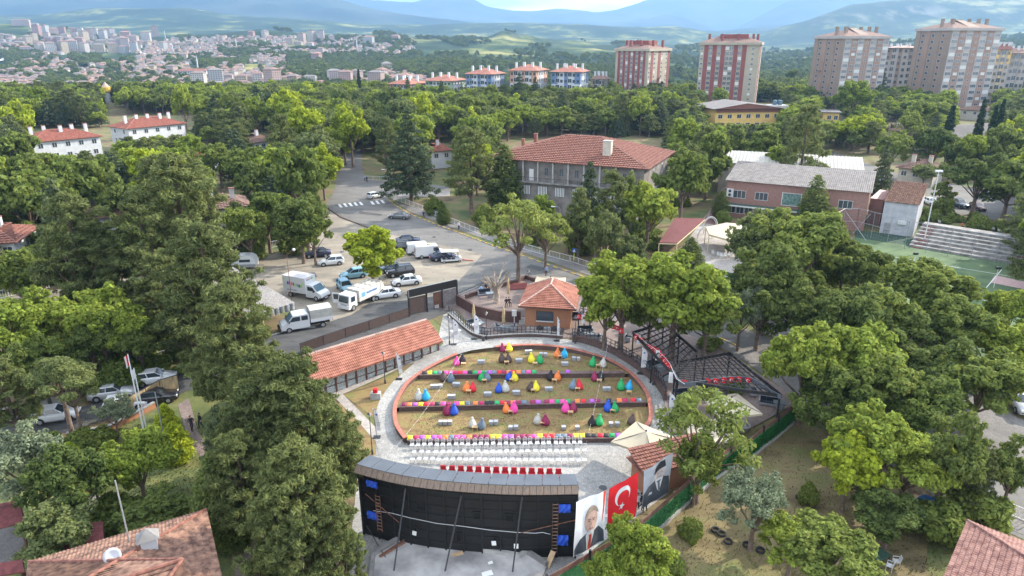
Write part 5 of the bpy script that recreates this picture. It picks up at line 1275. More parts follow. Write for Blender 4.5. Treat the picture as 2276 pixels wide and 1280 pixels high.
for (x,y)in ((118,60),(175,60),(530,205),(565,225),(618,275),(643,288),(668,300),(690,315),(710,340),(730,370),(745,395),(757,415),(870,528),(1037,518),(1093,516),(1150,510),(1205,505),(1260,502),(1322,510),(365,130),(395,140),(420,160)):put_flag(x,y,'small red flag with white crescent and star hung on the pergola')
for (x,y)in ((148,62),(545,205),(680,315),(775,470)):put_flag(x,y,'small white swallow tailed pennant hung among the red flags',False,h=1.2,w_=.42)
# string lights over the lawns
for (a,za,b,zb_,lab)in (((590,225),2.6,(105,915),ZB+.3,'string of lights slanting down over the left side of the lawns'),((1690,130),3.2,(1525,893),ZB+.2,'string of lights slanting down over the right side of the lawns')):
    A_,B_=GZ(*Z1(*a),za),GZ(*Z1(*b),zb_);t=thing('string_lights',lab,'string lights');pts=[A_.lerp(B_,i/12)-Vector((0,0,.5*math.sin(i/12*PI)))for i in range(13)]
    mb=MB();mb.tube(pts,.008,4);part('cord',mb,'white_plastic',t)
    bm_=MB();bm_.lathe([(.015,-.08),(.035,-.05),(.035,0),(.015,.02)],6);bme=bm_.mesh('bulb','white_plastic')
    for i in range(22):f=i/21;p=A_.lerp(B_,f)-Vector((0,0,.5*math.sin(f*PI)+.03));link('bulb',bme,t,p)
p=G(836,885);mm_=thing('memorial_stone','small white stone block with a red box on top beside the path','monument',p)
m_=MB();m_.prism([(-.55,-.35),(.55,-.35),(.5,.35),(-.5,.35)],0,.7);part('block',m_,'pale_concrete',mm_);m_=MB();m_.box(-.25,.2,-.2,.2,.702,1.15);part('red_box',m_,'flag_red',mm_)
p=G(*Z4(317,845));m_=MB();m_.lathe([(.16,0),(.2,.55),(.2,.6)],12);tagit(part('litter_bin',m_,'dark_metal',None,p),'dark round litter bin beside the lamp at the curved wall','bin')

# ------------------------------------------------------------------ the grey hall and the buildings among the trees
HZ=11.2
A_,B_,dep=from_eaves((1083,351),(1441,377),(1490,337),HZ,1.0)
hl=Bld('grey_hall','big weathered grey hall under a long hipped red tile roof','hall',A_,B_,dep)
hl.wall(HZ,'grey_plaster',.4)
rf,rd_=roof_hip(hl.L,hl.W,HZ,4.2,1.2,inset=hl.W*.62,course=.75,tw=.55,wave=True);hl.add('roof',rf,'tile_red');hl.add('ridge_cap',rd_,'tile_brown')
mb=MB();mb.box(-.2,hl.L+.05,-.9,-.002,6.6,6.95);hl.add('balcony_slab',mb,'dark_concrete')
mb=MB();mb.box(-.2,hl.L,-.9,-.84,7.75,7.82)
for i in range(int(hl.L/.5)):x=-.1+i*.5;mb.box(x-.02,x+.02,-.89,-.85,6.95,7.75)
hl.add('balcony_railing',mb,'dark_metal')
for i in range(8):mb=MB();x=hl.L*.22+i*hl.L*.102;mb.box(x-.14,x+.14,-.80,-.5,6.95,HZ-.05);hl.add('pillar',mb,'pale_concrete')
for i in range(7):
    x=hl.L*.27+i*hl.L*.102
    if i ==0:mb=MB();mb.box(x-.5,x+.5,-.05,-.004,6.96,9.4);hl.add('door',mb,'white_paint')
    else:hl.win('f',x,8.3,.8,1.5,frame='dark_concrete')
slm=MB()
for k in range(6):slm.box(-1.05+k*.37,-1.05+k*.37+.22,-.06,-.035,0,1.9)
slm.mi(1).box(-1.15,1.15,-.034,-.0,-.05,1.95);sme2=slm.mesh('slatted_window',['white_paint','window_glass'])
for i in range(6):link('window',sme2,hl.t,(hl.L*.23+i*hl.L*.118,-.003,4.0))
for u,v in ((.35,.3),(.7,.6)):hl.win('r',hl.W*u,8,1,1.6);hl.win('r',hl.W*v,4,1,1.6)
hl.chimney(hl.L*.735,hl.W*.16,HZ+.3,HZ+4.4,1.7,1.3,'cream_plaster','pale_concrete')
hl.chimney(hl.L*.12,hl.W*.62,HZ+1.4,HZ+3.6,.7,.7,'tile_red');hl.chimney(hl.L*.06,hl.W*.5,HZ+.6,HZ+2.6,.6,.6,'tile_red')
mb=MB();mb.box(hl.L*.8,hl.L*.99,-3.0,-.01,-.3,3.4);hl.add('porch',mb,'dark_concrete')

# pink building with the corrugated roof, metal hall behind it
PZ=7.6
A_,B_,dep=from_eaves((1612,400),(1938,429),(1958,386),PZ,.35)
pk=Bld('pink_building','long pink plastered building with a grey corrugated roof','building',A_,B_,max(8,dep))
pk.wall(PZ,'pink_plaster');W_=pk.W
mb=MB();n_=90
def corr(mb,L_,y0,y1,z0,z1,n_=90,am=.06,x0=-.4,x1=None):
    x1=L_+.4 if x1 is None else x1;b0=len(mb.v)
    for i in range(n_*2+1):
        x=x0+(x1-x0)*i/(n_*2);h=am*(i % 2);mb.v += [(x,y0,z0+h),(x,y1,z1+h)]
    for i in range(n_*2):a=b0+2*i;mb.f.append((a,a+2,a+3,a+1));mb.m.append(mb.k)
corr(mb,pk.L,-.5,W_/2,PZ+.02,PZ+2.3,75,.07);corr(mb,pk.L,W_+.5,W_/2,PZ+.02,PZ+2.3,75,.07)
mb.face([(0,0,PZ),(0,W_,PZ),(0,W_/2,PZ+2.2)]);mb.face([(pk.L,W_,PZ),(pk.L,0,PZ),(pk.L,W_/2,PZ+2.2)]);pk.add('roof',mb,'grey_corrugated')
for x,m_ in ((3.2,3),(8.3,3),(26.5,3)):pk.win('f',x/31*pk.L,4.1,2.4,1.5,bars=2)
mb=MB();mb.box(pk.L*.42,pk.L*.55,-.05,-.004,3.6,6.0).mi(1).box(pk.L*.415,pk.L*.42,-.08,-.004,3.5,6.1).box(pk.L*.55,pk.L*.555,-.08,-.004,3.5,6.1).box(pk.L*.42,pk.L*.55,-.08,-.051,6.0,6.1).box(pk.L*.42,pk.L*.55,-.08,-.051,3.5,3.6);pk.add('large_window',mb,[mat('frosted_green',(.14,.22,.2),.25,.4,2),'white_paint'])
mb=MB();mb.box(0,pk.L*.6,-1.4,-.01,2.75,2.9);pk.add('awning',mb,mat('awning_green',(.04,.08,.06),.8,.1));mb=MB();mb.box(0,pk.L*.6,-1.45,-1.405,2.5,2.8);pk.add('awning_edge',mb,'white_paint')
for i in range(4):pk.win('f',1.5+i*1.7,.9,1.4,1.3,bars=1)
mb=MB();mb.box(.2,1.5,-.45,-.01,4.2,5.9).mi(1).lathe([(.02,0),(.26,0)],12)if 0 else mb.box(.2,1.5,-.45,-.01,4.2,5.9);ac=pk.add('air_conditioner',mb,'white_plastic')
for z in (4.65,5.45):m_=MB();m_.tube([(.85,-.47,z),(.85,-.452,z)],.3,12);part('fan',m_,'dark_metal',ac)
A_,B_=GZ(1608,372,6.5),GZ(1935,392,6.5)
mh=Bld('metal_hall','long hall with a cream ribbed metal roof behind the pink building','hall',A_+Vector((0,3,0)),B_+Vector((0,3,0)),15)
mh.wall(7.2,'cream_plaster');mb=MB();corr(mb,mh.L,-.4,9,7.25,8.9,40,.08,x0=-1,x1=mh.L);corr(mb,mh.L,15.4,9,7.25,8.9,40,.08,x0=-1,x1=mh.L);mb.face([(mh.L,15,7.2),(mh.L,0,7.2),(mh.L,9,8.9)]);mb.face([(0,0,7.2),(0,15,7.2),(0,9,8.9)]);mh.add('roof',mb,'cream_metal')
# small grey white annex with mossy tiles
A_,B_,dep=from_eaves((1964,447),(2045,456),(2058,428),6.2,.2)
an=Bld('white_annex','tall narrow pale building with patchy brown tiles beside the stand','building',A_,B_,max(6,dep));an.wall(6.2,mat('annex_plaster',(.42,.42,.44),.9,.12,1))
mb=MB();slope_tiles(mb,(-.2,-.3,6.2),(an.L+.2,-.3,6.2),(an.L+.2,an.W+.2,8.0),(-.2,an.W+.2,8.0),.5,.35);mb.face([(an.L,0,6.2),(an.L,an.W,6.2),(an.L,an.W,7.9)]);mb.box(0,an.L,an.W,an.W+.15,0,8);an.add('roof',mb,'tile_old')
mb=MB();mb.box(an.L*.5,an.L*.75,-.4,-.01,2.2,2.9);an.add('air_conditioner',mb,'white_plastic');mb=MB();mb.box(.6,1.6,-.05,-.003,0,2.1);an.add('door',mb,'grey_metal')
A_,B_=GZ(1936,436,5.6),GZ(1965,440,5.6)
lk=Bld('lean_to','low pink lean to between pink building and pale annex','building',A_,B_,5);lk.wall(5.2,'pink_plaster');mb=MB();corr(mb,lk.L,-.3,5,5.25,6.2,14,.06,0,lk.L);lk.add('roof',mb,mat('pink_metal',(.36,.22,.2),.6,.1))

def house(name,label,ea,eb,ec,z,rise,wallm,roofm,wins=3,chim=2,cat='house',over=.7,course=.6,tw=.5,storeys=None,chm='white_plaster',bars=1,dep=None,inset=None,wh=1.2,rtop=1.3):
    A_,B_,d_=from_eaves(ea,eb,ec,z,over);d_=dep or max(5,d_)
    b=Bld(name,label,cat,A_,B_,d_);b.wall(z,wallm)
    rf,rd_=roof_hip(b.L,b.W,z,rise,over,inset,course=course,tw=tw);b.add('roof',rf,roofm);b.add('ridge_cap',rd_,roofm)
    st_=storeys or max(1,int(z/3))
    for s_ in range(st_):
        for i in range(wins):
            b.win('f',b.L*(i+.5)/wins,z-1.9-s_*3,1.2,wh,bars=bars)
        for i in range(max(1,wins//2)):
            for sd_ in 'lr':b.win(sd_,b.W*(i+.5)/max(1,wins//2),z-1.9-s_*3,1.1,wh,bars=bars)
    cr_=random.Random(len(label))
    for i in range(chim):
        x=b.L*(i+.6)/(chim+.2);b.chimney(x,b.W*cr_.choice((.35,.45,.62)),z+rise*.45,z+rise+rtop*.9,.9,.7,chm)
    return b
# the two white two-storey blocks with red roofs on the left
house('white_house','white two storey house with red roof, the nearer and left one of two alike',(68,318),(229,303),(205,288),7.4,2.6,'white_plaster',mat('tile_vivid',(.27,.095,.065),.8,.25,1.5,detail=8),5,5,dep=11,wh=1.3)
house('white_house','white two storey house with red roof, the farther and right one of two alike',(282,287),(416,274),(398,262),7.6,2.6,'white_plaster','tile_vivid',5,5,dep=12,wh=1.3)
house('brick_roof_house','house with faded pink tiles and a tall chimney behind the biggest pine',(190,490),(300,478),(290,455),4.6,1.9,'white_plaster','tile_brown',3,1,dep=9,chm='pale_concrete')
house('brick_roof_house','house with dark red tiles between biggest pine and fenced lot',(440,470),(560,458),(545,436),4.8,1.9,'cream_plaster','tile_brown',3,2,dep=9,chm='pale_concrete')
house('cut_off_house','white two storey house with red roof cut by the left picture edge',(-90,548),(38,540),(24,512),6.4,1.9,'white_plaster','tile_red',3,1,dep=9,cat='house')
house('hidden_house','orange roofed house peeking through trees beyond the fenced lot',(424,350),(500,340),(480,330),4.5,1.6,'white_plaster','tile_vivid',3,1,dep=8)
house('hidden_house','dark red roof showing between pines below the plane trees',(562,318),(612,312),(600,295),5,2.2,'white_plaster','tile_brown',3,1,dep=9)
house('satellite_house','house with orange roof and two dishes left of the grey hall',(955,338),(1010,334),(1005,318),5,1.6,'white_plaster','tile_vivid',2,1,dep=9)
house('tiled_cottage','pale cottage with brown tiles and two chimneys right of the metal hall',(1990,372),(2082,382),(2078,362),4.2,1.9,'cream_plaster','tile_brown',3,2,dep=10,chm='cream_plaster')
house('far_cottage','cottage with faded red roof below the fourth tower',(2130,243),(2205,248),(2195,236),4.5,2,'cream_plaster','tile_brown',3,1,dep=10)
house('far_cottage','cottage with pink roof between dark pine and cypresses',(1975,290),(2010,292),(2005,275),4,2,'cream_plaster','tile_brown',2,1,dep=9)
sh=house('shingle_hall','long low house with a grey shingle roof and red eaves behind cypresses',(2110,310),(2276,298),(2276,268),5,3.2,'cream_plaster','shed_roof',4,0,dep=12)
# yellow building
A_,B_=GZ(1592,242,9),GZ(1738,240,9)
yb=Bld('yellow_building','yellow two storey building with a wide low grey roof and brown gable','building',A_,B_,20);yb.wall(8.6,'yellow_plaster');L_=yb.L
mb=MB();mb.face([(-1.5,-1.5,9.0),(L_*.45,-1.5,11.2),(L_*.45,21,11.2),(-1.5,21,9.0)]);mb.face([(L_*.45,-1.5,11.2),(L_+1,-1.5,9.0),(L_+1,21,9.0),(L_*.45,21,11.2)]);mb.face([(-1.5,-1.5,8.8),(-1.5,21,8.8),(L_+1,21,8.8),(L_+1,-1.5,8.8)]);yb.add('roof',mb,'grey_corrugated')
mb=MB();mb.face([(-1.3,-1.2,9.0),(L_+.8,-1.2,9.0),(L_*.45,-1.2,11.1)]);mb.box(0,L_,-.6,-.3,7.6,8.9);yb.add('gable_board',mb,mat('brown_gable',(.17,.065,.045),.8,.1))
for i in range(7):yb.win('f',L_*(i+.5)/7,5.2,1.8,1.5,bars=1);yb.win('f',L_*(i+.5)/7,1.8,1.8,1.5,bars=1)
A_,B_=GZ(1830,249,7.5),GZ(1866,250,7.5);y2=Bld('yellow_wing','small yellow house right of the dark pine with a grey low roof','building',A_,B_,9);y2.wall(7.3,'yellow_plaster');mb=MB();mb.box(-.8,y2.L+.8,-.8,10,7.32,7.7);y2.add('roof',mb,'grey_corrugated');y2.win('f',2.5,4.6,1.4,1.6);y2.win('f',5,4.6,1.4,1.6)
p=yb.t.matrix_basis @ Vector((L_+2,8,0));wt=thing('water_tanks','flat roofed grey block carrying two dark water tanks by the yellow building','building',p);m_=MB();m_.box(-4,4,-3,3,0,9.6);part('block',m_,'pale_concrete',wt)
for x in (-1,1.2):m_=MB();m_.lathe([(.9,9.62),(.95,10.6),(.9,11.4),(.3,11.6)],12,c=(x,0,0));part('tank',m_,mat('tank_blue',(.07,.12,.16),.5,.1),wt)

# foreground roofs at the bottom edge
fz=3.4
def fg_roof(name,label,corners,z,rise,m,course=.36,tw=.24,wallm='cream_plaster'):
    P4=[GZ(*q,z)for q in corners];return P4
# large old tile roof bottom left: hip with its corner near (490,1140)
q_b=GZ(62,1268,fz);q_r=GZ(462,1148,fz); 
d=(q_r-q_b).normalized();n=Vector((d.y,-d.x,0))       # n towards the camera
Lr_=(q_r-q_b).length
A_=q_b+n*16.0; 
ol=Bld('old_roof_house','house under a big old patched red tile roof at the bottom left','house',A_+d*.8,q_r+n*16.0-d*.8,16.0,z=ZB)
zz=fz-ZB;ol.wall(zz,'cream_plaster',W=15.4)
rf,rd_=roof_hip(ol.L,ol.W,zz,3.2,.8,inset=8.6,course=.34,tw=.22);ol.add('roof',rf,'tile_old');ol.add('ridge_cap',rd_,'tile_red')
qd=ol.t.matrix_basis.inverted()@ GZ(318,1238,fz+1.0);dx_,dy_=qd.x,qd.y;mb=MB();mb.box(dx_,dx_+.9,dy_,dy_+.7,zz+.3,zz+2.1);cdm=ol.add('dormer_chimney',mb,'white_plaster');mb=MB();mb.loft([[(dx_-.2,dy_-.2,zz+2.11),(dx_+1.1,dy_-.2,zz+2.11),(dx_+1.1,dy_+.9,zz+2.11),(dx_-.2,dy_+.9,zz+2.11)],[(dx_+.4,dy_+.3,zz+2.7),(dx_+.5,dy_+.3,zz+2.7),(dx_+.5,dy_+.4,zz+2.7),(dx_+.4,dy_+.4,zz+2.7)]]);part('chimney_cap',mb,'dark_concrete',cdm)
# satellite dish and pole standing at the roof
p=GZ(258,1262,fz+1.0);dsh=thing('satellite_dish','white satellite dish on a mast at the old tile roof','satellite dish',p)
m_=MB();m_.tube([(0,0,-1.2),(0,0,.8)],.04,6);part('mast',m_,'rusty_metal',dsh);m_=MB();m_.lathe([(.02,.0),(.3,.04),(.5,.13),(.5,.15),(.3,.07),(.02,.03)],18);o=part('dish',m_,'grey_metal' if 0 else mat('dish_grey',(.5,.52,.55),.5,.05),dsh,(0,-.05,.95),smooth=True);o.rotation_euler=(R(62),0,R(25));m_=MB();m_.tube([(0,-.05,.75),(.15,-.5,.98)],.02,5);part('feed_arm',m_,'dark_metal',dsh)
pb=GZ(290,1215,fz+.6);m_=MB();m_.tube([(pb.x,pb.y,ZB+1),(pb.x,pb.y,TOP(pb,1068))],[.07,.045],7);tagit(part('metal_mast',m_,'grey_metal'),'tall thin metal mast rising beside the satellite dish','mast')
# bottom right roof
q1,q2,q3=GZ(2010,1290,2.4),GZ(2150,1158,2.4),GZ(2300,1215,2.4)
d=(q3-q2).normalized();n=Vector((-d.y,d.x,0)); 
br=Bld('pink_tile_house','house under a pale red tile roof in the bottom right corner','house',q2-n*10+d*.6,q2-n*10+d*13,9.4,z=ZB)
zz=2.4-ZB;br.wall(zz,'cream_plaster');rf,rd_=roof_hip(br.L,br.W,zz,1.9,.6,inset=5,course=.34,tw=.24);br.add('roof',rf,mat('tile_faded',(.20,.085,.068),.85,.25,2,col2=(.31,.165,.13),detail=9));br.add('ridge_cap',rd_,'tile_faded')
br.chimney(5.6,5.4,zz+.6,zz+2.6,1.2,.8,'stone_wall','pale_concrete')
# gazebos with burgundy shingles
def gazebo(label,corners,z,posts=True,flat=False):
    P4=[GZ(*q,z)for q in corners];t=thing('gazebo',label,'gazebo');c=sum(P4,Vector())/4;zt=c.z+(.5 if not flat else .12)
    r0=P4[0].lerp(P4[3],.5);r1=P4[1].lerp(P4[2],.5);r0.z=r1.z=zt
    m_=MB();m_.face([P4[0],P4[1],r1,r0]);m_.face([P4[2],P4[3],r0,r1]);m_.face([P4[3],P4[0],r0]);m_.face([P4[1],P4[2],r1]);m_.face([p-Vector((0,0,.08))for p in P4[::-1]])
    for i in range(4):a,b=P4[i],P4[(i+1)% 4];m_.face([a,a-Vector((0,0,.08)),b-Vector((0,0,.08)),b])
    part('roof',m_,'shingle_burgundy',t)
    for p in P4:q=c.lerp(p,.86);m_=MB();zz=g(q.y);m_.box(q.x-.07,q.x+.07,q.y-.07,q.y+.07,zz,z-.06);part('post',m_,'wood_dark',t)
    return c
gazebo('burgundy roofed gazebo between the walnut and linden trees',[(165,1120),(218,1092),(212,1042),(140,1048)],.6)
gazebo('burgundy roofed gazebo at the left edge below the silver tree',[(-60,1190),(52,1160),(48,1110),(-60,1130)],.8)
gazebo('burgundy roofed gazebo touching the old tile roof',[(140,1220),(232,1212),(230,1158),(150,1165)],.8)
gazebo('burgundy roofed gazebo in the lower left corner',[(-60,1290),(55,1270),(52,1242),(-60,1262)],.9)
gazebo('dark red roof corner under the dense left trees',[(118,725),(165,720),(150,668),(95,690)],2.6)
# grey shed roof by the caravan
P4=[GZ(*q,2.6)for q in ((505,588),(560,583),(655,672),(562,703))];t=thing('shed','long shed with grey slab roof and striped pale fascia','shed')
P4=[GZ(420,640,2.6),GZ(505,587,3.2),GZ(655,674,3.2),GZ(563,703,2.6)]
m_=MB();lo=[tuple(p)for p in P4];m_.loft([lo,[(x,y,z+.12)for x,y,z in lo]]);part('roof',m_,'shed_roof',t)
a,b=P4[3],P4[2];d=(b-a).normalized();n_=16
for i in range(n_):p=a.lerp(b,(i+.5)/n_);m_=MB();m_.bar(p+Vector((-.0,-.08,.1)),p+Vector((0,-.08,-.75)),.05,.18);part('fascia_slat',m_,'white_paint' if i % 2 else mat('stripe_blue',(.1,.13,.2),.6,0),t)
a,b=P4[0]*1,P4[3]*1
for i in range(10):p=P4[0].lerp(P4[3],i/9);m_=MB();m_.box(p.x-.05,p.x+.05,p.y-.05,p.y+.05,0,p.z);part('post',m_,'dark_metal',t)
# canopy roofs of the cafe garden on the right
def canopy(name,label,corners,z,m,postm,sag=0):
    P4=[GZ(*q,z)for q in corners];t=thing(name,label,'canopy');lo=[tuple(p)for p in P4];m_=MB();m_.loft([lo,[(x,y,z_+.12)for x,y,z_ in lo]]);part('roof',m_,m,t)
    for p in P4:m_=MB();m_.box(p.x-.06,p.x+.06,p.y-.06,p.y+.06,0,p.z);part('post',m_,postm,t)
    a,b=P4[1],P4[0];m_=MB(); 
    for i in range(len(P4)):m_.bar(P4[i]-Vector((0,0,.1)),P4[(i+1)% len(P4)]-Vector((0,0,.1)),.08,.16)
    part('edge_beam',m_,postm,t)
mat('cream_post',(.62,.52,.32),.6,.05)
sheet('path',[(1470,580),(1520,545),(1560,490),(1600,440),(1625,440),(1610,500),(1700,560),(1680,620),(1640,640),(1560,610),(1500,620),(1460,620)],.03,'pavers_pale')
sheet('path',[(1560,495),(1598,432),(1618,436),(1590,500)],.05,mat('path_red',(.22,.12,.11),.9,.1))
canopy('burgundy_canopy','long burgundy roofed canopy beside the cream hexagon awning',[(1465,540),(1505,541),(1567,487),(1500,485)],3.0,'shingle_burgundy','cream_post')
canopy('cream_awning','six sided cream awning over the cafe garden',[(1576,522),(1620,534),(1665,520),(1660,500),(1615,496),(1569,506)],3.2,'cream_canvas','cream_post')
for k in range(5):
    p=G(1567+k*11,531-k*23);q=p;m_=MB()
    m_.tube([(1.6*math.cos(a)*1.0,0,2.4*math.sin(a))for a in [PI*i/14 for i in range(15)]],.07,6);m_.tube([(1.35*math.cos(a),.15,2.15*math.sin(a))for a in [PI*i/14 for i in range(15)]],.05,6)
    tagit(part('white_arch',m_,'white_paint',None,p,.15),'white round arch over the red cafe path','arch','white arches over the cafe path')
cp_,cu_=None,[False]
cp_=thing('plastic_chair','','chair');THINGS.pop()
m_=MB();m_.box(-.22,.22,-.22,.2,.40,.44);part('seat',m_,'white_plastic',cp_);m_=MB();m_.loft([[(-.22,.18,.44),(.22,.18,.44),(.22,.22,.44),(-.22,.22,.44)],[(-.2,.28,.88),(.2,.28,.88),(.2,.31,.88),(-.2,.31,.88)]]);part('backrest',m_,'white_plastic',cp_)
for s_ in (-1,1):m_=MB();m_.box(s_*.24-.02,s_*.24+.02,-.2,.24,.62,.66).box(s_*.24-.02,s_*.24+.02,-.2,-.16,.4,.62);part('armrest',m_,'white_plastic',cp_)
m_=MB();m_.box(-.02,.02,-.02,.02,0,.4);lme=m_.mesh('leg','white_plastic')
for x,y in ((-.2,-.2),(.2,-.2),(-.2,.2),(.2,.2)):link('leg',lme,cp_,(x,y,0))
for (x,y,rz,lab)in ((1585,568,.4,'cream chair at the left of the cafe ring of chairs'),(1596,572,0,'white chair at the front of the cafe ring'),(1603,574,0,'white chair at the front of the cafe ring'),(1611,574,0,'white chair at the front of the cafe ring'),(1619,572,-.2,'white chair at the front of the cafe ring'),(1626,568,-.5,'white chair at the right of the cafe ring'),
                        (1914,1248,2.6,'white plastic chair at the bottom, left of the green garden table'),(1932,1238,2.9,'white plastic chair behind the green garden table'),(1975,1268,-2.2,'white plastic chair at the bottom, right of the green garden table'),(1990,1258,-1.8,'white plastic chair next to the pale roof in the bottom right'),
                        (2087,498,1.0,'white plastic chair at the left end above the concrete stand'),(2069,494,.5,'white plastic chair below the tall white pole'),(2220,518,0,'white plastic chair right of the seated men above the stand')):
    place(cp_,cu_,G(x,y)+Vector((0,0,.05)),rz,lab)
p=G(1952,1250);tt_=thing('garden_table','dark green garden table among white plastic chairs at the bottom','table',p,.5);m_=MB();m_.box(-.7,.7,-.45,.45,.68,.73);part('table_top',m_,mat('table_green',(.03,.07,.05),.5,.1),tt_)
for x in (-.6,.6):
    for y in (-.38,.38):m_=MB();m_.box(x-.03,x+.03,y-.03,y+.03,0,.68);part('leg',m_,'dark_metal',tt_)
# pitch, stand and cage
sheet('pitch',[(2276,905),(2276,592),(1990,542),(1900,528),(1820,560),(1960,660),(2110,780)],.03,'pitch_green')
sheet('pitch_border',[(2276,592),(2276,570),(1985,520),(1900,512),(1900,528),(1990,542)],.035,mat('pitch_dark',(.02,.05,.03),.9,.2))
sheet('pink_strip',[(2212,612),(2300,632),(2300,648),(2200,628)],.045,mat('pink_pavers',(.42,.28,.26),.9,.15,3))
for a,b in (((1990,572),(2290,622)),((2150,660),(2290,690)),((2226,600),(2192,640))):
    A_,B_=G(*a),G(*b);d=(B_-A_).normalized();n=Vector((-d.y,d.x,0))*.06;m_=MB();m_.face([A_-n,B_-n,B_+n,A_+n])
    for i in range(4):m_.v[i]=(m_.v[i][0],m_.v[i][1],.05)
    struct('pitch_line',m_,'white_paint')
SA,SB=G(2020,548),G(2320,600);stn=Bld('concrete_stand','stepped grey concrete stand along the football pitch','stand',SA,SB,9)
for k in range(7):m_=MB();m_.box(0,stn.L,k*1.15,9,k*.42,k*.42+.419);stn.add('tier',m_,mat('stand_concrete',(.24,.225,.21),.9,.4,1.2,detail=9))
for x in (.5,15.5):
    for k in range(14):m_=MB();m_.box(x,x+1.7,k*.575-.28,k*.575+.3,.2*k,.21*k+.2);stn.add('stair',m_,mat('stair_red',(.20,.085,.075),.9,.2))
def netframe(name,label,pix,h,n_,cross=()):
    pts=[G(*p)for p in pix];t=thing(name,label,'net');rs=resample(pts,(sum((b-a).length for a,b in zip(pts[:-1],pts[1:])))/n_)
    for p in rs:m_=MB();m_.tube([p,p+Vector((0,0,h))],.05,5);part('post',m_,'grey_metal',t)
    for zz in (h*.5,h):m_=MB();m_.tube([p+Vector((0,0,zz))for p in rs],.035,4,False);part('rail',m_,'grey_metal',t)
    m_=MB()
    for a,b in zip(rs[:-1],rs[1:]):
        L_=(b-a).length
        for i in range(int(L_/.55)):p=a.lerp(b,i*.55/L_);m_.bar(p,p+Vector((0,0,h)),.012)
        for z in np.arange(.4,h,.55):m_.bar(a+Vector((0,0,z)),b+Vector((0,0,z)),.012)
    o=part('mesh_netting',m_,'grey_metal',t);o['kind']='stuff'
netframe('pitch_cage','tall grey net cage between the football pitch and the stand',[(1900,520),(2010,552),(2320,612)],5.0,9)
netframe('pitch_cage','net cage end with crossed struts beside the pink building',[(1830,545),(1870,520),(1900,520)],5.0,2)
for a,b in (((1895,520),(1935,475)),((1925,535),(1880,470))):m_=MB();A_=G(*a);m_.tube([A_,GZ(b[0],b[1],4)],.05,5);tagit(part('strut',m_,'grey_metal'),'slanting strut of the net cage before the pink building','strut','slanting struts of the cage')
p=G(2052,545);m_=MB();m_.tube([p,(p.x,p.y,TOP(p,382))],[.11,.07],7);m_.box(p.x-.6,p.x+.6,p.y-.2,p.y+.2,TOP(p,382),TOP(p,382)+.3);tagit(part('floodlight_mast',m_,'white_paint'),'tall white floodlight mast beside the pale annex','mast')
for x,y,yt in ((2028,600,566),(2208,640,598)):p=G(x,y);tf_=thing('pitch_lamp',f'small black floodlight on a post at the pitch, {"left" if x < 2100 else "right"} one','lamp',p);m_=MB();h=TOP(p,yt);m_.tube([(0,0,0),(0,0,h)],.04,5);part('post',m_,'white_paint',tf_);m_=MB();m_.box(-.35,.35,-.15,.15,h,h+.35);part('lamp_head',m_,'black_metal',tf_)
# hedge screen with banners near MOZA style sign
t=rail_fence('green_screen_fence','dark green hedge screen carrying a black and a white banner',[(1560,612),(1605,630),(1640,640),(1680,655),(1720,672)],2.0,'dark_metal','dark_metal',2,3,infill='turf_green')
def sign_on(name,label,a,b,z0,z1,m):
    A_,B_=G(*a),G(*b);bb_=Bld(name,label,'sign',A_+Vector((0,-.25,0)),B_+Vector((0,-.25,0)),.05);m_=MB();m_.box(0,bb_.L,0,.04,z0,z1);bb_.add('panel',m_,m);return bb_
s1=sign_on('black_sign','black banner with white capital letters on the green screen',(1583,624),(1599,631),.2,1.75,'sign_black')
fc=bpy.data.curves.new('lettering','FONT');fc.body='UZA';fc.size=.95;fc.extrude=.01;fo_=bpy.data.objects.new('src',fc);C.objects.link(fo_);lme_=bpy.data.meshes.new_from_object(fo_.evaluated_get(bpy.context.evaluated_depsgraph_get()));bpy.data.objects.remove(fo_);lme_.materials.clear();lme_.materials.append(M('white_paint'));fo=link('lettering',lme_,s1.t,(.05,-.03,.75));fo.rotation_euler=(PI/2,0,0)
m_=MB();m_.box(.1,s1.L-.1,-.02,-.002,.45,.6);s1.add('orange_line',m_,mat('sign_orange',(.6,.2,.1),.6,0))
s2=sign_on('white_sign','small white banner with grey print beside the black one',(1603,632),(1626,640),.35,1.6,'white_paint')
for k in range(2):m_=MB();m_.box(.6,s2.L-1.0,-.02,-.002,.75+k*.35,.9+k*.35);s2.add('print_line',m_,'grey_metal')
m_=MB();m_.prism(ell(0,0,.3,.3,12),0,.02);o=s2.add('round_print',m_,'dark_metal');o.location=(s2.L-.5,-.002,.85);o.rotation_euler=(PI/2,0,0)
# pedestrian sign by the sidewalk
p=G(1275,592);sg=thing('pedestrian_sign','square blue pedestrian crossing sign on a yellow and grey post','sign',p)
m_=MB();m_.tube([(0,0,0),(0,0,3.1)],.04,6);part('post',m_,'grey_metal',sg);m_=MB();m_.tube([(0,0,1.2),(0,0,2.3)],.06,6);part('yellow_sleeve',m_,mat('sign_yellow',(.6,.7,.02),.5,0),sg)
m_=MB();m_.box(-.35,.35,-.07,-.045,2.4,3.1);pn=part('panel',m_,mat('sign_blue',(.02,.10,.42),.5,0),sg);m_=MB();m_.face([(-.24,-.074,2.48),(.24,-.074,2.48),(0,-.074,2.98)]);part('white_triangle',m_,'white_paint',pn)
# stone wall behind the right hand street
curve_wall('retaining_wall','rough beige stone retaining wall along the street with ivy over it',[(1660,668),(1740,692),(1800,712),(1900,745),(2010,790),(2070,815),(2130,845),(2160,835)],1.9,'stone_wall','pale_concrete',.4,smoothk=2)
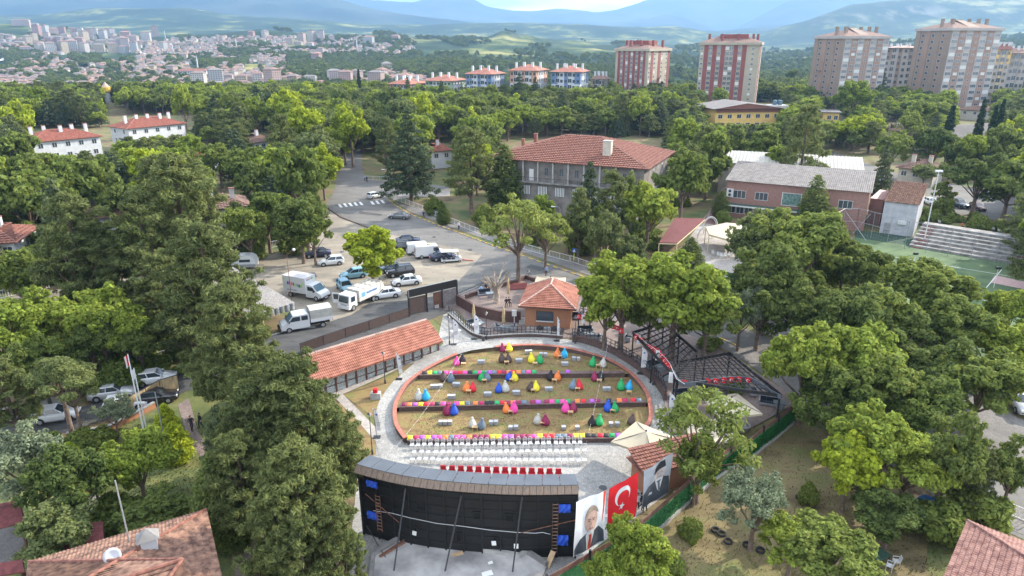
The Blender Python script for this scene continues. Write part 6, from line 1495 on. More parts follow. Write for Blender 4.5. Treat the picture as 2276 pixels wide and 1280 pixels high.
# pale fences along streets
def picket(label,pix,h=1.1,step=2.0,m='white_paint',bars=.28):return rail_fence('street_railing',label,pix,h,m,m,2,step,bars=bars)
picket('white railing along the sidewalk before the grey hall, upper stretch',[(866,440),(930,464),(1000,495),(1068,522)])
picket('white railing along the sidewalk, between airy tree and blue sign',[(1100,535),(1200,565),(1265,582)])
picket('white railing along the sidewalk right of the blue sign',[(1268,582),(1320,600),(1375,622)])
picket('white railing at the far street corner behind the crossing',[(815,400),(858,402),(905,398)])
picket('white panel fence along the lot below the house with dark red tiles',[(530,562),(600,552),(660,540),(700,525),(713,508)],1.2)
picket('white railing along the small lane at the left edge',[(-20,668),(60,652),(110,640)],1.2)
picket('white railing along the small lane behind the bright tree',[(190,618),(230,612),(330,600)],1.2)
picket('white picket fence behind the silver hatchback, right stretch',[(262,840),(320,812),(420,782)],1.1,1.9)
picket('white picket fence behind the parked cars, left stretch',[(195,868),(240,850)],1.1,1.9)
picket('white railing by the street at the lower right corner',[(2190,1105),(2230,1140),(2290,1165)],1.1)
for x,y,w_ in ((20,915,2.0),(25,935,2.0),(95,900,1.6),(132,892,1.6),(178,870,1.6)):
    p=G(x,y);m_=MB();m_.box(-w_/2*.7,w_/2*.7,-.35,.35,0,.8);t=thing('brick_planter','stubby wall pier with red tiled top beside the parked white car','pier',p,.35,'tiled wall piers by the street');part('pier',m_,'pale_concrete',t);m_=MB();m_.box(-w_/2*.75,w_/2*.75,-.42,.42,.802,.92);part('tile_top',m_,'tile_red',t)
curve_wall('garden_wall','low brick garden wall with pale top below the flagpoles',[(150,975),(240,960),(300,930),(345,905)],.6,'orange_brick','pale_concrete',.3,smoothk=0)
t=rail_fence('reed_fence','reed screen fence between garden and street behind the flagpoles',[(272,930),(330,898),(360,880),(400,868)],1.9,'dark_metal','dark_metal',2,2.5,infill=mat('reed',(.36,.27,.15),.9,.35,6,stretch=(1,1,.2)))
# flagpoles
for k,(x,yb_,yt)in enumerate(((325,984,787),(331,980,818))):
    p=G(x,yb_);h=TOP(p,yt)-p.z;t=thing('flagpole',('taller' if k ==0 else 'shorter')+' of two white flagpoles by the yellow green shrubs','flagpole',p);m_=MB();m_.tube([(0,0,0),(0,0,h)],[.09,.045],8);part('pole',m_,'white_paint',t)
    fl_=MB();n_=8
    for i in range(n_+1):fl_.v += [(-.03-.35*i/n_,.1*math.sin(i*1.5),h-.1-.2*i/n_),(-.03-.3*i/n_,.1*math.sin(i*1.5+1),h-1.0-.5*i/n_)]
    for i in range(n_):a=2*i;fl_.f.append((a,a+1,a+3,a+2));fl_.m.append(0 if (i>3 or k)else 1)
    tagit(part('hanging_flag',fl_,['flag_white','flag_red'],None,p),('red and white' if k ==0 else 'plain white')+' flag drooping from a white flagpole','flag')
p=G(372,1010);m_=MB();m_.tube([p,(p.x,p.y,TOP(p,872))],[.06,.045],7);tagit(part('lamp_pole',m_,'grey_metal'),'thin grey pole standing between the two flagpoles and the pines','pole')
p=G(2207,1085);m_=MB();m_.tube([p,(p.x,p.y,TOP(p,1030))],.06,6);tagit(part('street_pole',m_,'grey_metal'),'thin grey pole on the pavement at the right edge','pole')
# tyres in the garden on the right
tym=MB()
for k in range(12):
    a0,a1=2*PI*k/12,2*PI*(k+1)/12
    for (r0,z0,r1,z1)in ((.2,.1,.26,.2),(.26,.2,.34,.2),(.34,.2,.36,.1),(.36,.1,.34,0),(.34,0,.26,0),(.26,0,.2,.1)):
        tym.face([(r0*math.cos(a0),r0*math.sin(a0),z0),(r0*math.cos(a1),r0*math.sin(a1),z0),(r1*math.cos(a1),r1*math.sin(a1),z1),(r1*math.cos(a0),r1*math.sin(a0),z1)])
tyme=tym.mesh('tyre','tyre')
for (x,y,lab)in ((1777,1107,'old black tyre lying alone in the shade of the big garden trees'),(1590,1180,'old tyre on the dry grass near the hedge'),(1603,1188,'old tyre on the dry grass near the hedge'),(1618,1205,'old tyre on the dry grass near the hedge'),(1660,1213,'old tyre beside the silver bush'),(1690,1225,'old tyre beside the silver bush')):
    tagit(link('discarded_ring',tyme,None,G(x,y)),lab,'tyre','old tyres in the garden')
P4=[GZ(2020,1118,.2),GZ(2055,1135,.2),GZ(2095,1108,.2),GZ(2050,1100,.2)];m_=MB();lo=[tuple(p)for p in P4];m_.loft([lo,[(x,y,z+.06)for x,y,z in lo]]);tagit(part('blue_canvas',m_,mat('blue_sheet',(.02,.10,.26),.6,.1)),'blue plastic canvas roof hidden under the garden trees','tarp')

# ------------------------------------------------------------------ vehicles
wm=MB();wm.tube([(0,-.1,0),(0,.1,0)],.32,16);WH=wm.mesh('wheel','tyre',False)
rm2=MB();rm2.tube([(0,-.108,0),(0,.108,0)],.20,12);RIMM=rm2.mesh('rim','rim')
def add_wheels(t,xs_,hw,r=.32):
    for x in xs_:
        for s_ in (-1,1):
            o=link('wheel',WH,t,(x,s_*(hw-.09),r));o.scale=(r/.32,)*3;link('rim',RIMM,o)
def light_parts(t,xf,xr,hw,zf,zr,taill=True,hl_w=.34):
    m_=MB();m_.box(-.05,.04,-hl_w/2,hl_w/2,-.07,.07);hm_=m_.mesh('headlight','headlight');tm2=m_.mesh('taillight','taillight')
    for s_ in (-1,1):
        o=link('headlight',hm_,t,(xf,s_*(hw-.22),zf),-s_*-.0)
        if taill:link('taillight',tm2,t,(xr,s_*(hw-.2),zr))
    m_=MB();m_.box(xf-.02,xf+.09,-.26,.26,.40,.51);part('number_plate',m_,'plate',t)
    m_=MB();m_.box(xr-.09,xr+.02,-.26,.26,.62,.73);part('number_plate',m_,'plate',t)
CARS={'sedan':dict(st=[(-2.28,.38,.82,.70),(-2.2,.24,.95,.80),(-1.7,.2,1.0,.88),(-1.0,.2,.97,.90),(.2,.2,.95,.90),(.95,.2,.93,.89),(1.5,.2,.86,.88),(2.0,.22,.76,.84),(2.25,.28,.62,.74),(2.32,.36,.52,.60)],
                      cab=(-1.72,1.02,-.98,.28,1.44),wh=(-1.36,1.38)),
        'hatch':dict(st=[(-2.05,.38,.85,.70),(-2.0,.24,1.0,.80),(-1.6,.2,1.02,.87),(-.9,.2,1.0,.89),(.3,.2,.98,.89),(.95,.2,.95,.88),(1.4,.2,.88,.87),(1.85,.22,.76,.82),(2.05,.28,.62,.70),(2.1,.36,.54,.56)],
                      cab=(-2.0,.98,-1.62,.12,1.50),wh=(-1.25,1.30)),
        'suv':dict(st=[(-2.2,.42,.95,.78),(-2.15,.3,1.1,.86),(-1.7,.26,1.13,.93),(-.9,.26,1.1,.95),(.3,.26,1.08,.95),(.95,.26,1.06,.94),(1.5,.26,1.0,.92),(1.95,.28,.92,.88),(2.2,.34,.76,.78),(2.26,.42,.62,.66)],
                    cab=(-2.1,.98,-1.72,.14,1.70),wh=(-1.34,1.36))}
CAR_N={}
def car(kind,paintm,px,py,rz,label,group='cars parked around the square'):
    key=kind;D_=CARS[kind];p=G(px,py)
    t=thing({'sedan':'sedan_car','hatch':'hatchback_car','suv':'suv_car'}[kind],label,'car',(p.x,p.y,g(p.y)+.03),rz,group)
    if key not in CAR_N:
        mb=MB();rings=[]
        for x,zb_,zt,w_ in D_['st']:rings.append([(x,-w_*.93,zb_),(x,-w_,zb_+.22),(x,-w_*.985,zt-.16),(x,-w_*.90,zt),(x,0,zt+.03),(x,w_*.90,zt),(x,w_*.985,zt-.16),(x,w_,zb_+.22),(x,w_*.93,zb_)])
        mb.loft(rings);body=mb
        x0,x1,r0,r1,zr=D_['cab'];zb_=.93 if kind != 'suv' else 1.06;zb_ += .04
        gl=MB();lo=[(x0,-.80,zb_-.1),(x1,-.80,zb_-.1),(x1,.80,zb_-.1),(x0,.80,zb_-.1)];hi_=[(r0,-.62,zr-.03),(r1,-.62,zr-.03),(r1,.62,zr-.03),(r0,.62,zr-.03)];gl.loft([lo,hi_])
        rf_=MB();rf_.loft([[(r0-.05,-.64,zr-.05),(r1+.05,-.64,zr-.05),(r1+.05,.64,zr-.05),(r0-.05,.64,zr-.05)],[(r0+.05,-.56,zr+.02),(r1-.08,-.56,zr+.02),(r1-.08,.56,zr+.02),(r0+.05,.56,zr+.02)]])
        for s_ in (-1,1):
            for xa,xb in ((x0,r0),(x1,r1),((x0+x1)/2-.1,(r0+r1)/2-.05)):rf_.bar((xa,s_*.80,zb_-.08),(xb,s_*.625,zr-.02),.09,.05)
        ar=MB()
        for x in D_['wh']:
            for s_ in (-1,1):ar.tube([(x,s_*.80,.33),(x,s_*(.905 if kind != 'suv' else .955),.33)],.39,14)
        tr_=MB();tr_.cbox((x1-.28,.93,zb_+.08),(.16,.16,.12));tl_=MB();tl_.cbox((x1-.28,-.93,zb_+.08),(.16,.16,.12))
        gr=MB();gr.box(D_['st'][-1][0]-.04,D_['st'][-1][0]+.035,-.42,.42,.40,.56)
        CAR_N[key]=[body.mesh('body','paint_white',True),gl.mesh('glazing','glass_dark'),rf_.mesh('roof','paint_white'),ar.mesh('wheel_arch','black_trim'),tr_.mesh('mirror','paint_white'),tl_.mesh('mirror','paint_white'),gr.mesh('grille','black_trim')]
    for me,nm in zip(CAR_N[key],('body','glazing','roof','wheel_arch','mirror','mirror','grille')):
        o=link(nm,me,t)
        if nm in ('body','roof','mirror'):recolor(o,paintm)
    if kind =='suv':
        for s_ in (-1,1):m_=MB();m_.bar((-1.6,s_*.60,1.75),(.1,s_*.60,1.75),.06,.05);part('roof_rail',m_,'grey_metal',t)
    add_wheels(t,D_['wh'],.96 if kind =='suv' else .92,.36 if kind =='suv' else .32)
    light_parts(t,D_['st'][-2][0]-.02,D_['st'][0][0]+.06,.80,.64 if kind != 'suv' else .78,.84 if kind != 'suv' else .98)
    return t
# heading: rz = 0 points to +x (right)
A=PI
car('sedan','paint_navy',706,570,A+.25,'dark blue sedan parked next to the lopped tree');car('hatch','paint_white',737,588,A+.30,'white hatchback just right of the dark blue sedan, left of the lime tree')
car('hatch','paint_blue',786,617,A+.45,'light blue hatchback under the left edge of the lime tree');car('hatch','paint_blue',768,645,A+2.1,'light blue hatchback half hidden behind the garbage truck')
car('sedan','paint_white',856,661,A+.38,'white sedan beside the garbage truck');car('sedan','paint_white',904,632,A+.33,'white sedan in front of the black SUV');car('suv','paint_black',890,612,A+.36,'black SUV between white sedan and lime tree')
car('sedan','paint_slate',868,604,A+.34,'dark slate sedan behind the black SUV, under the lime tree');car('suv','paint_black',906,556,.25,'black SUV left of the white vans');car('sedan','paint_navy',908,541,.2,'dark sedan behind the black SUV by the white vans')
car('hatch','paint_blue',842,524,.3,'pale car mostly hidden behind the lime tree top');car('sedan','paint_navy',985,577,.3,'dark navy sedan between white van and golf cart');car('sedan','paint_grey',888,486,A-.42+.2,'grey sedan driving on the street above the square','cars driving on the street')
car('hatch','paint_white',834,440,.85,'white hatchback driving at the crossing','cars driving on the street');car('sedan','paint_black',882,403,.05,'black sedan parked under the cedar by the far railing'); 
car('hatch','paint_white',128,932,.30,'white hatchback parked behind the two slim pine trunks');car('sedan','paint_silver',252,882,.32,'silver grey sedan parked in the left street');car('hatch','paint_white',348,850,.33,'white hatchback with red tail light parked beyond the flagpoles')
car('sedan','paint_black',345,893,.35,'black sedan parked behind the reed fence');car('hatch','paint_white',282,908,.33,'white car mostly hidden by the reed fence');car('suv','paint_white',2268,908,A+1.25,'white SUV with black roof at the right picture edge')
car('hatch','paint_silver',2098,458,-PI/2+.1,'pale car behind small tree near the floodlight mast');car('suv','paint_slate',2132,460,-PI/2+.05,'dark blue car in the lot right of the small tree');car('hatch','paint_maroon',2172,466,-PI/2,'dark red car in the lot below the biggest right tree');car('hatch','paint_white',2068,455,-PI/2,'white van like car beside the floodlight mast')
def van_body(t,L_,w_,h,paintm,nose=.9,x_off=0,z0=.35):
    m_=MB();hw=w_/2;x0,x1=-L_/2,L_/2;xc=x1-nose-.55
    prof=[(x0,z0),(x0,h*.55),(x0+.06,h-.12),(x0+.2,h),(xc,h),(xc+.3,h-.10),(x1-nose,h*.56),(x1-.12,h*.44),(x1,h*.34),(x1,z0)]
    for s_ in (1,):
        rings=[[(x,y*(.94 if z>h*.6 else 1),z)for x,z in prof]for y in (-hw,hw)];m_.loft(rings)
    return m_,xc,x1
def van(px,py,rz,label,hightop=False,L_=5.0,h=2.15):
    p=G(px,py);t=thing('panel_van',label,'van',(p.x,p.y,g(p.y)+.03),rz,'white vans beside the dark cars')
    m_,xc,x1=van_body(t,L_,1.95,h,'paint_white');part('body',m_,'paint_white',t)
    m_=MB();m_.face([(xc+.34,-.85,h-.14),(xc+.34,.85,h-.14),(x1-.93,.92,h*.58),(x1-.93,-.92,h*.58)]); 
    for i in range(4):v=m_.v[i];m_.v[i]=(v[0]+.03,v[1],v[2]+.02)
    part('windscreen',m_,'glass_dark',t)
    for s_ in (-1,1):m_=MB();y=s_*.985;m_.face([(xc-.5,y,h*.6),(xc+.55,y,h*.6),(xc+.28,s_*.95,h*.88),(xc-.5,s_*.95,h*.88)][::s_]);part('side_window',m_,'glass_dark',t)
    m_=MB();m_.box(-L_/2-.02,-L_/2+.01,-.75,.75,h*.56,h*.85);part('rear_window',m_,'glass_dark',t)
    m_=MB();m_.box(-L_/2-.05,L_/2+.05,-1.0,1.0,.28,.42);part('bumper_strip',m_,'black_trim',t)
    m_=MB();m_.lathe([(.4,h),(.4,h+.15),(.05,h+.2)],10,c=(0,0,0));part('roof_vent',m_,'cream_canvas',t)if not hightop else None
    add_wheels(t,(-L_/2+1.0,L_/2-.95),1.0,.34);light_parts(t,L_/2-.02,-L_/2+.02,.9,.8,1.1)
van(955,571,.28,'white panel van with a round roof vent in the parking row');van(934,563,.27,'white minibus squeezed left of the panel van',True,4.6,1.95)
def truck(px,py,rz,label,kind):
    p=G(px,py);t=thing({'box':'box_truck','pickup':'canvas_pickup_truck','garbage':'garbage_truck'}[kind],label,'truck',(p.x,p.y,g(p.y)+.03),rz)
    if kind =='garbage':
        m_=MB();m_.loft([[(1.6,-1.0,.55),(3.2,-1.0,.55),(3.25,-1.0,1.25),(3.0,-.96,2.3),(1.6,-.96,2.35)],[(1.6,1.0,.55),(3.2,1.0,.55),(3.25,1.0,1.25),(3.0,.96,2.3),(1.6,.96,2.35)]]);part('cab',m_,'paint_white',t)
        m_=MB();m_.loft([[(3.26,-.85,1.32),(3.265,.85,1.32),(3.05,.82,2.15),(3.05,-.82,2.15)],[(3.28,-.85,1.32),(3.285,.85,1.32),(3.07,.82,2.15),(3.07,-.82,2.15)]]);part('windscreen',m_,'glass_dark',t)
        m_=MB();m_.box(2.9,3.38,-1.02,1.02,.42,.66);part('bumper',m_,'paint_white',t)
        m_=MB();m_.box(3.26,3.30,-.55,.55,.95,1.05);part('lettering_strip',m_,'grey_metal',t)
        for s_ in (-1,1):m_=MB();m_.box(2.0,2.75,s_*1.0-.012,s_*1.0+.012,1.35,2.05);part('side_window',m_,'glass_dark',t)
        m_=MB();m_.box(-3.1,1.3,-1.12,1.12,.95,2.45);part('refuse_body',m_,mat('truck_offwhite',(.50,.48,.43),.6,.15,2),t)
        for y in (-1.08,-.36,.36,1.08):m_=MB();m_.box(-3.0,1.25,y-.04,y+.04,2.452,2.58);part('roof_beam',m_,'truck_offwhite',t)
        for x in (-3.0,-1.5,0,1.2):m_=MB();m_.box(x-.05,x+.05,-1.1,1.1,2.451,2.56);part('cross_beam',m_,'truck_offwhite',t)
        m_=MB();m_.loft([[(-3.1,-1.15,.8),(-3.1,1.15,.8),(-3.1,1.15,2.75),(-3.1,-1.15,2.75)],[(-4.1,-1.1,.7),(-4.1,1.1,.7),(-3.8,1.1,2.3),(-3.8,-1.1,2.3)]]);part('tailgate_hopper',m_,'truck_offwhite',t)
        for s_ in (-1,1):
            m_=MB();m_.box(-2.6,.9,s_*1.13-.012,s_*1.13+.012,1.25,2.25);part('side_print',m_,mat('print_pale',(.55,.60,.64),.5,.15,2),t)
            m_=MB();m_.box(.1,.8,s_*1.145-.01,s_*1.145+.01,1.45,2.1);part('blue_badge',m_,mat('badge_blue',(.15,.35,.55),.5,0),t)
            m_=MB();m_.box(-2.4,-.2,s_*1.145-.01,s_*1.145+.01,1.7,1.95);part('blue_lettering',m_,mat('badge_dark',(.10,.18,.33),.5,.6,6),t)
        m_=MB();m_.box(-3.0,3.0,-.5,.5,.55,.94);part('chassis',m_,'black_trim',t)
        m_=MB();m_.box(-.04,.04,0,1.1,.9,2.3);dr=part('open_door',m_,'paint_white',t,(2.75,-1.02,0),-PI/2-.6+PI*0)
        dr.rotation_euler[2]=PI+.35;m_=MB();m_.box(-.05,.05,.15,.95,1.4,2.15);part('door_window',m_,'glass_dark',dr)
        for x in (2.4,-1.7,-2.7):
            for s_ in (-1,1):o=link('wheel',WH,t,(x,s_*.9,.42));o.scale=(1.3,)*3;link('rim',RIMM,o)
        light_parts(t,3.27,-4.1,1.0,.85,1.0,hl_w=.4)
        return t
    # cab shared by box truck and pickup
    m_=MB();hw=.98;prof=[(.6,.4),(.6,2.1),(.8,2.25),(1.75,2.22),(2.55,1.38),(3.15,1.15),(3.3,.85),(3.3,.4)]
    if kind =='pickup':prof=[(-.4,.4),(-.4,2.05),(-.2,2.2),(1.55,2.18),(2.35,1.35),(3.0,1.12),(3.15,.85),(3.15,.4)]
    m_.loft([[(x,y,z)for x,z in prof]for y in (-hw,hw)]);part('cab',m_,'paint_white',t)
    ax,az,bx,bz=(1.82,2.17,2.52,1.43)if kind =='box' else (1.62,2.13,2.32,1.40)
    m_=MB();m_.loft([[(ax,-.82,az),(ax,.82,az),(bx,.88,bz),(bx,-.88,bz)],[(ax+.03,-.82,az+.03),(ax+.03,.82,az+.03),(bx+.03,.88,bz+.03),(bx+.03,-.88,bz+.03)]]);part('windscreen',m_,'glass_blue',t)
    for s_ in (-1,1):
        for (xa,xb)in (((.95,2.1),)if kind =='box' else ((.75,1.9),(-.2,.6))):
            m_=MB();y=s_*(hw+.004);m_.loft([[(xa,y-.006,1.42),(xb+(.2 if xb>1 else 0),y-.006,1.42),(xb-(.25 if xb>1 else 0),y-.006,2.0),(xa,y-.006,2.0)],[(xa,y+.006,1.42),(xb+(.2 if xb>1 else 0),y+.006,1.42),(xb-(.25 if xb>1 else 0),y+.006,2.0),(xa,y+.006,2.0)]]);part('side_window',m_,'glass_dark',t)
        m_=MB();m_.cbox((2.15,s_*(hw+.18),1.5),(.12,.2,.32));part('mirror',m_,'black_trim',t)
    m_=MB();m_.box(2.9,3.36,-.98,.98,.35,.62);part('bumper',m_,'black_trim',t)
    m_=MB();m_.box(-3.0,2.4,-.45,.45,.4,.75);part('chassis',m_,'black_trim',t)
    if kind =='box':
        m_=MB();m_.box(-3.3,.75,-1.12,1.12,.85,3.15);bx_=part('cargo_box',m_,'paint_white',t)
        m_=MB();m_.box(-3.32,.77,-1.14,1.14,3.152,3.2);part('box_roof',m_,mat('roof_dusty',(.42,.40,.40),.7,.1,1),bx_)
        cs=[(.02,.06,.4),(.6,.03,.08),(.8,.2,.05),(.05,.2,.5),(.8,.6,.02),(.03,.4,.5),(.1,.1,.12),(.3,.6,.05)]
        for i,c in enumerate(cs):
            sz=.17;zz=1.95-.035*i+(.05 if i % 2 else 0)
            nm=f'tile_colour_{i}';mt=mat('letter_'+str(i),c,.5,0)
            for s_ in (-1,1):m_=MB();m_.box(-2.5+i*.34,-2.5+i*.34+.27,s_*1.125-.006,s_*1.125+.006,zz,zz+.44);o=part('letter_tile',m_,mt,bx_);m_=MB();m_.box(-2.5+i*.34+.09,-2.5+i*.34+.18,s_*1.135-.006,s_*1.135+.006,zz+.12,zz+.3);part('letter',m_,'white_paint',bx_)if 0 else None
            m_=MB();m_.box(.752,.762,-.75+i*.18,-.75+i*.18+.13,2.75,2.95);part('letter_tile',m_,mt,bx_)
        for s_ in (-1,1):
            m_=MB();m_.box(-2.6,-.9,s_*1.125-.006,s_*1.125+.006,1.15,1.25);part('blue_text_line',m_,mat('print_blue',(.08,.12,.3),.5,.5,8),bx_)
            m_=MB();m_.prism(star_pts((0,0),.16,0,6),-.01,.01); 
            for xx,z_ in ((-2.95,2.75),(.35,2.35)):o=part('green_leaf_mark',m_,mat('mark_green',(.3,.5,.05),.5,0),bx_,(xx,s_*1.13,z_));o.rotation_euler=(PI/2,0,0)
        add_wheels(t,(-2.2,2.35),1.0,.38);light_parts(t,3.28,-3.3,.95,.78,.8)
    else:
        m_=MB();m_.box(-3.3,-.5,-1.08,1.08,.95,1.35);part('load_bed',m_,'paint_white',t)
        m_=MB();m_.loft([[(-3.28,-1.05,1.352),(-3.28,1.05,1.352),(-3.28,1.05,2.55),(-3.28,0,2.72),(-3.28,-1.05,2.55)],[(-.52,-1.05,1.352),(-.52,1.05,1.352),(-.52,1.05,2.55),(-.52,0,2.72),(-.52,-1.05,2.55)]]);cv=part('canvas_cover',m_,'canvas_grey',t)
        for z in (1.75,2.15):
            m_=MB();m_.box(-3.29,-.51,-1.063,1.063,z,z+.03);part('strap',m_,'grey_metal',cv)
        add_wheels(t,(-2.0,2.2),1.0,.36);light_parts(t,3.13,-3.3,.95,.8,.85)
    return t
truck(684,660,-.42,'white box truck with a row of coloured letter tiles on its side','box');truck(680,728,A+.48,'white crew cab truck with a grey canvas cover, nearest the pavilion','pickup');truck(801,676,A+1.05,'white garbage truck with open left door seen from the front','garbage')
# caravan, golf cart, bicycles
p=G(543,596);t=thing('caravan','small white and grey caravan at the left edge of the lot','caravan',p,.12)
prof=[(-2.1,.4),(-2.25,1.1),(-2.0,1.9),(-1.4,2.35),(1.2,2.4),(1.9,2.0),(2.2,1.2),(2.1,.45)];m_=MB();m_.loft([[(x,y,z)for x,z in prof]for y in (-1.0,1.0)]);part('body',m_,'paint_white',t);m_=MB();m_.box(-2.1,2.1,-1.012,1.012,.45,.95);part('grey_band',m_,'grey_metal',t)
m_=MB();m_.box(-.4,1.3,-1.02,1.02,1.3,1.75);part('side_window',m_,'glass_dark',t);m_=MB();m_.box(-.5,.5,-.4,.4,2.4,2.5);part('roof_hatch',m_,'white_paint',t);m_=MB();m_.bar((2.1,0,.45),(3.2,0,.45),.1);part('drawbar',m_,'grey_metal',t);add_wheels(t,(-.1,),1.02,.32)
p=G(1003,582);t=thing('golf_cart','white golf cart with black seats and a flat roof','golf cart',p,.22)
m_=MB();m_.loft([[(x,y,z)for x,z in ((-1.7,.3),(-1.7,.62),(.9,.55),(1.2,.95),(1.7,.8),(1.8,.35))]for y in (-.6,.6)]);part('body',m_,'paint_white',t)
for x in (-1.2,-.4,.4):
    m_=MB();m_.box(x-.25,x+.25,-.55,.55,.66,.8).box(x-.32,x-.25,-.55,.55,.8,1.25);part('seat',m_,'cushion_navy',t)
m_=MB();m_.box(-1.7,1.2,-.65,.65,1.9,1.97);part('roof',m_,'white_plastic',t)
for x in (-1.55,0,1.1):
    for s_ in (-1,1):m_=MB();m_.tube([(x+.08,s_*.58,.6),(x,s_*.58,1.9)],.025,5);part('roof_post',m_,'black_metal',t)
add_wheels(t,(-1.25,1.3),.62,.24)
for k,(x,y)in enumerate(((838,630),(848,632))):
    p=G(x,y);t=thing('bicycle','bicycle parked under the lime tree, '+('left one' if k ==0 else 'right one'),'bicycle',p,.3)
    m_=MB(); 
    for xx in (-.5,.5):
        wq=MB();wq.tube([(xx+.33*math.cos(a),0,.34+.33*math.sin(a))for a in [2*PI*i/14 for i in range(15)]],.02,4,False);part('wheel',wq,'tyre',t)
    m_.bar((-.5,0,.34),(-.1,0,.8),.03).bar((-.1,0,.8),(.4,0,.85),.03).bar((-.1,0,.34),(.4,0,.8),.03).bar((.5,0,.34),(.38,0,1.0),.03).bar((-.5,0,.34),(-.1,0,.34),.03);part('frame',m_,'dark_metal',t)
    m_=MB();m_.cbox((-.12,0,.9),(.24,.12,.05));part('saddle',m_,'black_trim',t);m_=MB();m_.bar((.38,-.25,1.0),(.38,.25,1.0),.03);part('handlebar',m_,'black_trim',t)

# ------------------------------------------------------------------ people
def human(name,joints,edges,shirt,trousers,hair='hair_dark',hairlong=False):
    me=bpy.data.meshes.new(name);ks=list(joints);me.from_pydata([joints[k][0]for k in ks],[(ks.index(a),ks.index(b))for a,b in edges],[])
    o=bpy.data.objects.new(name+'_src',me);C.objects.link(o);md=o.modifiers.new('s','SKIN');md.use_smooth_shade=True
    for i,k in enumerate(ks):
        sv=me.skin_vertices[0].data[i];sv.radius=(joints[k][1],joints[k][1]if len(joints[k])<3 else joints[k][2]);sv.use_root=(k =='pelvis')
    o.modifiers.new('d','SUBSURF').levels=1
    dg=bpy.context.evaluated_depsgraph_get();out=bpy.data.meshes.new_from_object(o.evaluated_get(dg));bpy.data.objects.remove(o)
    out.materials.clear()
    for m in ('skin',shirt,trousers,'black_trim'):out.materials.append(M(m)if isinstance(m,str)else m)
    return out
def body_mesh(pose):
    if pose =='walk':
        J=dict(pelvis=((0,0,.95),.15,.12),chest=((0,.01,1.28),.17,.12),neck=((0,0,1.48),.06),head=((0,-.02,1.60),.095,.11),top=((0,-.01,1.72),.075,.09),
                 shl=((-.19,0,1.40),.065),ell=((-.25,.08,1.14),.045),hal=((-.24,-.06,.90),.035),fgl=((-.23,-.10,.82),.028),shr=((.19,0,1.40),.065),elr=((.25,.02,1.13),.045),har=((.26,-.12,.92),.035),fgr=((.25,-.17,.84),.028),
                 hpl=((-.09,0,.88),.095),knl=((-.10,-.12,.50),.065),anl=((-.10,-.06,.09),.042),tol=((-.10,-.22,.05),.04),hpr=((.09,0,.88),.095),knr=((.10,.02,.50),.065),anr=((.10,.22,.12),.042),tor=((.10,.10,.05),.04))
    else:
        J=dict(pelvis=((0,.05,.52),.16,.13),chest=((0,.08,.85),.17,.12),neck=((0,.06,1.06),.06),head=((0,.03,1.18),.095,.11),top=((0,.04,1.30),.075,.09),
                 shl=((-.19,.07,.98),.065),ell=((-.25,-.02,.74),.045),hal=((-.16,-.22,.66),.035),fgl=((-.12,-.28,.64),.028),shr=((.19,.07,.98),.065),elr=((.25,-.02,.74),.045),har=((.16,-.22,.66),.035),fgr=((.12,-.28,.64),.028),
                 hpl=((-.10,-.02,.52),.095),knl=((-.12,-.42,.50),.07),anl=((-.12,-.42,.10),.042),tol=((-.12,-.56,.05),.04),hpr=((.10,-.02,.52),.095),knr=((.12,-.42,.50),.07),anr=((.12,-.38,.10),.042),tor=((.12,-.52,.05),.04))
    E=[('pelvis','chest'),('chest','neck'),('neck','head'),('head','top'),('chest','shl'),('shl','ell'),('ell','hal'),('hal','fgl'),('chest','shr'),('shr','elr'),('elr','har'),('har','fgr'),
         ('pelvis','hpl'),('hpl','knl'),('knl','anl'),('anl','tol'),('pelvis','hpr'),('hpr','knr'),('knr','anr'),('anr','tor')]
    return J,E
PB={}
def person(px,py,rz,label,shirt,trousers,pose='walk',base=.02,s=1.0):
    sm=mat('cloth_'+'_'.join(f'{c:.2f}' for c in shirt),shirt,.85,.05);tm3=mat('cloth_'+'_'.join(f'{c:.2f}' for c in trousers),trousers,.85,.05)
    if pose not in PB:J,E=body_mesh(pose);PB[pose]=human('person_body',J,E,sm,tm3)
    me=PB[pose].copy();me.materials[1]=sm;me.materials[2]=tm3
    neck=1.46 if pose =='walk' else 1.05
    for pl in me.polygons:
        c=pl.center
        if c.z>neck:k=0
        elif pose =='walk':k=0 if (abs(c.x)>.2 and c.z<1.0)else (1 if c.z>.93 else (3 if c.z<.10 else 2))
        else:k=0 if (c.y<-.15 and c.z>.60)else (1 if c.z>.60 else (3 if c.z<.10 else 2))
        pl.material_index=k
    p=G(px,py);t=thing('person',label,'person',(p.x,p.y,g(p.y)+base),rz);t.scale=(s,)*3;link('body',me,t)
    hz_=neck+.27;m_=MB();m_.lathe([(.085,-.03),(.108,.03),(.10,.09),(.06,.125),(.01,.135)],10,c=(0,.02 if pose =='walk' else .06,hz_-.13));part('hair',m_,'hair_dark',t,smooth=True)
    fy,fz=(-.125,1.62)if pose =='walk' else (-.075,1.20)
    m_=MB();m_.cbox((0,fy,fz-.01),(.025,.04,.04)).cbox((0,fy+.012,fz-.055),(.05,.02,.012));part('nose_and_mouth',m_,mat('skin_shade',(.4,.2,.15),.6,0),t)
    m_=MB();m_.cbox((-.035,fy+.015,fz+.025),(.025,.02,.012)).cbox((.035,fy+.015,fz+.025),(.025,.02,.012));part('eyes',m_,'hair_dark',t)
    return t
person(*Z2(1855,455),0,'man in white shirt and dark trousers standing behind the red flag',(.72,.72,.74),(.02,.02,.025));person(*Z2(1880,450),1.2,'person in black standing beside the man in white shirt',(.02,.02,.022),(.02,.02,.025));person(*Z2(1905,462),-.6,'third person in dark clothes near the grey portrait banner',(.05,.05,.06),(.02,.02,.025))
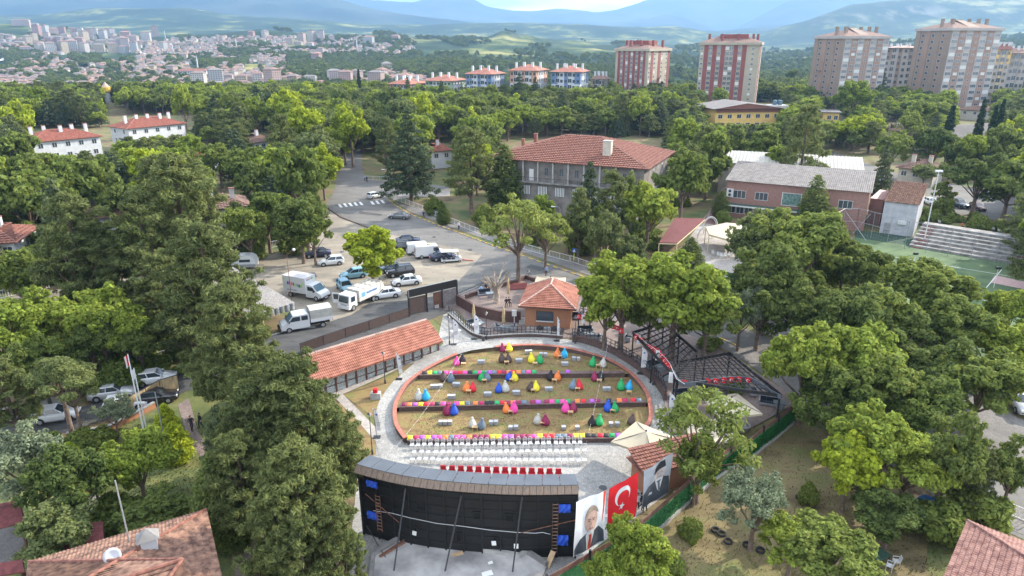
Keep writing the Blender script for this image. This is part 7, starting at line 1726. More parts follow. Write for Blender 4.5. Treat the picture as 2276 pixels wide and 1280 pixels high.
person(942,486,-.3,'pedestrian in dark navy clothes on the pavement above the grey car',(.02,.03,.08),(.015,.02,.05));person(1020,511,.4,'pedestrian in black and white on the pavement near the white railing',(.6,.6,.6),(.015,.015,.02))
person(811,403,.5,'pedestrian in a light blue shirt at the far street corner',(.3,.4,.55),(.05,.05,.07));person(816,406,.3,'pedestrian in black at the far street corner',(.015,.015,.02),(.015,.015,.02))
person(1214,614,0,'person in a blue shirt behind the cream umbrella at the street',(.25,.35,.55),(.03,.03,.05))
person(*Z4(295,412),.3,'seated man in a light blue shirt at the terrace behind the brown wall',(.25,.38,.6),(.03,.03,.05),'sit',.32);person(*Z4(345,392),.3,'seated person in black on the sofa behind the brown wall',(.015,.015,.02),(.02,.02,.03),'sit',.32)
person(*Z4(535,535),0,'seated person in black behind the brown wall, left of a pair',(.02,.02,.025),(.02,.02,.03),'sit',.32);person(*Z4(562,530),.4,'seated person in dark shirt behind the brown wall, right of a pair',(.04,.03,.03),(.02,.02,.03),'sit',.32)
person(2137,508,0,'person in an orange top crouched above the concrete stand',(.7,.17,.05),(.03,.03,.05),'sit');person(2180,514,0,'seated man in white shirt above the stand, leftmost of three',(.6,.6,.6),(.03,.035,.05),'sit');person(2195,516,.2,'seated man in pale shirt above the stand, middle of three',(.55,.55,.52),(.02,.02,.03),'sit');person(2205,517,-.2,'seated man in pale shirt above the stand, rightmost of three',(.5,.52,.52),(.02,.02,.03),'sit')
person(428,958,.8,'person in dark clothes on the brick path beside the yellow green shrubs',(.03,.03,.04),(.02,.02,.03));person(447,952,-.5,'person in black under the pines beside the brick path',(.02,.02,.02),(.02,.02,.03));person(585,1165,.2,'person in dark clothes walking on the shaded path by the foreground pines',(.03,.03,.04),(.02,.02,.03))

# ------------------------------------------------------------------ far buildings: towers, mid blocks, town
def tower(label,pxl,pxm,pxr,ytop,Y,th,pal,floors=12,z_top=None):
    """pxl..pxm left face, pxm..pxr right face, corner nearest at pxm; th = angle of the left face from the picture plane"""
    M_=AY(pxm,ytop,Y);H_=M_.z
    k=(Y*CP)/FL
    wl=(pxm-pxl)*k;wr=(pxr-pxm)*k
    Ll=wl/max(.25,math.cos(th));Lr2=wr/max(.25,math.sin(th))
    Ll *= 1+math.sin(th)*Ll/Y*.6;Lr2 *= 1+math.cos(th)*Lr2/Y*.6
    # frame: x along the left face towards the corner, y backwards
    d=Vector((math.cos(th),-math.sin(th),0));A_=Vector((M_.x,M_.y,0))-d*Ll
    b=Bld('apartment_tower',label,'tower',A_,A_+d*Ll,Lr2,'twelve storey apartment towers on the right',z=0)
    b.wall(H_,pal['wall'],.4)
    fh=(H_-1.5)/floors
    def facade(side,L_,cols,pal_cols,wm_,bars):
        n=len(pal_cols);cw=L_/n
        for i,kind in enumerate(pal_cols):
            x=(i+.5)*cw
            if kind[0]!= '-':
                mb=MB();pr=.22 if kind[0]=='P' else .10
                if side =='f':mb.box(i*cw+.02,(i+1)*cw-.02,-pr,-.003,0,H_-.4)
                else:mb.box(b.L+.003,b.L+pr,i*cw+.02,(i+1)*cw-.02,0,H_-.4)
                part('pilaster' if kind[0]=='P' else 'wall_panel',mb,pal[kind[0]],b.t)
            if len(kind)>1:
                ww,wh_=(cw*.8,fh*.62)if kind[1]=='L' else ((cw*.5,fh*.42)if kind[1]=='S' else (cw*.35,.8))
                for f in range(floors):
                    z=.9+f*fh+.3
                    off=(.22 if kind[0]=='P' else .10)if kind[0]!= '-' else 0
                    me=window_mesh(ww,wh_,bars=2 if kind[1]=='L' else 1,glass=('window_glass' if (f*7+i*3)% 5 else 'curtain'))
                    o=link('window',me,b.t,(x,-off-.004,z)if side =='f' else (b.L+off+.004,x,z),0 if side =='f' else PI/2)
    mat('curtain',(.55,.55,.52),.5,.1)
    facade('f',b.L,None,pal['left'],None,2);facade('r',b.W,None,pal['right'],None,1)
    mb=MB();mb.box(-.9,b.L+.9,-.9,b.W+.9,H_-.4,H_+.9);b.add('cornice',mb,pal['cornice'])
    rf,rd_=roof_hip(b.L,b.W,H_+.9,3.4,.5,inset=min(b.L,b.W)*.42,tile=False);b.add('roof',rf,'tile_brown')
    mb=MB();mb.box(b.L*.3,b.L*.78,b.W*.3,b.W*.7,H_+1,H_+5.2);b.add('roof_house',mb,pal['top'])
    for i,(u,v)in enumerate(((.12,.3),(.35,.15),(.62,.2),(.86,.4),(.92,.75))):b.chimney(b.L*u,b.W*v,H_+1,H_+5.2,1.3,1.1,pal['top'],pal['top'])
    for i in range(4):                        # small roof dishes
        mb=MB();mb.lathe([(.05,0),(.6,.15),(.6,.2)],8,c=(b.L*(.35+.1*i),b.W*.35,H_+5.3));mb.tube([(b.L*(.35+.1*i),b.W*.35,H_+5.0),(b.L*(.35+.1*i),b.W*.35,H_+5.35)],.06,5);b.add('roof_dish',mb,'white_plastic')
    return b
mat('tower_beige',(.29,.24,.18),.85,.08,.2);mat('tower_red',(.21,.06,.052),.8,.1,.3);mat('tower_cream',(.34,.30,.23),.85,.08,.2);mat('tower_pink',(.24,.18,.14),.85,.08,.2);mat('tower_pale',(.35,.32,.30),.85,.08,.2);mat('tower_brown',(.27,.18,.14),.85,.1,.2)
redp=dict(wall='tower_beige',P='tower_red',C='tower_cream',cornice='tower_cream',top='tower_red',left=['C','P','-L','P','-L','P','-L','P','-L','P','-L','P','C'],right=['CS','P','CS','C','P','CS','C','CS','P'])
redp2=dict(redp,left=['CS','P','-L','P','-L','P','-L','-L','P','-L','P','C','CS','C'],right=['C','P','CS','P','C','CS','C'])
brn=dict(wall='tower_pale',P='tower_brown',C='tower_pale',cornice='tower_pale',top='tower_pink',left=['CL','PS','CL','PR','CL','PS','CL'],right=['C','P','CS','C'])
tower('red and beige apartment tower, leftmost of the four tall towers',1377,1442,1508,112,400,R(36),redp)
tower('red and beige apartment tower, second from the left, with red rooftop wall',1572,1690,1722,98,395,R(22),redp2)
# towers three and four: the wide face looks at the camera, the narrow one to the left -> mirrored frame
def tower_l(label,pxl,pxm,pxr,ytop,Y,th,pal,floors=12):
    Ml=AY(pxm,ytop,Y);H_=Ml.z;k=(Y*CP)/FL;Lf=(pxr-pxm)*k/math.cos(th);W_=(pxm-pxl)*k/max(.2,math.sin(th));W_=min(W_,26)
    d=Vector((math.cos(th),math.sin(th),0));A_=Vector((Ml.x,Ml.y,0));b=Bld('apartment_tower',label,'tower',A_,A_+d*Lf,W_,'twelve storey apartment towers on the right',z=0)
    b.wall(H_,pal['wall'],.4);fh=(H_-1.5)/floors
    for i,kind in enumerate(pal['left']):
        cw=b.L/len(pal['left']);x=(i+.5)*cw
        mb=MB();pr=.18 if kind[0]=='P' else .08;mb.box(i*cw+.02,(i+1)*cw-.02,-pr,-.003,0,H_-.4);b.add('wall_panel',mb,pal[kind[0]])
        for f in range(floors):
            if kind[1]=='R':me=window_mesh(.9,.9,bars=0)
            else:me=window_mesh(cw*.78 if kind[1]=='L' else cw*.52,fh*(.5 if kind[1]=='L' else .4),bars=3 if kind[1]=='L' else 1,glass=('window_glass' if (f*5+i*3)% 4 else 'curtain'))
            link('window',me,b.t,(x,-pr-.004,.9+f*fh+.5))
    for i in range(7):
        cw=b.W/7;mb=MB();mb.box(-.15 if i % 2 else-.30,-.003,i*cw+.05,(i+1)*cw-.05,0,H_-.4);b.add('pilaster',mb,pal['P']if i in (1,4)else 'tower_pink')
        if i % 2:
            for f in range(floors):link('window',window_mesh(cw*.5,fh*.42,bars=0),b.t,(-.155,(i+.5)*cw,1.3+f*fh),-PI/2)
    mb=MB();mb.box(-.9,b.L+.9,-.9,b.W+.9,H_-.4,H_+.9);b.add('cornice',mb,pal['cornice'])
    rf,rd_=roof_hip(b.L,b.W,H_+.9,3.6,.5,inset=min(b.L,b.W)*.42,tile=False);b.add('roof',rf,'tile_brown')
    mb=MB();mb.face([(b.L*.36,.0,H_+.9),(b.L*.60,.0,H_+.9),(b.L*.55,b.W*.5,H_+5.2),(b.L*.40,b.W*.5,H_+5.2)]);mb.box(b.L*.40,b.L*.55,b.W*.5,b.W*.6,H_+1,H_+5.4);b.add('roof_house',mb,pal['top'])
    for (u,v)in ((.06,.4),(.2,.3),(.33,.5),(.68,.5),(.8,.4),(.93,.35)):b.chimney(b.L*u,b.W*v,H_+1,H_+5.6,1.4,1.2,pal['top'],pal['top'])
    return b
tower_l('brown and pale apartment tower, third from the left, beside a big dark pine',1854,1880,1990,84,385,R(12),brn)
tower_l('brown and pale apartment tower, rightmost and tallest of the four',2094,2118,2242,66,385,R(10),brn)
def blockb(label,pxl,pxm,pxr,ytop,Y,th,cols,floors,upper,rise=3.0,cat='apartment block',roofm='tile_orange',name='apartment_block',wins=True,group=None):
    M_=AY(pxm,ytop,Y);z0=terrain(pxm,Y)if Y>430 else 0;H_=M_.z-z0;k=(Y*CP)/FL;Ll=(pxm-pxl)*k/math.cos(th);W_=(pxr-pxm)*k/max(.3,math.sin(th));W_=min(W_,30)
    d=Vector((math.cos(th),-math.sin(th),0));A_=Vector((M_.x,M_.y,0))-d*Ll;b=Bld(name,label,cat,A_,A_+d*Ll,W_,group,z=z0)
    b.wall(H_,'tower_pale' if 'tower' in label else 'white_plaster',.4,z0=-8);fh=H_/floors
    for bx in ((-.06,b.L*.22,-.10,-.003,H_-2*fh,H_-.1),(b.L*.45,b.L*.58,-.10,-.003,fh*.5,H_-.1),(b.L*.80,b.L,-.10,-.003,H_-2*fh,H_-.1),(b.L+.003,b.L+.10,-.05,b.W*.2,H_-2*fh,H_-.1),(b.L+.003,b.L+.10,b.W*.7,b.W,H_-2*fh,H_-.1)):mb=MB();mb.box(*bx);b.add('colour_panel',mb,upper)
    n=cols
    for f in range(floors):
        for i in range(n):
            x=b.L*(i+.5)/n;lar=i % 3 ==1
            link('window',window_mesh(2.1 if lar else 1.3,fh*(.62 if lar else .45),bars=1,frame='white_paint' if lar else upper),b.t,(x,-.11,f*fh+fh*.25))
        for i in range(max(2,n-2)):
            link('window',window_mesh(1.2,fh*.45,bars=0),b.t,(b.L+.11,b.W*(i+.5)/max(2,n-2),f*fh+fh*.25),PI/2)
    rf,rd_=roof_hip(b.L,b.W,H_,rise,1.3,inset=min(b.L,b.W)*.55,tile=False);b.add('roof',rf,roofm)
    for i in range(6):b.chimney(b.L*(.1+.16*i),b.W*(.3+.3*(i % 2)),H_+.8,H_+rise+1.0,1.0,1.0,'white_plaster','white_plaster')
    return b
mat('panel_rose',(.45,.27,.19),.85,.05);mat('panel_green',(.30,.38,.28),.85,.05);mat('panel_blue',(.13,.19,.32),.85,.05)
GG='orange roofed apartment blocks beyond the wood'
blockb('orange roofed apartment block with rose panels, leftmost of the row',862,912,940,187,392,R(24),6,5,'panel_rose',group=GG)
blockb('orange roofed apartment block with pale green panels, second in the row',942,1002,1030,180,392,R(22),7,5,'panel_green',group=GG)
blockb('orange roofed apartment block with blue panels in the middle of the row',1034,1092,1120,165,388,R(24),7,6,'panel_blue',group=GG)
blockb('orange roofed apartment block with rose panels, fourth in the row',1133,1192,1220,157,388,R(22),7,6,'panel_rose',group=GG)
blockb('orange roofed apartment block with blue upper floors, right end of the row',1226,1290,1316,160,388,R(20),7,6,'panel_blue',group=GG)
blockb('small beige apartment block right of the orange roofed row',1318,1345,1357,176,410,R(24),4,4,'tower_beige',roofm='tile_brown')
blockb('pale pink apartment block behind the third tower',1990,2035,2066,106,420,R(40),5,9,'tower_pink',roofm='tile_pale',rise=1.2)
blockb('yellow and white apartment block at the right edge behind the fourth tower',2226,2250,2262,110,415,R(30),3,8,'yellow_plaster',roofm='tile_red')
blockb('grey low block cut by the right edge behind the fourth tower',2258,2290,2310,118,425,R(20),4,7,'tower_beige',roofm='tile_brown')
blockb('pale house with red roof left of the third tower',1826,1848,1856,158,400,R(18),3,3,'tower_beige',roofm='tile_red',rise=2,cat='house',name='pale_house')
# minaret-like white tower with gilded top
p=AY(237,205,428);mn=thing('white_minaret','white round tower with a gold balcony rising from the wood on the left','tower',(p.x,p.y,0));hh=p.z
m_=MB();m_.lathe([(1.8,-2),(1.8,hh)],12);part('shaft',m_,'white_plaster',mn);m_=MB();m_.lathe([(2.0,hh),(2.6,hh+.4),(2.6,hh+3.0),(2.4,hh+3.2)],12);part('gold_gallery',m_,mat('gold',(.55,.38,.06),.45,.1),mn);m_=MB();m_.lathe([(2.2,hh+3.2),(.1,hh+6.0)],12);part('cone_roof',m_,'tile_pale',mn)
# town: protos
def ap_proto(L_,W_,H_,wallm,roofm,flat=False):
    o=thing('town_block','','apartment block');THINGS.pop();m_=MB();m_.box(-L_/2,L_/2,-W_/2,W_/2,-12,H_);part('wall',m_,wallm,o)
    m_=MB()
    if flat:m_.box(-L_/2-.5,L_/2+.5,-W_/2-.5,W_/2+.5,H_+.01,H_+.6).box(-2,2,-2,2,H_+.6,H_+3)
    else:
        a=[(-L_/2-1,-W_/2-1,H_+.01),(L_/2+1,-W_/2-1,H_+.01),(L_/2+1,W_/2+1,H_+.01),(-L_/2-1,W_/2+1,H_+.01)];r0,r1=(-L_/2+W_*.4,0,H_+3),(L_/2-W_*.4,0,H_+3)
        m_.face([a[0],a[1],r1,r0]);m_.face([a[2],a[3],r0,r1]);m_.face([a[1],a[2],r1]);m_.face([a[3],a[0],r0]);m_.face(a[::-1])
    part('roof',m_,roofm,o)
    m_=MB();nf=int(H_/3)
    for f in range(nf):
        n=int(L_/3.2)
        for i in range(n):
            x=-L_/2+L_*(i+.5)/n
            for s_ in (-1,):m_.face([(x-.8,s_*(W_/2+.05),1+f*3),(x+.8,s_*(W_/2+.05),1+f*3),(x+.8,s_*(W_/2+.05),2.5+f*3),(x-.8,s_*(W_/2+.05),2.5+f*3)])
        n=int(W_/3.5)
        for i in range(n):
            y=-W_/2+W_*(i+.5)/n;x=L_/2+.05;m_.face([(x,y-.7,1+f*3),(x,y+.7,1+f*3),(x,y+.7,2.5+f*3),(x,y-.7,2.5+f*3)])
    w3=part('windows',m_,mat('far_window',(.10,.11,.13),.3,0),o);w3['kind']='stuff'
    return o
mat('town_wall',(.55,.48,.44),.9,0,rand=0); 
def objrand(name,cols):
    m=bpy.data.materials.new(name);m.use_nodes=True;N=m.node_tree.nodes;L=m.node_tree.links;b=N['Principled BSDF'];b.inputs['Roughness'].default_value=.9
    oi=N.new('ShaderNodeObjectInfo');r=N.new('ShaderNodeValToRGB');r.color_ramp.interpolation='CONSTANT';e=r.color_ramp.elements
    while len(e)<len(cols):e.new(.5)
    for i,c in enumerate(cols):e[i].position=i/len(cols);e[i].color=(*c,1)
    L.new(oi.outputs['Random'],r.inputs[0]);L.new(r.outputs[0],b.inputs['Base Color']);MATS[name]=m
objrand('town_walls',[(.40,.31,.27),(.43,.37,.31),(.36,.26,.22),(.44,.40,.36),(.33,.20,.17),(.38,.31,.22),(.42,.33,.30),(.35,.34,.33)])
objrand('town_roofs',[(.22,.14,.115),(.20,.155,.135),(.28,.16,.12),(.19,.17,.155),(.21,.13,.11)])
protos=[(ap_proto(22,14,24,'town_walls','town_roofs'),[False]),(ap_proto(17,15,27,'town_walls','town_roofs',True),[False]),(ap_proto(26,13,17,'town_walls','town_roofs'),[False]),(ap_proto(14,12,13,'town_walls','town_roofs'),[False])]
town=random.Random(21);placed=[]
LMK=[(345,72,'the lone high block on the ridge'),(110,100,'the dense blocks of the left hill'),(250,95,'the tall slabs of the left hill'),(60,60,'the ridge top row'),(420,165,'the school with the long white front'),(530,120,'the middle slope'),(690,95,'the twin towers under the grassy knoll'),(815,95,'the white slab near the knoll'),(730,190,'the foot of the town by the cypress'),(620,190,'the town edge above the wood'),(300,200,'the lower left quarter'),(40,110,'the far left terraces')]
def near_lm(px,y,L=LMK): 
    q=min(L,key=lambda l:abs(l[0]-px)+abs(l[1]-y)*1.6);return q[2]
def put_block(px,yb_,k,s=1.0,rz=None,label=None,d0=600):
    D=find_D(px,yb_,d0);z=terrain(px,D);x=TX(px,D,z)
    placed.append((x,D,16*s));hm2={0:'eight storey',1:'tall flat roofed',2:'long six storey',3:'small four storey'}[k]
    o=place(protos[k][0],protos[k][1],(x,D,z),rz if rz is not None else town.uniform(-.7,.7),label or f'{hm2} block near {near_lm(px, yb_)}','apartment blocks in the hillside town',scale=s)
    return o
for px in range(38,118,20):put_block(px,57,2,.9,.2,d0=1700)
for px in (130,155,178):put_block(px,65,3,.9,d0=1700)
rows_=[(85,250,82,19,(0,1)),(80,330,94,21,(0,1,2)),(45,280,106,22,(0,2)),(60,300,118,26,(2,0)),(8,60,100,13,(3,2)),(5,60,92,14,(3,)),(10,55,108,15,(3,))]
for x0,x1,y,st_,ks in rows_:
    x=x0
    while x<x1:put_block(x+town.uniform(-4,4),y+town.uniform(-2,2),town.choice(ks),town.uniform(.75,1.05),d0=900);x += st_*town.uniform(.8,1.2)
put_block(346,76,1,1.15,.5,'lone tall block on the ridge above the town',1500)
for px,y,k,s in ((213,84,1,.9),(250,86,1,.95),(285,88,1,.9),(300,118,1,.8),(330,104,3,1),(365,112,0,.8),(420,104,3,1),(270,104,1,.9),(672,98,1,.95),(694,95,1,1.05),(714,94,1,1),(820,98,2,1),(737,92,3,1),(560,82,3,1),(590,84,3,1.1),(665,108,2,.8),(690,112,0,.7),(880,92,2,.8),(715,128,0,.7),(495,92,3,.9),(535,96,2,.7),(645,98,3,1),(705,138,3,1.1),
                    (385,172,0,.62),(445,195,0,.7),(482,190,0,.75),(505,186,2,.6),(540,188,3,.8),(575,186,3,.85),(608,195,0,.85),(655,192,3,.9),(690,190,2,.6),(745,190,0,.7),(770,192,0,.7),(795,186,0,.6),(838,196,0,.75),(850,176,3,.9),(860,162,3,1),(30,170,3,.8),(470,170,3,.8),(410,135,3,.9),(375,128,3,.9),(900,190,3,.9)):
    put_block(px,y,k,s,d0=600 if y>150 else 900)
# school: long white front with red roof, mosque domes
D=find_D(432,176,600);z=terrain(432,D);x=TX(432,D,z);sc2=thing('school','long white school with red roof in the lower town','school',(x,D,z),.1);m_=MB();m_.box(-19,19,-7,7,-10,10);part('wall',m_,'white_plaster',sc2);m_=MB();a=[(-20,-8,10.01),(20,-8,10.01),(20,8,10.01),(-20,8,10.01)];m_.face([a[0],a[1],(14,0,13),(-14,0,13)]);m_.face([a[2],a[3],(-14,0,13),(14,0,13)]);m_.face([a[1],a[2],(14,0,13)]);m_.face([a[3],a[0],(-14,0,13)]);part('roof',m_,'tile_red',sc2)
m_=MB()
for f in range(3):
    for i in range(12):m_.face([(-18+i*3.2,-7.05,1+f*3.2),(-16.2+i*3.2,-7.05,1+f*3.2),(-16.2+i*3.2,-7.05,2.8+f*3.2),(-18+i*3.2,-7.05,2.8+f*3.2)])
o=part('windows',m_,'far_window',sc2);o['kind']='stuff';placed.append((x,D,30))
for px,y,h,lab in ((441,160,22,'slim white minaret behind the long school'),(368,88,24,'slim minaret right of the lone tall block'),(386,122,22,'slim minaret on the middle slope'),(526,108,22,'brown minaret among houses in mid slope'),(794,114,26,'slim white minaret under the grassy knoll'),(922,118,12,'thin mast at the right end of the town')):
    D=find_D(px,y,600);z=terrain(px,D);x=TX(px,D,z);t=thing('minaret',lab,'minaret',(x,D,z));m_=MB();m_.lathe([(1.1,-8),(1.0,h*.7),(1.5,h*.71),(1.5,h*.75),(.8,h*.76),(.75,h*.9)],8);part('shaft',m_,'white_plaster',t);m_=MB();m_.lathe([(.9,h*.9),(.05,h*1.1)],8);part('cone',m_,'grey_metal',t)
# houses
def hp(L_,W_,H_):
    o=thing('town_house','','house');THINGS.pop();m_=MB();m_.box(-L_/2,L_/2,-W_/2,W_/2,-6,H_);part('wall',m_,'town_walls',o);m_=MB();a=[(-L_/2-.7,-W_/2-.7,H_),(L_/2+.7,-W_/2-.7,H_),(L_/2+.7,W_/2+.7,H_),(-L_/2-.7,W_/2+.7,H_)];r0,r1=(-L_*.2,0,H_+2),(L_*.2,0,H_+2)
    m_.face([a[0],a[1],r1,r0]);m_.face([a[2],a[3],r0,r1]);m_.face([a[1],a[2],r1]);m_.face([a[3],a[0],r0]);part('roof',m_,'town_roofs',o);return o
hps=[(hp(11,9,5.5),[False]),(hp(9,8,3.8),[False]),(hp(13,9,7.5),[False])]
cand=[]
def dens(px,y):
    n=mnoise.noise(Vector((px*.012,y*.035,1.7)))+.5*mnoise.noise(Vector((px*.04,y*.09,5)))
    d=n+.12
    if 850<px:d -= (px-850)*.0045
    if 640<px<980 and 125<y<165:d -= .9
    if 430<px<620 and 140<y<160:d -= .4
    if px<300 and 118<y<138:d -= .5
    if 150<px<260 and 150<y<172:d -= .6
    if px<420 and y>165:d += .35
    if 330<px<620 and 90<y<135:d += .3
    return d
while len(cand)<3400:
    px=town.uniform(-30,1010);y=town.uniform(84,200)
    if dens(px,y)<town.uniform(-.25,.45):continue
    if y<92 and not 340<px<980:continue
    cand.append((px,y))
hs_pts=[];grid={}
for px,y in cand:
    D=find_D(px,y,600);z=terrain(px,D);x=TX(px,D,z);key=(int(x//12),int(D//12))
    if key in grid or any((x-a)**2+(D-b)**2<c*c for a,b,c in placed):continue
    if abs(proj((x,D,z))[1]-y)>4:continue
    grid[key]=1;hs_pts.append((D,px,y,x,z))
hs_pts.sort()
col8=['pale','brownish','greyish','pinkish']
for i,(D,px,y,x,z)in enumerate(hs_pts[:290]):
    k=town.choice((0,0,1,1,2));place(hps[k][0],hps[k][1],(x,D,z),town.uniform(-.8,.8),f'{("two storey", "low", "three storey")[k]} pitched roof house near {near_lm(px, y)}','small houses of the hillside town',scale=town.uniform(.7,.95))
fm=MB();rng=town
for (D,px,y,x,z)in hs_pts[290:]:
    L_,W_,H_=rng.uniform(6.5,11),rng.uniform(6,8.5),rng.uniform(3,6.5);a=rng.uniform(-.8,.8);ca,sa=math.cos(a),math.sin(a)
    T=lambda p:(x+p[0]*ca-p[1]*sa,D+p[0]*sa+p[1]*ca,z+p[2])
    c4=[(-L_/2,-W_/2),(L_/2,-W_/2),(L_/2,W_/2),(-L_/2,W_/2)];km=rng.choice((0,0,1,2,3));fm.mi(km)
    for i in range(4):p,q=c4[i],c4[(i+1)% 4];fm.face([T((*p,-5)),T((*q,-5)),T((*q,H_)),T((*p,H_))])
    fm.mi(4+rng.choice((0,0,1,2)));e=[(p[0]*1.15,p[1]*1.15,H_)for p in c4];r0,r1=(-L_*.2,0,H_+2),(L_*.2,0,H_+2)
    fm.face([T(e[0]),T(e[1]),T(r1),T(r0)]);fm.face([T(e[2]),T(e[3]),T(r0),T(r1)]);fm.face([T(e[1]),T(e[2]),T(r1)]);fm.face([T(e[3]),T(e[0]),T(r0)])
o=part('distant_houses',fm,[mat('fw1',(0.41,0.37,0.34),.9,0),mat('fw2',(0.45,0.43,0.41),.9,0),mat('fw3',(0.34,0.26,0.22),.9,0),mat('fw4',(0.37,0.31,0.22),.9,0),mat('fr1',(.20,.14,.12),.9,0),mat('fr2',(.18,.155,.14),.9,0),mat('fr3',(.28,.16,.12),.9,0)]);o['kind']='stuff';o['label']='far small houses covering the hillside town'
# roads in the town
for nm,pts in (('town_road',[(290,150),(310,142),(325,132),(318,122),(300,112)]),('town_road',[(0,138),(20,125),(45,104),(75,92)]),('town_road',[(330,118),(420,150),(500,140)])):
    P_=[]
    for px,y in pts:D=find_D(px,y,700);P_.append(Vector((TX(px,D),D,0)))
    P_=resample(smooth_line(P_,4),25);m_=MB()
    a=offs(P_,5);b=offs(P_,-5)
    def hz_(p):px_=1138+FL*p.x/(p.y*CP+CH*SP);return terrain(px_,p.y)+2.0
    for i in range(len(P_)-1):m_.face([(q.x,q.y,hz_(q))for q in (a[i],b[i],b[i+1],a[i+1])])
    struct('town_road',m_,mat('far_road',(.42,.40,.38),.9,.1))

# ------------------------------------------------------------------ trees
leafmat('leaf_broad',(.075,.108,.026),(.150,.185,.042),0.35)
leafmat('leaf_bright',(.115,.165,.026),(.205,.250,.042),0.35)
leafmat('leaf_lime',(.17,.22,.02),(.27,.32,.03),0.35)
leafmat('leaf_dark',(.060,.090,.026),(.115,.145,.038),0.35)
leafmat('leaf_silver',(.085,.115,.065),(.165,.195,.115),0.2)
leafmat('leaf_pine',(.080,.100,.036),(.150,.175,.060),0.25)
leafmat('leaf_cedar',(.044,.066,.034),(.088,.110,.050),0.2)
leafmat('leaf_thuja',(.15,.20,.015),(.26,.30,.02),.2)
leafmat('leaf_cypress',(.014,.032,.014),(.03,.05,.02),.1,.8)
leafmat('leaf_olivegreen',(.080,.105,.040),(.145,.170,.060),0.3)

def leaves(cent,nrm,size,asp=.62,jit=.7,r=None):
    """rhombic leaf sprays, one folded quad each; cent, nrm (n,3), size (n,)"""
    n=len(cent);N_=nrm+r.normal(0,jit,(n,3));N_ /= np.linalg.norm(N_,axis=1)[:,None]+1e-9
    t=r.normal(0,1,(n,3));t -= (t*N_).sum(1)[:,None]*N_;t /= np.linalg.norm(t,axis=1)[:,None]+1e-9
    b=np.cross(N_,t);s=size[:,None]
    v=np.stack([cent-t*s,cent+b*s*asp+N_*s*.18,cent+t*s,cent-b*s*asp+N_*s*.18],1)
    return v.reshape(-1,3)
def lobes_to_leaves(lobes,nleaf,size,r,flat=1.0,up=.35,asp=.62,jit=.6,fill=.35):
    L_=np.array(lobes);area=L_[:,3]**2;idx=r.choice(len(L_),nleaf,p=area/area.sum());l=L_[idx]
    d=r.normal(0,1,(nleaf,3));d[:,2]+= up*.6;d /= np.linalg.norm(d,axis=1)[:,None]
    rr=l[:,3]*(1-fill*r.random(nleaf)**1.6)*(1+.10*r.normal(0,1,nleaf))
    off=d*rr[:,None];off[:,2]*= flat
    c=l[:,:3]+off;nn=d.copy();nn[:,2]+= up;sz=size*(.65+.7*r.random(nleaf))
    return leaves(c,nn,sz,asp,jit,r)
def leaf_mesh(name,V,m):
    n=len(V)//4;me=bpy.data.meshes.new(name);me.vertices.add(len(V));me.vertices.foreach_set('co',V.astype(np.float32).ravel())
    me.loops.add(n*4);me.polygons.add(n);me.loops.foreach_set('vertex_index',np.arange(n*4,dtype=np.int32));me.polygons.foreach_set('loop_start',np.arange(0,n*4,4,dtype=np.int32))
    me.update(calc_edges=True);me.materials.append(M(m));return me
def limbs(r0,base_r,h0,tips,m,H_trunk=None,lean=0):
    mb=MB();tr=[(0,0,-.3),(lean*.3,0,h0*.5),(lean,0,h0),(lean*1.3,0,H_trunk or h0*1.6)];mb.tube(tr,[base_r*1.25,base_r,base_r*.85,base_r*.35],8)
    for t in tips:
        s=r0.uniform(.75,1.0);p0=Vector((lean*s,0,h0*s));p1=Vector(t);pm=p0.lerp(p1,.5)+Vector((r0.uniform(-.3,.3),r0.uniform(-.3,.3),-.15));mb.tube([p0,pm,p1],[base_r*.5,base_r*.32,base_r*.10],5,False)
    return mb
TPL={}
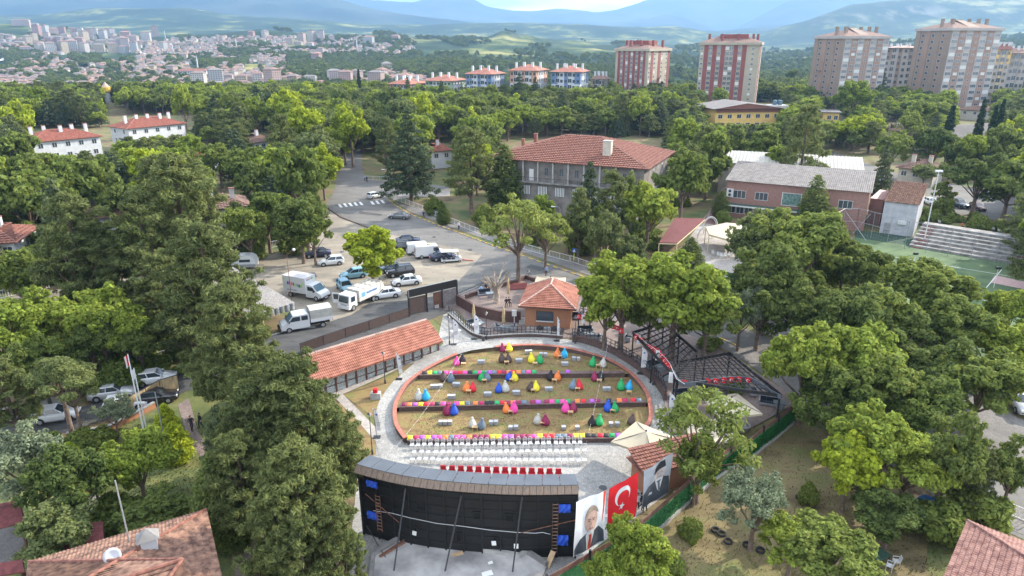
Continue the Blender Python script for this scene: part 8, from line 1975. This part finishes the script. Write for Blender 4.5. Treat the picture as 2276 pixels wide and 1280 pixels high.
def crown_tpl(kind,seed,lod=0):
    """unit sizes: real metres at H=10 tall; returns (crown mesh, trunk mesh, H, R)"""
    key=(kind,seed,lod)
    if key in TPL:return TPL[key]
    r=np.random.default_rng(seed*17+len(kind)*3+5);r0=random.Random(seed*5+1);lob=[];tips=[];H_=10.0
    K={0:1.0,1:.30,2:.09}[lod];SZ={0:1.0,1:1.75,2:3.0}[lod]
    if kind in ('broad','bright','lime','dark','silver','olivegreen'):
        R_=4.2;cz=6.1;rz_=3.7;n=46 if kind != 'silver' else 36
        sx=[r.uniform(.85,1.15),r.uniform(.85,1.15)]
        for _ in range(n):
            d=r.normal(0,1,3);d[2]=abs(d[2])*1.1-.45;d /= np.linalg.norm(d);q=r.uniform(.55,.92)if r.random()<.8 else r.uniform(.1,.5)
            rr=r.uniform(.55,1.35);c0=(d[0]*R_*q*sx[0],d[1]*R_*q*sx[1],cz+d[2]*rz_*q);lob.append((*c0,rr*.8))
            for _k in range(5):
                e=r.normal(0,1,3);e[2]=abs(e[2])*.8;e /= np.linalg.norm(e);lob.append((c0[0]+e[0]*rr,c0[1]+e[1]*rr,c0[2]+e[2]*rr*.8,rr*r.uniform(.25,.55)))
            if r.random()<.25:tips.append(c0)
        if kind =='silver':sz,nl,asp=.16,13000,.5
        elif kind =='lime':sz,nl,asp=.24,11000,.8
        else:sz,nl,asp=.20,13500,.62
        V=lobes_to_leaves(lob,int(nl*K),sz*SZ,r,.8,.4,asp)
        lm_='leaf_'+kind;tk='bark';h0=3.2;br=.26
    elif kind =='airy':
        R_=3.6
        for _ in range(34):
            a=r.uniform(0,2*PI);q=r.uniform(.15,1)**.7;x,y=R_*q*math.cos(a),R_*q*math.sin(a);z=5.0+3.9*(1-q*q)*r.uniform(.5,1.05)+r.uniform(-.8,.6);lob.append((x,y,z,r.uniform(.5,.95)));tips.append((x,y,z))
        V=lobes_to_leaves(lob,int(3000*K),.20*SZ,r,.5,.5,.45);lm_='leaf_bright2';tk='bark';h0=3.4;br=.22
        leafmat('leaf_bright2',(.11,.145,.035),(.19,.225,.055),0.35)
    elif kind =='pine':
        n=58
        for i in range(n):
            f=(i+.5)/n;z=2.6+7.0*f;R_=3.5*(1-f)**.55*(1 if f>.12 else .75)+.25;a=i*2.4+r.uniform(-.5,.5);q=r.uniform(.45,1.0);c0=(R_*q*math.cos(a),R_*q*math.sin(a),z+r.uniform(-.3,.3));r1=r.uniform(.5,1.0)*(1.1-.35*f);lob.append((*c0,r1*.7))
            for _k in range(5):b_=r.uniform(0,2*PI);lob.append((c0[0]+r1*math.cos(b_),c0[1]+r1*math.sin(b_),c0[2]+r1*r.uniform(-.1,.5),r1*r.uniform(.25,.5)))
            if i % 3 ==0:tips.append(c0)
        V=lobes_to_leaves(lob,int(21000*K),.19*SZ,r,.55,.5,.20,.85,.7);lm_='leaf_pine';tk='bark';h0=2.6;br=.24
    elif kind =='umbrella':
        for i in range(26):
            a=r.uniform(0,2*PI);q=r.uniform(.1,1);lob.append((2.6*q*math.cos(a),2.6*q*math.sin(a),7.4+1.9*(1-q*q)+r.uniform(-.8,.5),r.uniform(.5,.9)));tips.append(lob[-1][:3])
        V=lobes_to_leaves(lob,int(9500*K),.16*SZ,r,.6,.5,.3,.75,.6);lm_='leaf_pine';tk='bark';h0=6.0;br=.2
    elif kind =='cedar':
        for i in range(13):
            f=i/12;z=1.6+7.9*f;R_=4.1*(1-f)**.8+.3;nb=max(3,int(9*(1-f)+3))
            for k in range(nb):
                a=2*PI*k/nb+i*.7+r.uniform(-.2,.2)
                for q in (.35,.65,.95):
                    if r.random()<.88:lob.append((R_*q*math.cos(a),R_*q*math.sin(a),z-.35*q*q*R_*.35+r.uniform(-.15,.15),r.uniform(.45,.8)*(1.1-.3*f)))
                if k % 2 ==0:tips.append((R_*.8*math.cos(a),R_*.8*math.sin(a),z-.2))
        V=lobes_to_leaves(lob,int(16000*K),.19*SZ,r,.28,.8,.35,.5,.7);lm_='leaf_cedar';tk='bark';h0=2.0;br=.28
    elif kind in ('cypress','thuja','cone'):
        W_={'cypress':.95,'thuja':2.6,'cone':2.3}[kind]
        for i in range(46):
            f=(i+.5)/46;R_=W_*(math.sin(min(1,f*1.9+.28)*PI/2)if f<.4 else (1-((f-.4)/.6)**1.5)**.9)*.8;a=i*2.4;lob.append((R_*.75*math.cos(a),R_*.75*math.sin(a),.5+9.2*f,max(.25,W_*.42*(1.15-f*.75))))
        V=lobes_to_leaves(lob,int(9000*K),(.17 if kind != 'thuja' else .22)*SZ,r,1.2,.7,.4,.5,.4);lm_={'cypress':'leaf_cypress','thuja':'leaf_thuja','cone':'leaf_dark'}[kind];tk='bark';h0=1.0;br=.15;tips=[]
    elif kind =='bush':
        for _ in range(24):
            d=r.normal(0,1,3);d[2]=abs(d[2]);d /= np.linalg.norm(d);q=r.uniform(.4,.85);lob.append((d[0]*5*q,d[1]*5*q,1.5+d[2]*6.5*q,r.uniform(1.4,2.4)))
        V=lobes_to_leaves(lob,int(6000*K),.42*SZ,r,.9,.4,.6);lm_='leaf_broad';tk='bark';h0=.8;br=.2
    cm=leaf_mesh('crown',V,lm_)
    if lod<2:tm4=limbs(r0,br,h0,tips[:14 if lod ==0 else 6],tk,9.2 if kind in ('pine','cedar')else None).mesh('trunk',tk,True)
    else:mb=MB();mb.tube([(0,0,-.3),(0,0,6)],[br*1.2,br*.5],5);tm4=mb.mesh('trunk',tk)
    vz=V[:,2];rad=np.percentile(np.hypot(V[:,0],V[:,1]),97)
    TPL[key]=(cm,tm4,float(np.percentile(vz,99.5)),float(rad));return TPL[key]
ADJ={'broad':'green broadleaf tree','bright':'bright green leafy tree','lime':'lime green maple like tree','dark':'dark green broadleaf tree','silver':'silvery leaved tree','olivegreen':'olive green leafy tree','airy':'airy feathery leaved tree','pine':'dark olive pine','umbrella':'slim pine with bare trunk','cedar':'dark layered cedar','cypress':'narrow dark cypress','thuja':'yellow green conifer shrub','cone':'dark cone shaped conifer','bush':'green bush'}
NM={'broad':'broadleaf_tree','bright':'broadleaf_tree','lime':'maple_tree','dark':'broadleaf_tree','silver':'silver_tree','olivegreen':'broadleaf_tree','airy':'feathery_tree','pine':'pine_tree','umbrella':'pine_tree','cedar':'cedar_tree','cypress':'cypress_tree','thuja':'thuja_shrub','cone':'conifer_tree','bush':'bush'}
LM2=[(150,315,'left white house'),(325,280,'right white house'),(230,470,'pink tiled house'),(510,450,'dark tiled house'),(15,550,'cut off white house'),(460,345,'small orange roof'),(590,305,'dark red roof'),(780,350,'far end of the street'),(790,430,'street crossing'),(620,560,'parking lot'),(980,330,'house with dishes'),(1300,360,'grey hall'),(1000,510,'sidewalk railing'),(1170,620,'cafe terrace corner'),(1220,680,'kiosk'),(1530,520,'burgundy canopy'),(1610,510,'cream awning'),(1780,420,'pink building'),(2010,470,'pale annex'),(2030,390,'brown tiled cottage'),(2100,560,'concrete stand'),(2200,650,'football pitch'),(1660,240,'yellow building'),(1850,255,'small yellow house'),(2170,290,'grey shingle house'),(1440,190,'first red tower'),(1645,180,'second red tower'),(1915,190,'third tower'),(2170,190,'fourth tower'),(1090,190,'orange roofed blocks'),(900,200,'leftmost orange roofed block'),(240,215,'white minaret'),(60,210,'left edge of the wood'),(600,205,'far edge of the wood'),(1640,760,'black pergola'),(1900,740,'stone retaining wall'),(1700,960,'green hedge fence'),(1470,1090,'grey portrait banner'),(1380,1200,'red flag'),(1780,1107,'lone tyre'),(2150,1200,'bottom right roof'),(2240,900,'white car at the right edge'),(700,790,'long orange pavilion'),(620,660,'grey shed roof'),(560,1150,'foreground brick path'),(330,900,'flagpoles'),(190,1080,'middle gazebo'),(20,1150,'left gazebo'),(130,930,'leftmost parked car'),(250,880,'silver parked car'),(60,660,'lane at the left edge'),(135,700,'dark red shed roof'),(320,1200,'old tile roof')]
def relabel(px,py):
    q=min(LM2,key=lambda l:math.hypot(l[0]-px,(l[1]-py)*1.3));dx,dy=px-q[0],(py-q[1])*1.5
    if abs(dx)>abs(dy):rel='left of' if dx<0 else 'right of'
    else:rel='behind' if dy<0 else 'in front of'
    return f'{rel} the {q[2]}'
TREES=[]
def put_tree(kind,p,h,rad,label=None,lod=0,seed=None,rz=None,cat=None):
    sd_=seed if seed is not None else rnd.randrange(3)
    cm,tmm,H_,R_=crown_tpl(kind,sd_,lod);q=proj((p.x,p.y,p.z+h*.6))
    cat=cat or ('shrub' if kind in ('bush','thuja')else 'tree')
    t=thing(NM[kind],label or f'{ADJ[kind]} {relabel(*q)}',cat,p,rz if rz is not None else rnd.uniform(0,6.28),{'tree':'trees around the square','shrub':'shrubs in the gardens'}[cat])
    t.scale=(rad/R_,rad/R_,h/H_);link('crown',cm,t);link('trunk',tmm,t);TREES.append((p.x,p.y,rad));return t
def tree_top(kind,px,pyt,h,rad,label=None,**k):
    z=0
    for _ in range(4):p=GZ(px,pyt,z+h);p0=Vector((p.x,p.y,0));z=g(p.y)
    p0.z=z; 
    return put_tree(kind,p0,h,rad,label,**k)
def tree_base(kind,px,pyb,pyt,rad,label=None,**k):
    p=G(px,pyb);h=TOP((p.x,p.y),pyt)-p.z;return put_tree(kind,p,h,rad,label,**k)
HAND=[('silver',30,955,8,3.4),('dark',140,1012,7.5,3.1),('olivegreen',112,1135,5.6,2.7),('bright',292,968,6.8,2.9),('dark',335,1095,4.5,3.0),('bush',245,1110,3.0,2.0),
    ('silver',245,885,4.4,1.9),('thuja',362,900,4.2,1.2),('thuja',382,940,4.0,1.4),('thuja',150,985,2.6,1.0),('bush',95,968,2.2,1.5),('bush',180,958,2.0,1.6),('bush',60,985,2.4,1.4),('bush',215,955,1.8,1.4),
    ('umbrella',118,795,8.6,2.9),('umbrella',145,812,8.2,2.4),('pine',-5,800,8.5,2.8),('bright',55,655,9,4.2),('bright',-10,690,9,4),('bright',205,645,9.5,4.2),('bright',265,690,7.5,3.0),('dark',40,760,8,3.5),('dark',190,720,7,3.0),('broad',95,745,7.5,3),('bush',270,800,3,2.2),('bush',210,830,2.4,1.8),('dark',300,725,6,2.6),
    ('pine',380,345,21,7.0),('pine',300,430,17,5.0),('pine',440,500,17,5.6),('pine',350,560,12,4.2),('pine',508,625,15,4.4),('pine',410,620,11,4.0),('pine',490,690,12,4.0),('pine',320,640,8,3.0),('pine',572,775,12.5,3.6),('pine',140,430,17,5.0),('cedar',110,400,15,4.2),('pine',215,500,13,4.4),
    ('pine',640,800,13.5,4.6),('pine',560,850,12,4.0),('pine',680,860,12,3.9),('pine',722,905,10.5,2.7),('pine',520,960,10,2.8),('pine',645,985,12,3.6),('pine',690,1020,10.5,2.9),('pine',600,1080,9.5,2.6),('pine',735,1125,8.5,2.1),('pine',660,1150,8.5,2.3),('cedar',480,905,9,2.4),('cone',465,1010,8,1.9),('cone',500,1080,5.5,1.6),('pine',300,1235,4.4,1.0),
    ('broad',40,385,14,5.5),('broad',185,352,13,5.6),('dark',255,388,12,4.2),('lime',285,405,9,2.6),('broad',75,540,8,3.6),('broad',30,560,9,4),('dark',150,560,8,3.6),('bright',135,555,7,2.3),('dark',175,600,7,3),('broad',585,430,10.5,4.3),('broad',545,465,9.5,3.6),('pine',520,450,10,2.6),('dark',660,440,11,4.6),('broad',690,470,9,3.4),('bush',650,520,3.5,2.6),('bush',560,535,3.5,2.4),
    ('lime',722,325,'b',445,42),('broad',655,330,16,4.4),('lime',785,235,'b',372,46),('lime',690,240,'b',375,50),('bright',605,330,12,5.0),('broad',540,330,12,5.0),('dark',570,360,11,4.5),('broad',480,320,11,4.6),('bright',420,300,11,4),('pine',862,262,'b',395,30),('pine',620,255,17,5),('bright',735,285,'b',380,34),
    ('cedar',915,245,'b',448,62),('pine',1048,288,'b',478,58),('cone',1122,325,'b',470,42),('cone',985,455,4,1.5),('bush',1075,455,4.5,2.5),('bush',965,440,3.5,2.2),
    ('cedar',1312,362,15,3.2),('pine',1365,380,14,3.8),('pine',1290,420,12,2.8),('bright',1447,405,12,4.9),('broad',1525,332,15,5.4),('bright',1590,280,14,5),('dark',1325,462,9,2.8),('dark',1265,475,7,3.0),('bright',1205,435,7,2.6),('olivegreen',1345,475,10,2.8),('olivegreen',1395,525,6.5,2.8),('bush',1290,500,5,3),('bush',1200,480,5,3),('dark',1410,385,12,3),
    ('bright',1390,578,11.5,5.0),('bright',1510,572,12.5,5.8),('broad',1580,635,9,4.0),('broad',1450,640,7.5,3.4),('silver',1655,640,8,2.6),('bright',1350,620,9,3.2),
    ('cone',1538,530,6.5,2.3),('cone',1606,425,6.0,1.9),('bush',1610,470,2.5,1.8),('olivegreen',1700,470,13,5.0),('broad',1780,480,13.5,6.0),('dark',1720,540,12,5.2),('dark',1830,470,12.5,4.4),('dark',1930,550,9.5,4.0),('broad',1885,540,8.5,3.6),('olivegreen',1960,575,7,2.6),('dark',1700,620,9,4.0),('dark',1800,620,9.5,4.6),('cone',1820,392,10.5,3.0),('cone',1645,590,6.5,2.0),('airy',1730,465,14,4.8),
    ('broad',2085,592,10.5,5.0),('broad',1955,640,10,4.4),('broad',2150,665,9.5,4.6),('dark',2000,700,9,4.8),('bright',2225,715,8,3.8),('dark',1900,650,10.5,4.4),('dark',2110,760,9,4.6),('broad',2200,790,8.5,4.2),('bright',2262,640,8,3),('dark',2050,800,7,3.4),
    ('bright',1805,740,10,4.1),('bright',1915,732,10,4.6),('broad',2000,800,9.5,3.8),('broad',1870,815,8.5,3.8),('broad',2060,850,8.5,3.2),('bright',1955,925,8,3.6),('lime',1900,985,6.5,2.6),('bright',2035,965,7.5,3.2),('dark',1990,1105,4.6,3.0),('dark',2130,915,9.5,3.0),('pine',2180,975,7,2.2),('bush',2190,1090,3,2.4),('bush',2100,1120,3,2.4),
    ('silver',1690,1062,6.5,2.8),('bright',1770,1165,4.6,2.5),('broad',1850,1190,5.2,3.0),('bush',1800,1075,2.0,.8),('bright',1395,1155,6.0,1.7),('bright',1445,1190,5.2,2.2),('bright',1350,1235,4.2,1.6),('bush',1480,1235,2.4,1.4),('bright',1410,1240,4.0,2.2),('dark',2270,985,6.5,2.4),('bush',1540,1160,1.5,1.0),
    ('dark',2190,345,12.5,6.6),('broad',2260,360,12,6),('dark',2090,285,13,5.4),('broad',1990,300,11,4.6),('cedar',1958,130,26,7.5),('bright',1905,180,19,8.0),('pine',1800,235,21,5.5),('broad',1850,185,13,5),('dark',2035,175,14,5),('broad',2110,165,13,4.6),('bright',2255,150,18,7),('cedar',1975,315,14,2.8),('pine',1780,290,14,4),('broad',1700,290,13,5.4),('bright',1740,325,11,4.2),('dark',1640,290,12,4.6),('cypress',2190,222,17,1.5),('cypress',2216,236,16,1.3),('cypress',2233,222,18,1.3),('cypress',2120,235,15,1.8),('bush',2100,440,3.5,2.2),('broad',2102,405,6.2,2.4),('bush',2180,480,3.2,2.0),('bush',2225,490,2.2,1.4),('olivegreen',2060,365,6,3.2),('cypress',796,155,20,1.6),('airy',2030,245,15,4.6),('cedar',2085,250,14,4),
    ('cedar',1155,165,20,6.2),('cedar',1190,172,17,4.5),('cedar',905,172,17,3.8),('cedar',980,180,16,4.2),('broad',1330,195,15,6),('lime',640,200,18,6),('bright',400,190,19,4.2),('bright',560,215,16,5),('lime',30,225,16,6),('bright',760,260,14,5),('broad',1680,170,14,6),('broad',1760,155,13,5),('bright',1600,195,12,5)]
for k,px,pt,h,rr,*rp in HAND:
    if h =='b':q_=G(px,rr);tree_base(k,px,rr,pt,rp[0]*(q_.y*CP+CH*SP)/FL);continue
    tree_top(k,px,pt,h,rr,lod=0 if pt>420 or rr>6 else 1)
tree_base('airy',1152,632,435,5.6,'tall feathery tree with pale bud tips at the terrace corner, in the red planter',seed=1);tree_base('airy',1212,606,468,3.9,'smaller feathery tree standing by the street right of the tall one')
tree_base('airy',1545,1118,872,4.1,'feathery leaved tree over the cream umbrellas and brown booth, beside the hedge fence',seed=2);tree_base('broad',1540,1125,985,1.9,'narrow leafy tree hugging the hedge fence under the feathery tree')
tree_base('lime',830,637,503,4.9,'bright lime green maple growing among the parked cars',seed=0)
# lopped tree and dead tree
def bare(px,py,paths,label,name,rb,m='pale_bark'):
    p=G(px,py);t=thing(name,label,'tree',p); 
    for i,(pts,r0_,r1_)in enumerate(paths):
        mb=MB();n=len(pts);mb.tube([Vector(q)for q in pts],[r0_+(r1_-r0_)*k/(n-1)for k in range(n)],8);part('trunk' if i ==0 else 'limb',mb,m,t,smooth=True)
bare(688,562,[([(0,0,-.2),(0,0,1.2),(-.1,0,2.3)],.5,.38),([(-.1,0,2.2),(-.9,0,3.2),(-1.3,.1,4.6),(-1.2,0,6.6)],.34,.22),([(-.1,0,2.2),(.6,0,3.0),(1.1,0,4.0),(1.4,0,5.2)],.32,.2),([(-.2,0,2.0),(-1.4,0,2.9),(-2.4,0,3.3)],.26,.1)],'lopped tree with bare stub limbs at the edge of the parking lot','lopped_tree',.5)
dr_=random.Random(9);paths=[([(0,0,-.2),(.1,0,1.4),(-.1,0,2.6)],.45,.3)]
for i in range(16):
    a=dr_.uniform(0,6.28);l=dr_.uniform(1.2,2.9);z0=dr_.uniform(1.6,2.6);p1=(l*.45*math.cos(a),l*.45*math.sin(a),z0+l*.55);p2=(l*math.cos(a),l*math.sin(a),z0+l*dr_.uniform(.8,1.4));paths.append(([(-.05,0,z0),p1,p2],.17,.05))
    for k in range(2):b=a+dr_.uniform(-.8,.8);paths.append(([p1,(p1[0]+.5*math.cos(b),p1[1]+.5*math.sin(b),p1[2]+.6),(p1[0]+1.0*math.cos(b),p1[1]+1.0*math.sin(b),p1[2]+dr_.uniform(.8,1.4))],.07,.02))
bare(*Z4(440,500),paths,'bare dead tree with forked grey branches on the cafe terrace','dead_tree',.4)
# keep-clear windows in the picture, for the wood that fills the plateau
CLEAR=[(55,285,245,335),(232,255,425,300),(190,445,270,480),(485,425,552,470),(0,512,38,600),(435,333,480,350),(562,295,600,330),(958,318,1000,345),(1165,305,1480,430),(1120,315,1180,345),(1575,215,1735,272),(1830,245,1870,268),(1625,345,2000,480),(1985,355,2085,410),(2135,265,2200,300),(1975,270,2010,288),(2020,400,2240,480),(860,145,1320,185),(1372,90,1512,178),(1570,80,1722,190),(1850,70,1990,180),(2095,50,2240,190),(225,195,250,228),(770,345,860,440),(740,400,1000,470),(505,540,1075,760),(1000,440,1400,640),(1990,550,2276,640),(1820,500,2276,600),(1465,480,1680,640),(1995,78,2066,130),(2130,215,2210,235)]
NOBUILD=[inp for inp in ()]
bpts=[]
for o in THINGS:
    if o.get('category')in ('hall','building','house','tower','apartment block')and o.location.y<440:
        for c in o.children_recursive:
            if c.type =='MESH' and c.name.startswith('wall'):
                M4=o.matrix_basis;bb_=[M4 @ Vector(q)for q in c.bound_box];bpts.append([(bb_[0].x,bb_[0].y),(bb_[4].x,bb_[4].y),(bb_[7].x,bb_[7].y),(bb_[3].x,bb_[3].y)])
ROADW=[[(p.x,p.y)for p in [G(*q)for q in poly]]for poly in ([(766,325),(806,325),(812,385),(905,400),(1010,412),(1010,440),(905,470),(1100,540),(1345,620),(1290,660),(1100,660),(700,735),(500,740),(500,590),(700,525),(722,455)],[(-100,670),(330,605),(560,590),(560,630),(330,665),(-100,725)],[(1830,330),(2276,440),(2276,520),(1960,420)],[(1900,510),(2276,560),(2276,900),(2110,780),(1960,660)],[(1460,480),(1625,430),(1700,560),(1640,645),(1460,630)])]
def blocked(x,y,h,rad):
    for po in ROADW:
        if inpoly(x,y,po):return True
    for po in bpts:
        cx=sum(q[0]for q in po)/4;cy=sum(q[1]for q in po)/4
        ex=[(cx+(q[0]-cx)*1.0+math.copysign(rad*.5,q[0]-cx),cy+(q[1]-cy)+math.copysign(rad*.5,q[1]-cy))for q in po]
        if inpoly(x,y,ex):return True
    dep=y*CP+(CH-h/2)*SP;k=FL/dep;px,pt=proj((x,y,h));pb=proj((x,y,0))[1];x0,x1=px-rad*k*.8,px+rad*k*.8
    for a,b,c,d in CLEAR:
        if x1>a and x0<c and pt<d and pb>b:
            if pt >= b or pb <= d or True:
                return True
    return False
wr=random.Random(31);spots=[];gridt={}
def toonear(x,y,rad):
    for a,b,c in TREES:
        if (x-a)**2+(y-b)**2<((rad+c)*.62)**2:return True
    i,j=int(x//8),int(y//8)
    for di in (-1,0,1):
        for dj in (-1,0,1):
            for (a,b,c)in gridt.get((i+di,j+dj),()):
                if (x-a)**2+(y-b)**2<((rad+c)*.56)**2:return True
    return False
for _ in range(34000):
    y=92+(428-92)*wr.random()**.8;hw=y*.80+14;x=wr.uniform(-hw,hw)
    if len(spots)>3400:break
    rad=wr.uniform(3.2,5.8);h=rad*wr.uniform(1.9,3.0)
    n=mnoise.noise(Vector((x*.012,y*.012,9)))
    kind=wr.choice(['pine','pine','cedar','broad','bright'])if n>.02 else wr.choice(['broad','bright','bright','lime','dark','olivegreen','pine'])
    if x>90 and y>240:h *= .8
    if y>330:h=min(h,13)
    if h>17:h=17
    if toonear(x,y,rad)or blocked(x,y,h,rad):continue
    gridt.setdefault((int(x//8),int(y//8)),[]).append((x,y,rad));spots.append((y,x,rad,h,kind))
spots.sort()
n_ind=max(0,296-len(TREES))
for (y,x,rad,h,kind)in spots[:n_ind]:
    put_tree(kind,Vector((x,y,0)),h,rad,lod=1,seed=wr.randrange(3))
# the rest of the wood: one object, crowns instanced on points
def scatter_object(name,label,pts,kinds,lod,seeds=3):
    """one object per call: points with a tree index, scale and turn, instanced by geometry nodes"""
    tcol=bpy.data.collections.new(name+'_kinds');k=0;idx={}
    for kd in kinds:
        for s in range(seeds):
            cm,tmm,H_,R_=crown_tpl(kd,s,lod);me=cm.copy();bm=bmesh.new();bm.from_mesh(cm);nf=len(bm.faces);bm.from_mesh(tmm)
            for f in list(bm.faces)[nf:]:f.material_index=1
            me2=bpy.data.meshes.new('kind');bm.to_mesh(me2);bm.free();me2.materials.append(cm.materials[0]);me2.materials.append(tmm.materials[0])
            o=bpy.data.objects.new(f'{k:03d}_kind',me2);tcol.objects.link(o);idx[(kd,s)]=(k,H_,R_);k += 1
    n=len(pts);me=bpy.data.meshes.new(name);me.vertices.add(n);co=np.array([(p[0],p[1],p[2])for p in pts],dtype=np.float32);me.vertices.foreach_set('co',co.ravel())
    ai=me.attributes.new('pick','INT','POINT');sc=me.attributes.new('size','FLOAT_VECTOR','POINT');ro=me.attributes.new('turn','FLOAT_VECTOR','POINT')
    I,Sx,T_=[],[],[]
    for p in pts:
        kd=p[5];s=int(wr.random()*seeds);i,H_,R_=idx[(kd,s)];I.append(i);Sx += [p[4]/R_,p[4]/R_,p[3]/H_];T_ += [0,0,wr.uniform(0,6.28)]
    ai.data.foreach_set('value',I);sc.data.foreach_set('vector',Sx);ro.data.foreach_set('vector',T_)
    o=link(name,me);o['kind']='stuff';o['label']=label
    ng=bpy.data.node_groups.new(name,'GeometryNodeTree');ng.interface.new_socket('Geometry',in_out='INPUT',socket_type='NodeSocketGeometry');ng.interface.new_socket('Geometry',in_out='OUTPUT',socket_type='NodeSocketGeometry')
    N=ng.nodes;L=ng.links;gi=N.new('NodeGroupInput');go_=N.new('NodeGroupOutput');ip=N.new('GeometryNodeInstanceOnPoints');ci=N.new('GeometryNodeCollectionInfo');ci.inputs['Collection'].default_value=tcol;ci.inputs['Separate Children'].default_value=True;ci.inputs['Reset Children'].default_value=True
    def na(nm_,dt):a=N.new('GeometryNodeInputNamedAttribute');a.data_type=dt;a.inputs['Name'].default_value=nm_;return [q for q in a.outputs if q.enabled][0]
    mp_=N.new('GeometryNodeMeshToPoints');L.new(gi.outputs[0],mp_.inputs['Mesh']);L.new(mp_.outputs[0],ip.inputs['Points']);L.new(ci.outputs[0],ip.inputs['Instance']);ip.inputs['Pick Instance'].default_value=True
    L.new(na('pick','INT'),ip.inputs['Instance Index']);L.new(na('size','FLOAT_VECTOR'),ip.inputs['Scale']);L.new(na('turn','FLOAT_VECTOR'),ip.inputs['Rotation']);L.new(ip.outputs[0],go_.inputs[0])
    md=o.modifiers.new('scatter','NODES');md.node_group=ng;return o
rest=[(x,y,0,h,rad,kind)for (y,x,rad,h,kind)in spots[n_ind:]]
scatter_object('distant_wood','dense mixed wood of pines and broadleaf trees covering the plateau',rest,['pine','cedar','broad','dark','bright','lime','olivegreen'],1,2)
# trees of the valley, the town and the hillsides
vp=[]
hp_r=random.Random(77)
while len(vp)<26000:
    px=hp_r.uniform(-60,2340)if len(vp)% 2 else hp_r.uniform(-60,1050);D=432+hp_r.random()**1.3*2300;z=terrain(px,D);x=TX(px,D,z);y_=proj((x,D,z))[1]
    n=mnoise.noise(Vector((px*.010,y_*.03,4.2)))+.5*mnoise.noise(Vector((px*.03,y_*.08,8)))
    thr=-.05
    if px<1000 and y_<205:thr=-.03
    if 640<px<1500 and 120<y_<200:thr=-.55
    if px>1500:thr=-.35
    if D<700:thr=-.7
    if y_<84 and px<1450:thr=.28
    if 1040<px<1400 and y_<125:thr=.15
    if n<thr:continue
    if (int(x//12),int(D//12))in grid:continue
    if any(abs(x-a)<c*.75 and abs(D-b)<c*.55 for a,b,c in placed):continue
    rr=hp_r.uniform(3.2,5.8);vp.append((x,D,z-.6,rr*hp_r.uniform(1.6,2.3),rr,hp_r.choice(['broad','dark','pine','dark'])))
scatter_object('hillside_trees','green trees scattered over valley, town and near hillsides',vp,['broad','dark','pine'],2,2)
# undergrowth in the gardens
ug=[]
for _ in range(9000):
    y=wr.uniform(36,150);hw=y*.80;x=wr.uniform(-hw,hw);q=proj((x,y,g(y)))
    if blocked(x,y,.1,.1)or (560<q[0]<1560 and y<110)or (q[0]<560 and q[1]>830)or (q[0]>1500 and q[1]>900)or (q[0]>1540 and q[1]>700 and wr.random()<.93):continue
    if inpoly(q[0],q[1],ROAD)or (q[1]>660 and q[0]>1540 and inpoly(q[0],q[1],[(1560,640),(2276,850),(2276,1280),(2000,1060),(1540,740)])):continue
    if len(ug)>1500:break
    ug.append((x,y,g(y)-.1,wr.uniform(.7,2.4),wr.uniform(.7,1.6),'bush'))
scatter_object('undergrowth','low undergrowth between the trees',ug,['bush'],1,3)
# grass tufts on the lawns and in the gardens
gv=[]
def tuft(p,s): 
    for k in range(3):
        a=wr.uniform(0,6.28);d=Vector((math.cos(a),math.sin(a),0))*s*.4;e=Vector((wr.uniform(-1,1),wr.uniform(-1,1),0))*s*.5;gv.extend([p-d*.4,p+d*.4,p+d*.3+e+Vector((0,0,s)),p-d*.3+e+Vector((0,0,s))])
for _ in range(9000):
    q=(wr.uniform(1500,2276),wr.uniform(950,1290))if _ % 2 else (wr.uniform(180,520),wr.uniform(930,1180));p=G(*q)
    if q[0]>1500 and inpoly(q[0],q[1],[(1560,640),(2276,850),(2276,1280),(2000,1060),(1540,740)]):continue
    tuft(p,wr.uniform(.06,.16))
me=leaf_mesh('grass_tufts',np.array([tuple(v)for v in gv]),leafmat('grass_blade',(.10,.10,.03),(.17,.16,.05),.2)and 'grass_blade');o=link('grass_tufts',me);o['kind']='stuff'
gv=[]
for z,(a,b)in ((L1,w1),(L2,w2),(L3,w3)):
    for _ in range(2600):
        s=wr.random();p=a.lerp(b,s);p.y += wr.uniform(.7,5.2);p.z=z
        if inpoly(p.x,p.y,[(ovc.x+(c.x-ovc.x)*.97,ovc.y+(c.y-ovc.y)*.97)for c in cap_pts]):tuft(p,wr.uniform(.04,.09))
me=leaf_mesh('lawn_tufts',np.array([tuple(v)for v in gv]),leafmat('lawn_blade',(.16,.12,.05),(.12,.16,.04),.2)and 'lawn_blade');o=link('lawn_tufts',me);o['kind']='stuff'

# ------------------------------------------------------------------ labels: give look-alikes their place
bpy.context.view_layer.update()
ORD=['first','second','third','fourth','fifth','sixth','seventh','eighth','ninth','tenth','eleventh','twelfth']
def ordn(n):
    if n<12:return ORD[n]
    s=n+1;return f'{s}{"th" if 10 <= s % 100 <= 20 else {1: "st", 2: "nd", 3: "rd"}.get(s % 10, "th")}'
by={}
for o in THINGS:
    if o.get('label'):by.setdefault(o['label'],[]).append(o)
for lab,lst in by.items():
    if len(lst)<2:continue
    lst.sort(key=lambda o:proj(o.matrix_world.translation)[0]if o.type =='EMPTY' or o.location.length>0 else 0)
    n=len(lst)
    for i,o in enumerate(lst):
        if n ==2:s=('the left one' if i ==0 else 'the right one')
        elif i ==0:s='the leftmost'
        elif i ==n-1:s='the rightmost'
        else:s=f'{ordn(i)} from the left'
        w_=lab.split();k=16-len(s.split())
        o['label']=' '.join(w_[:k])+', '+s
    if not any(o.get('group')for o in lst):
        for o in lst:o['group']=lab.split(',')[0]
for o in list(bpy.data.objects):
    if '_c' in o.keys():del o['_c']
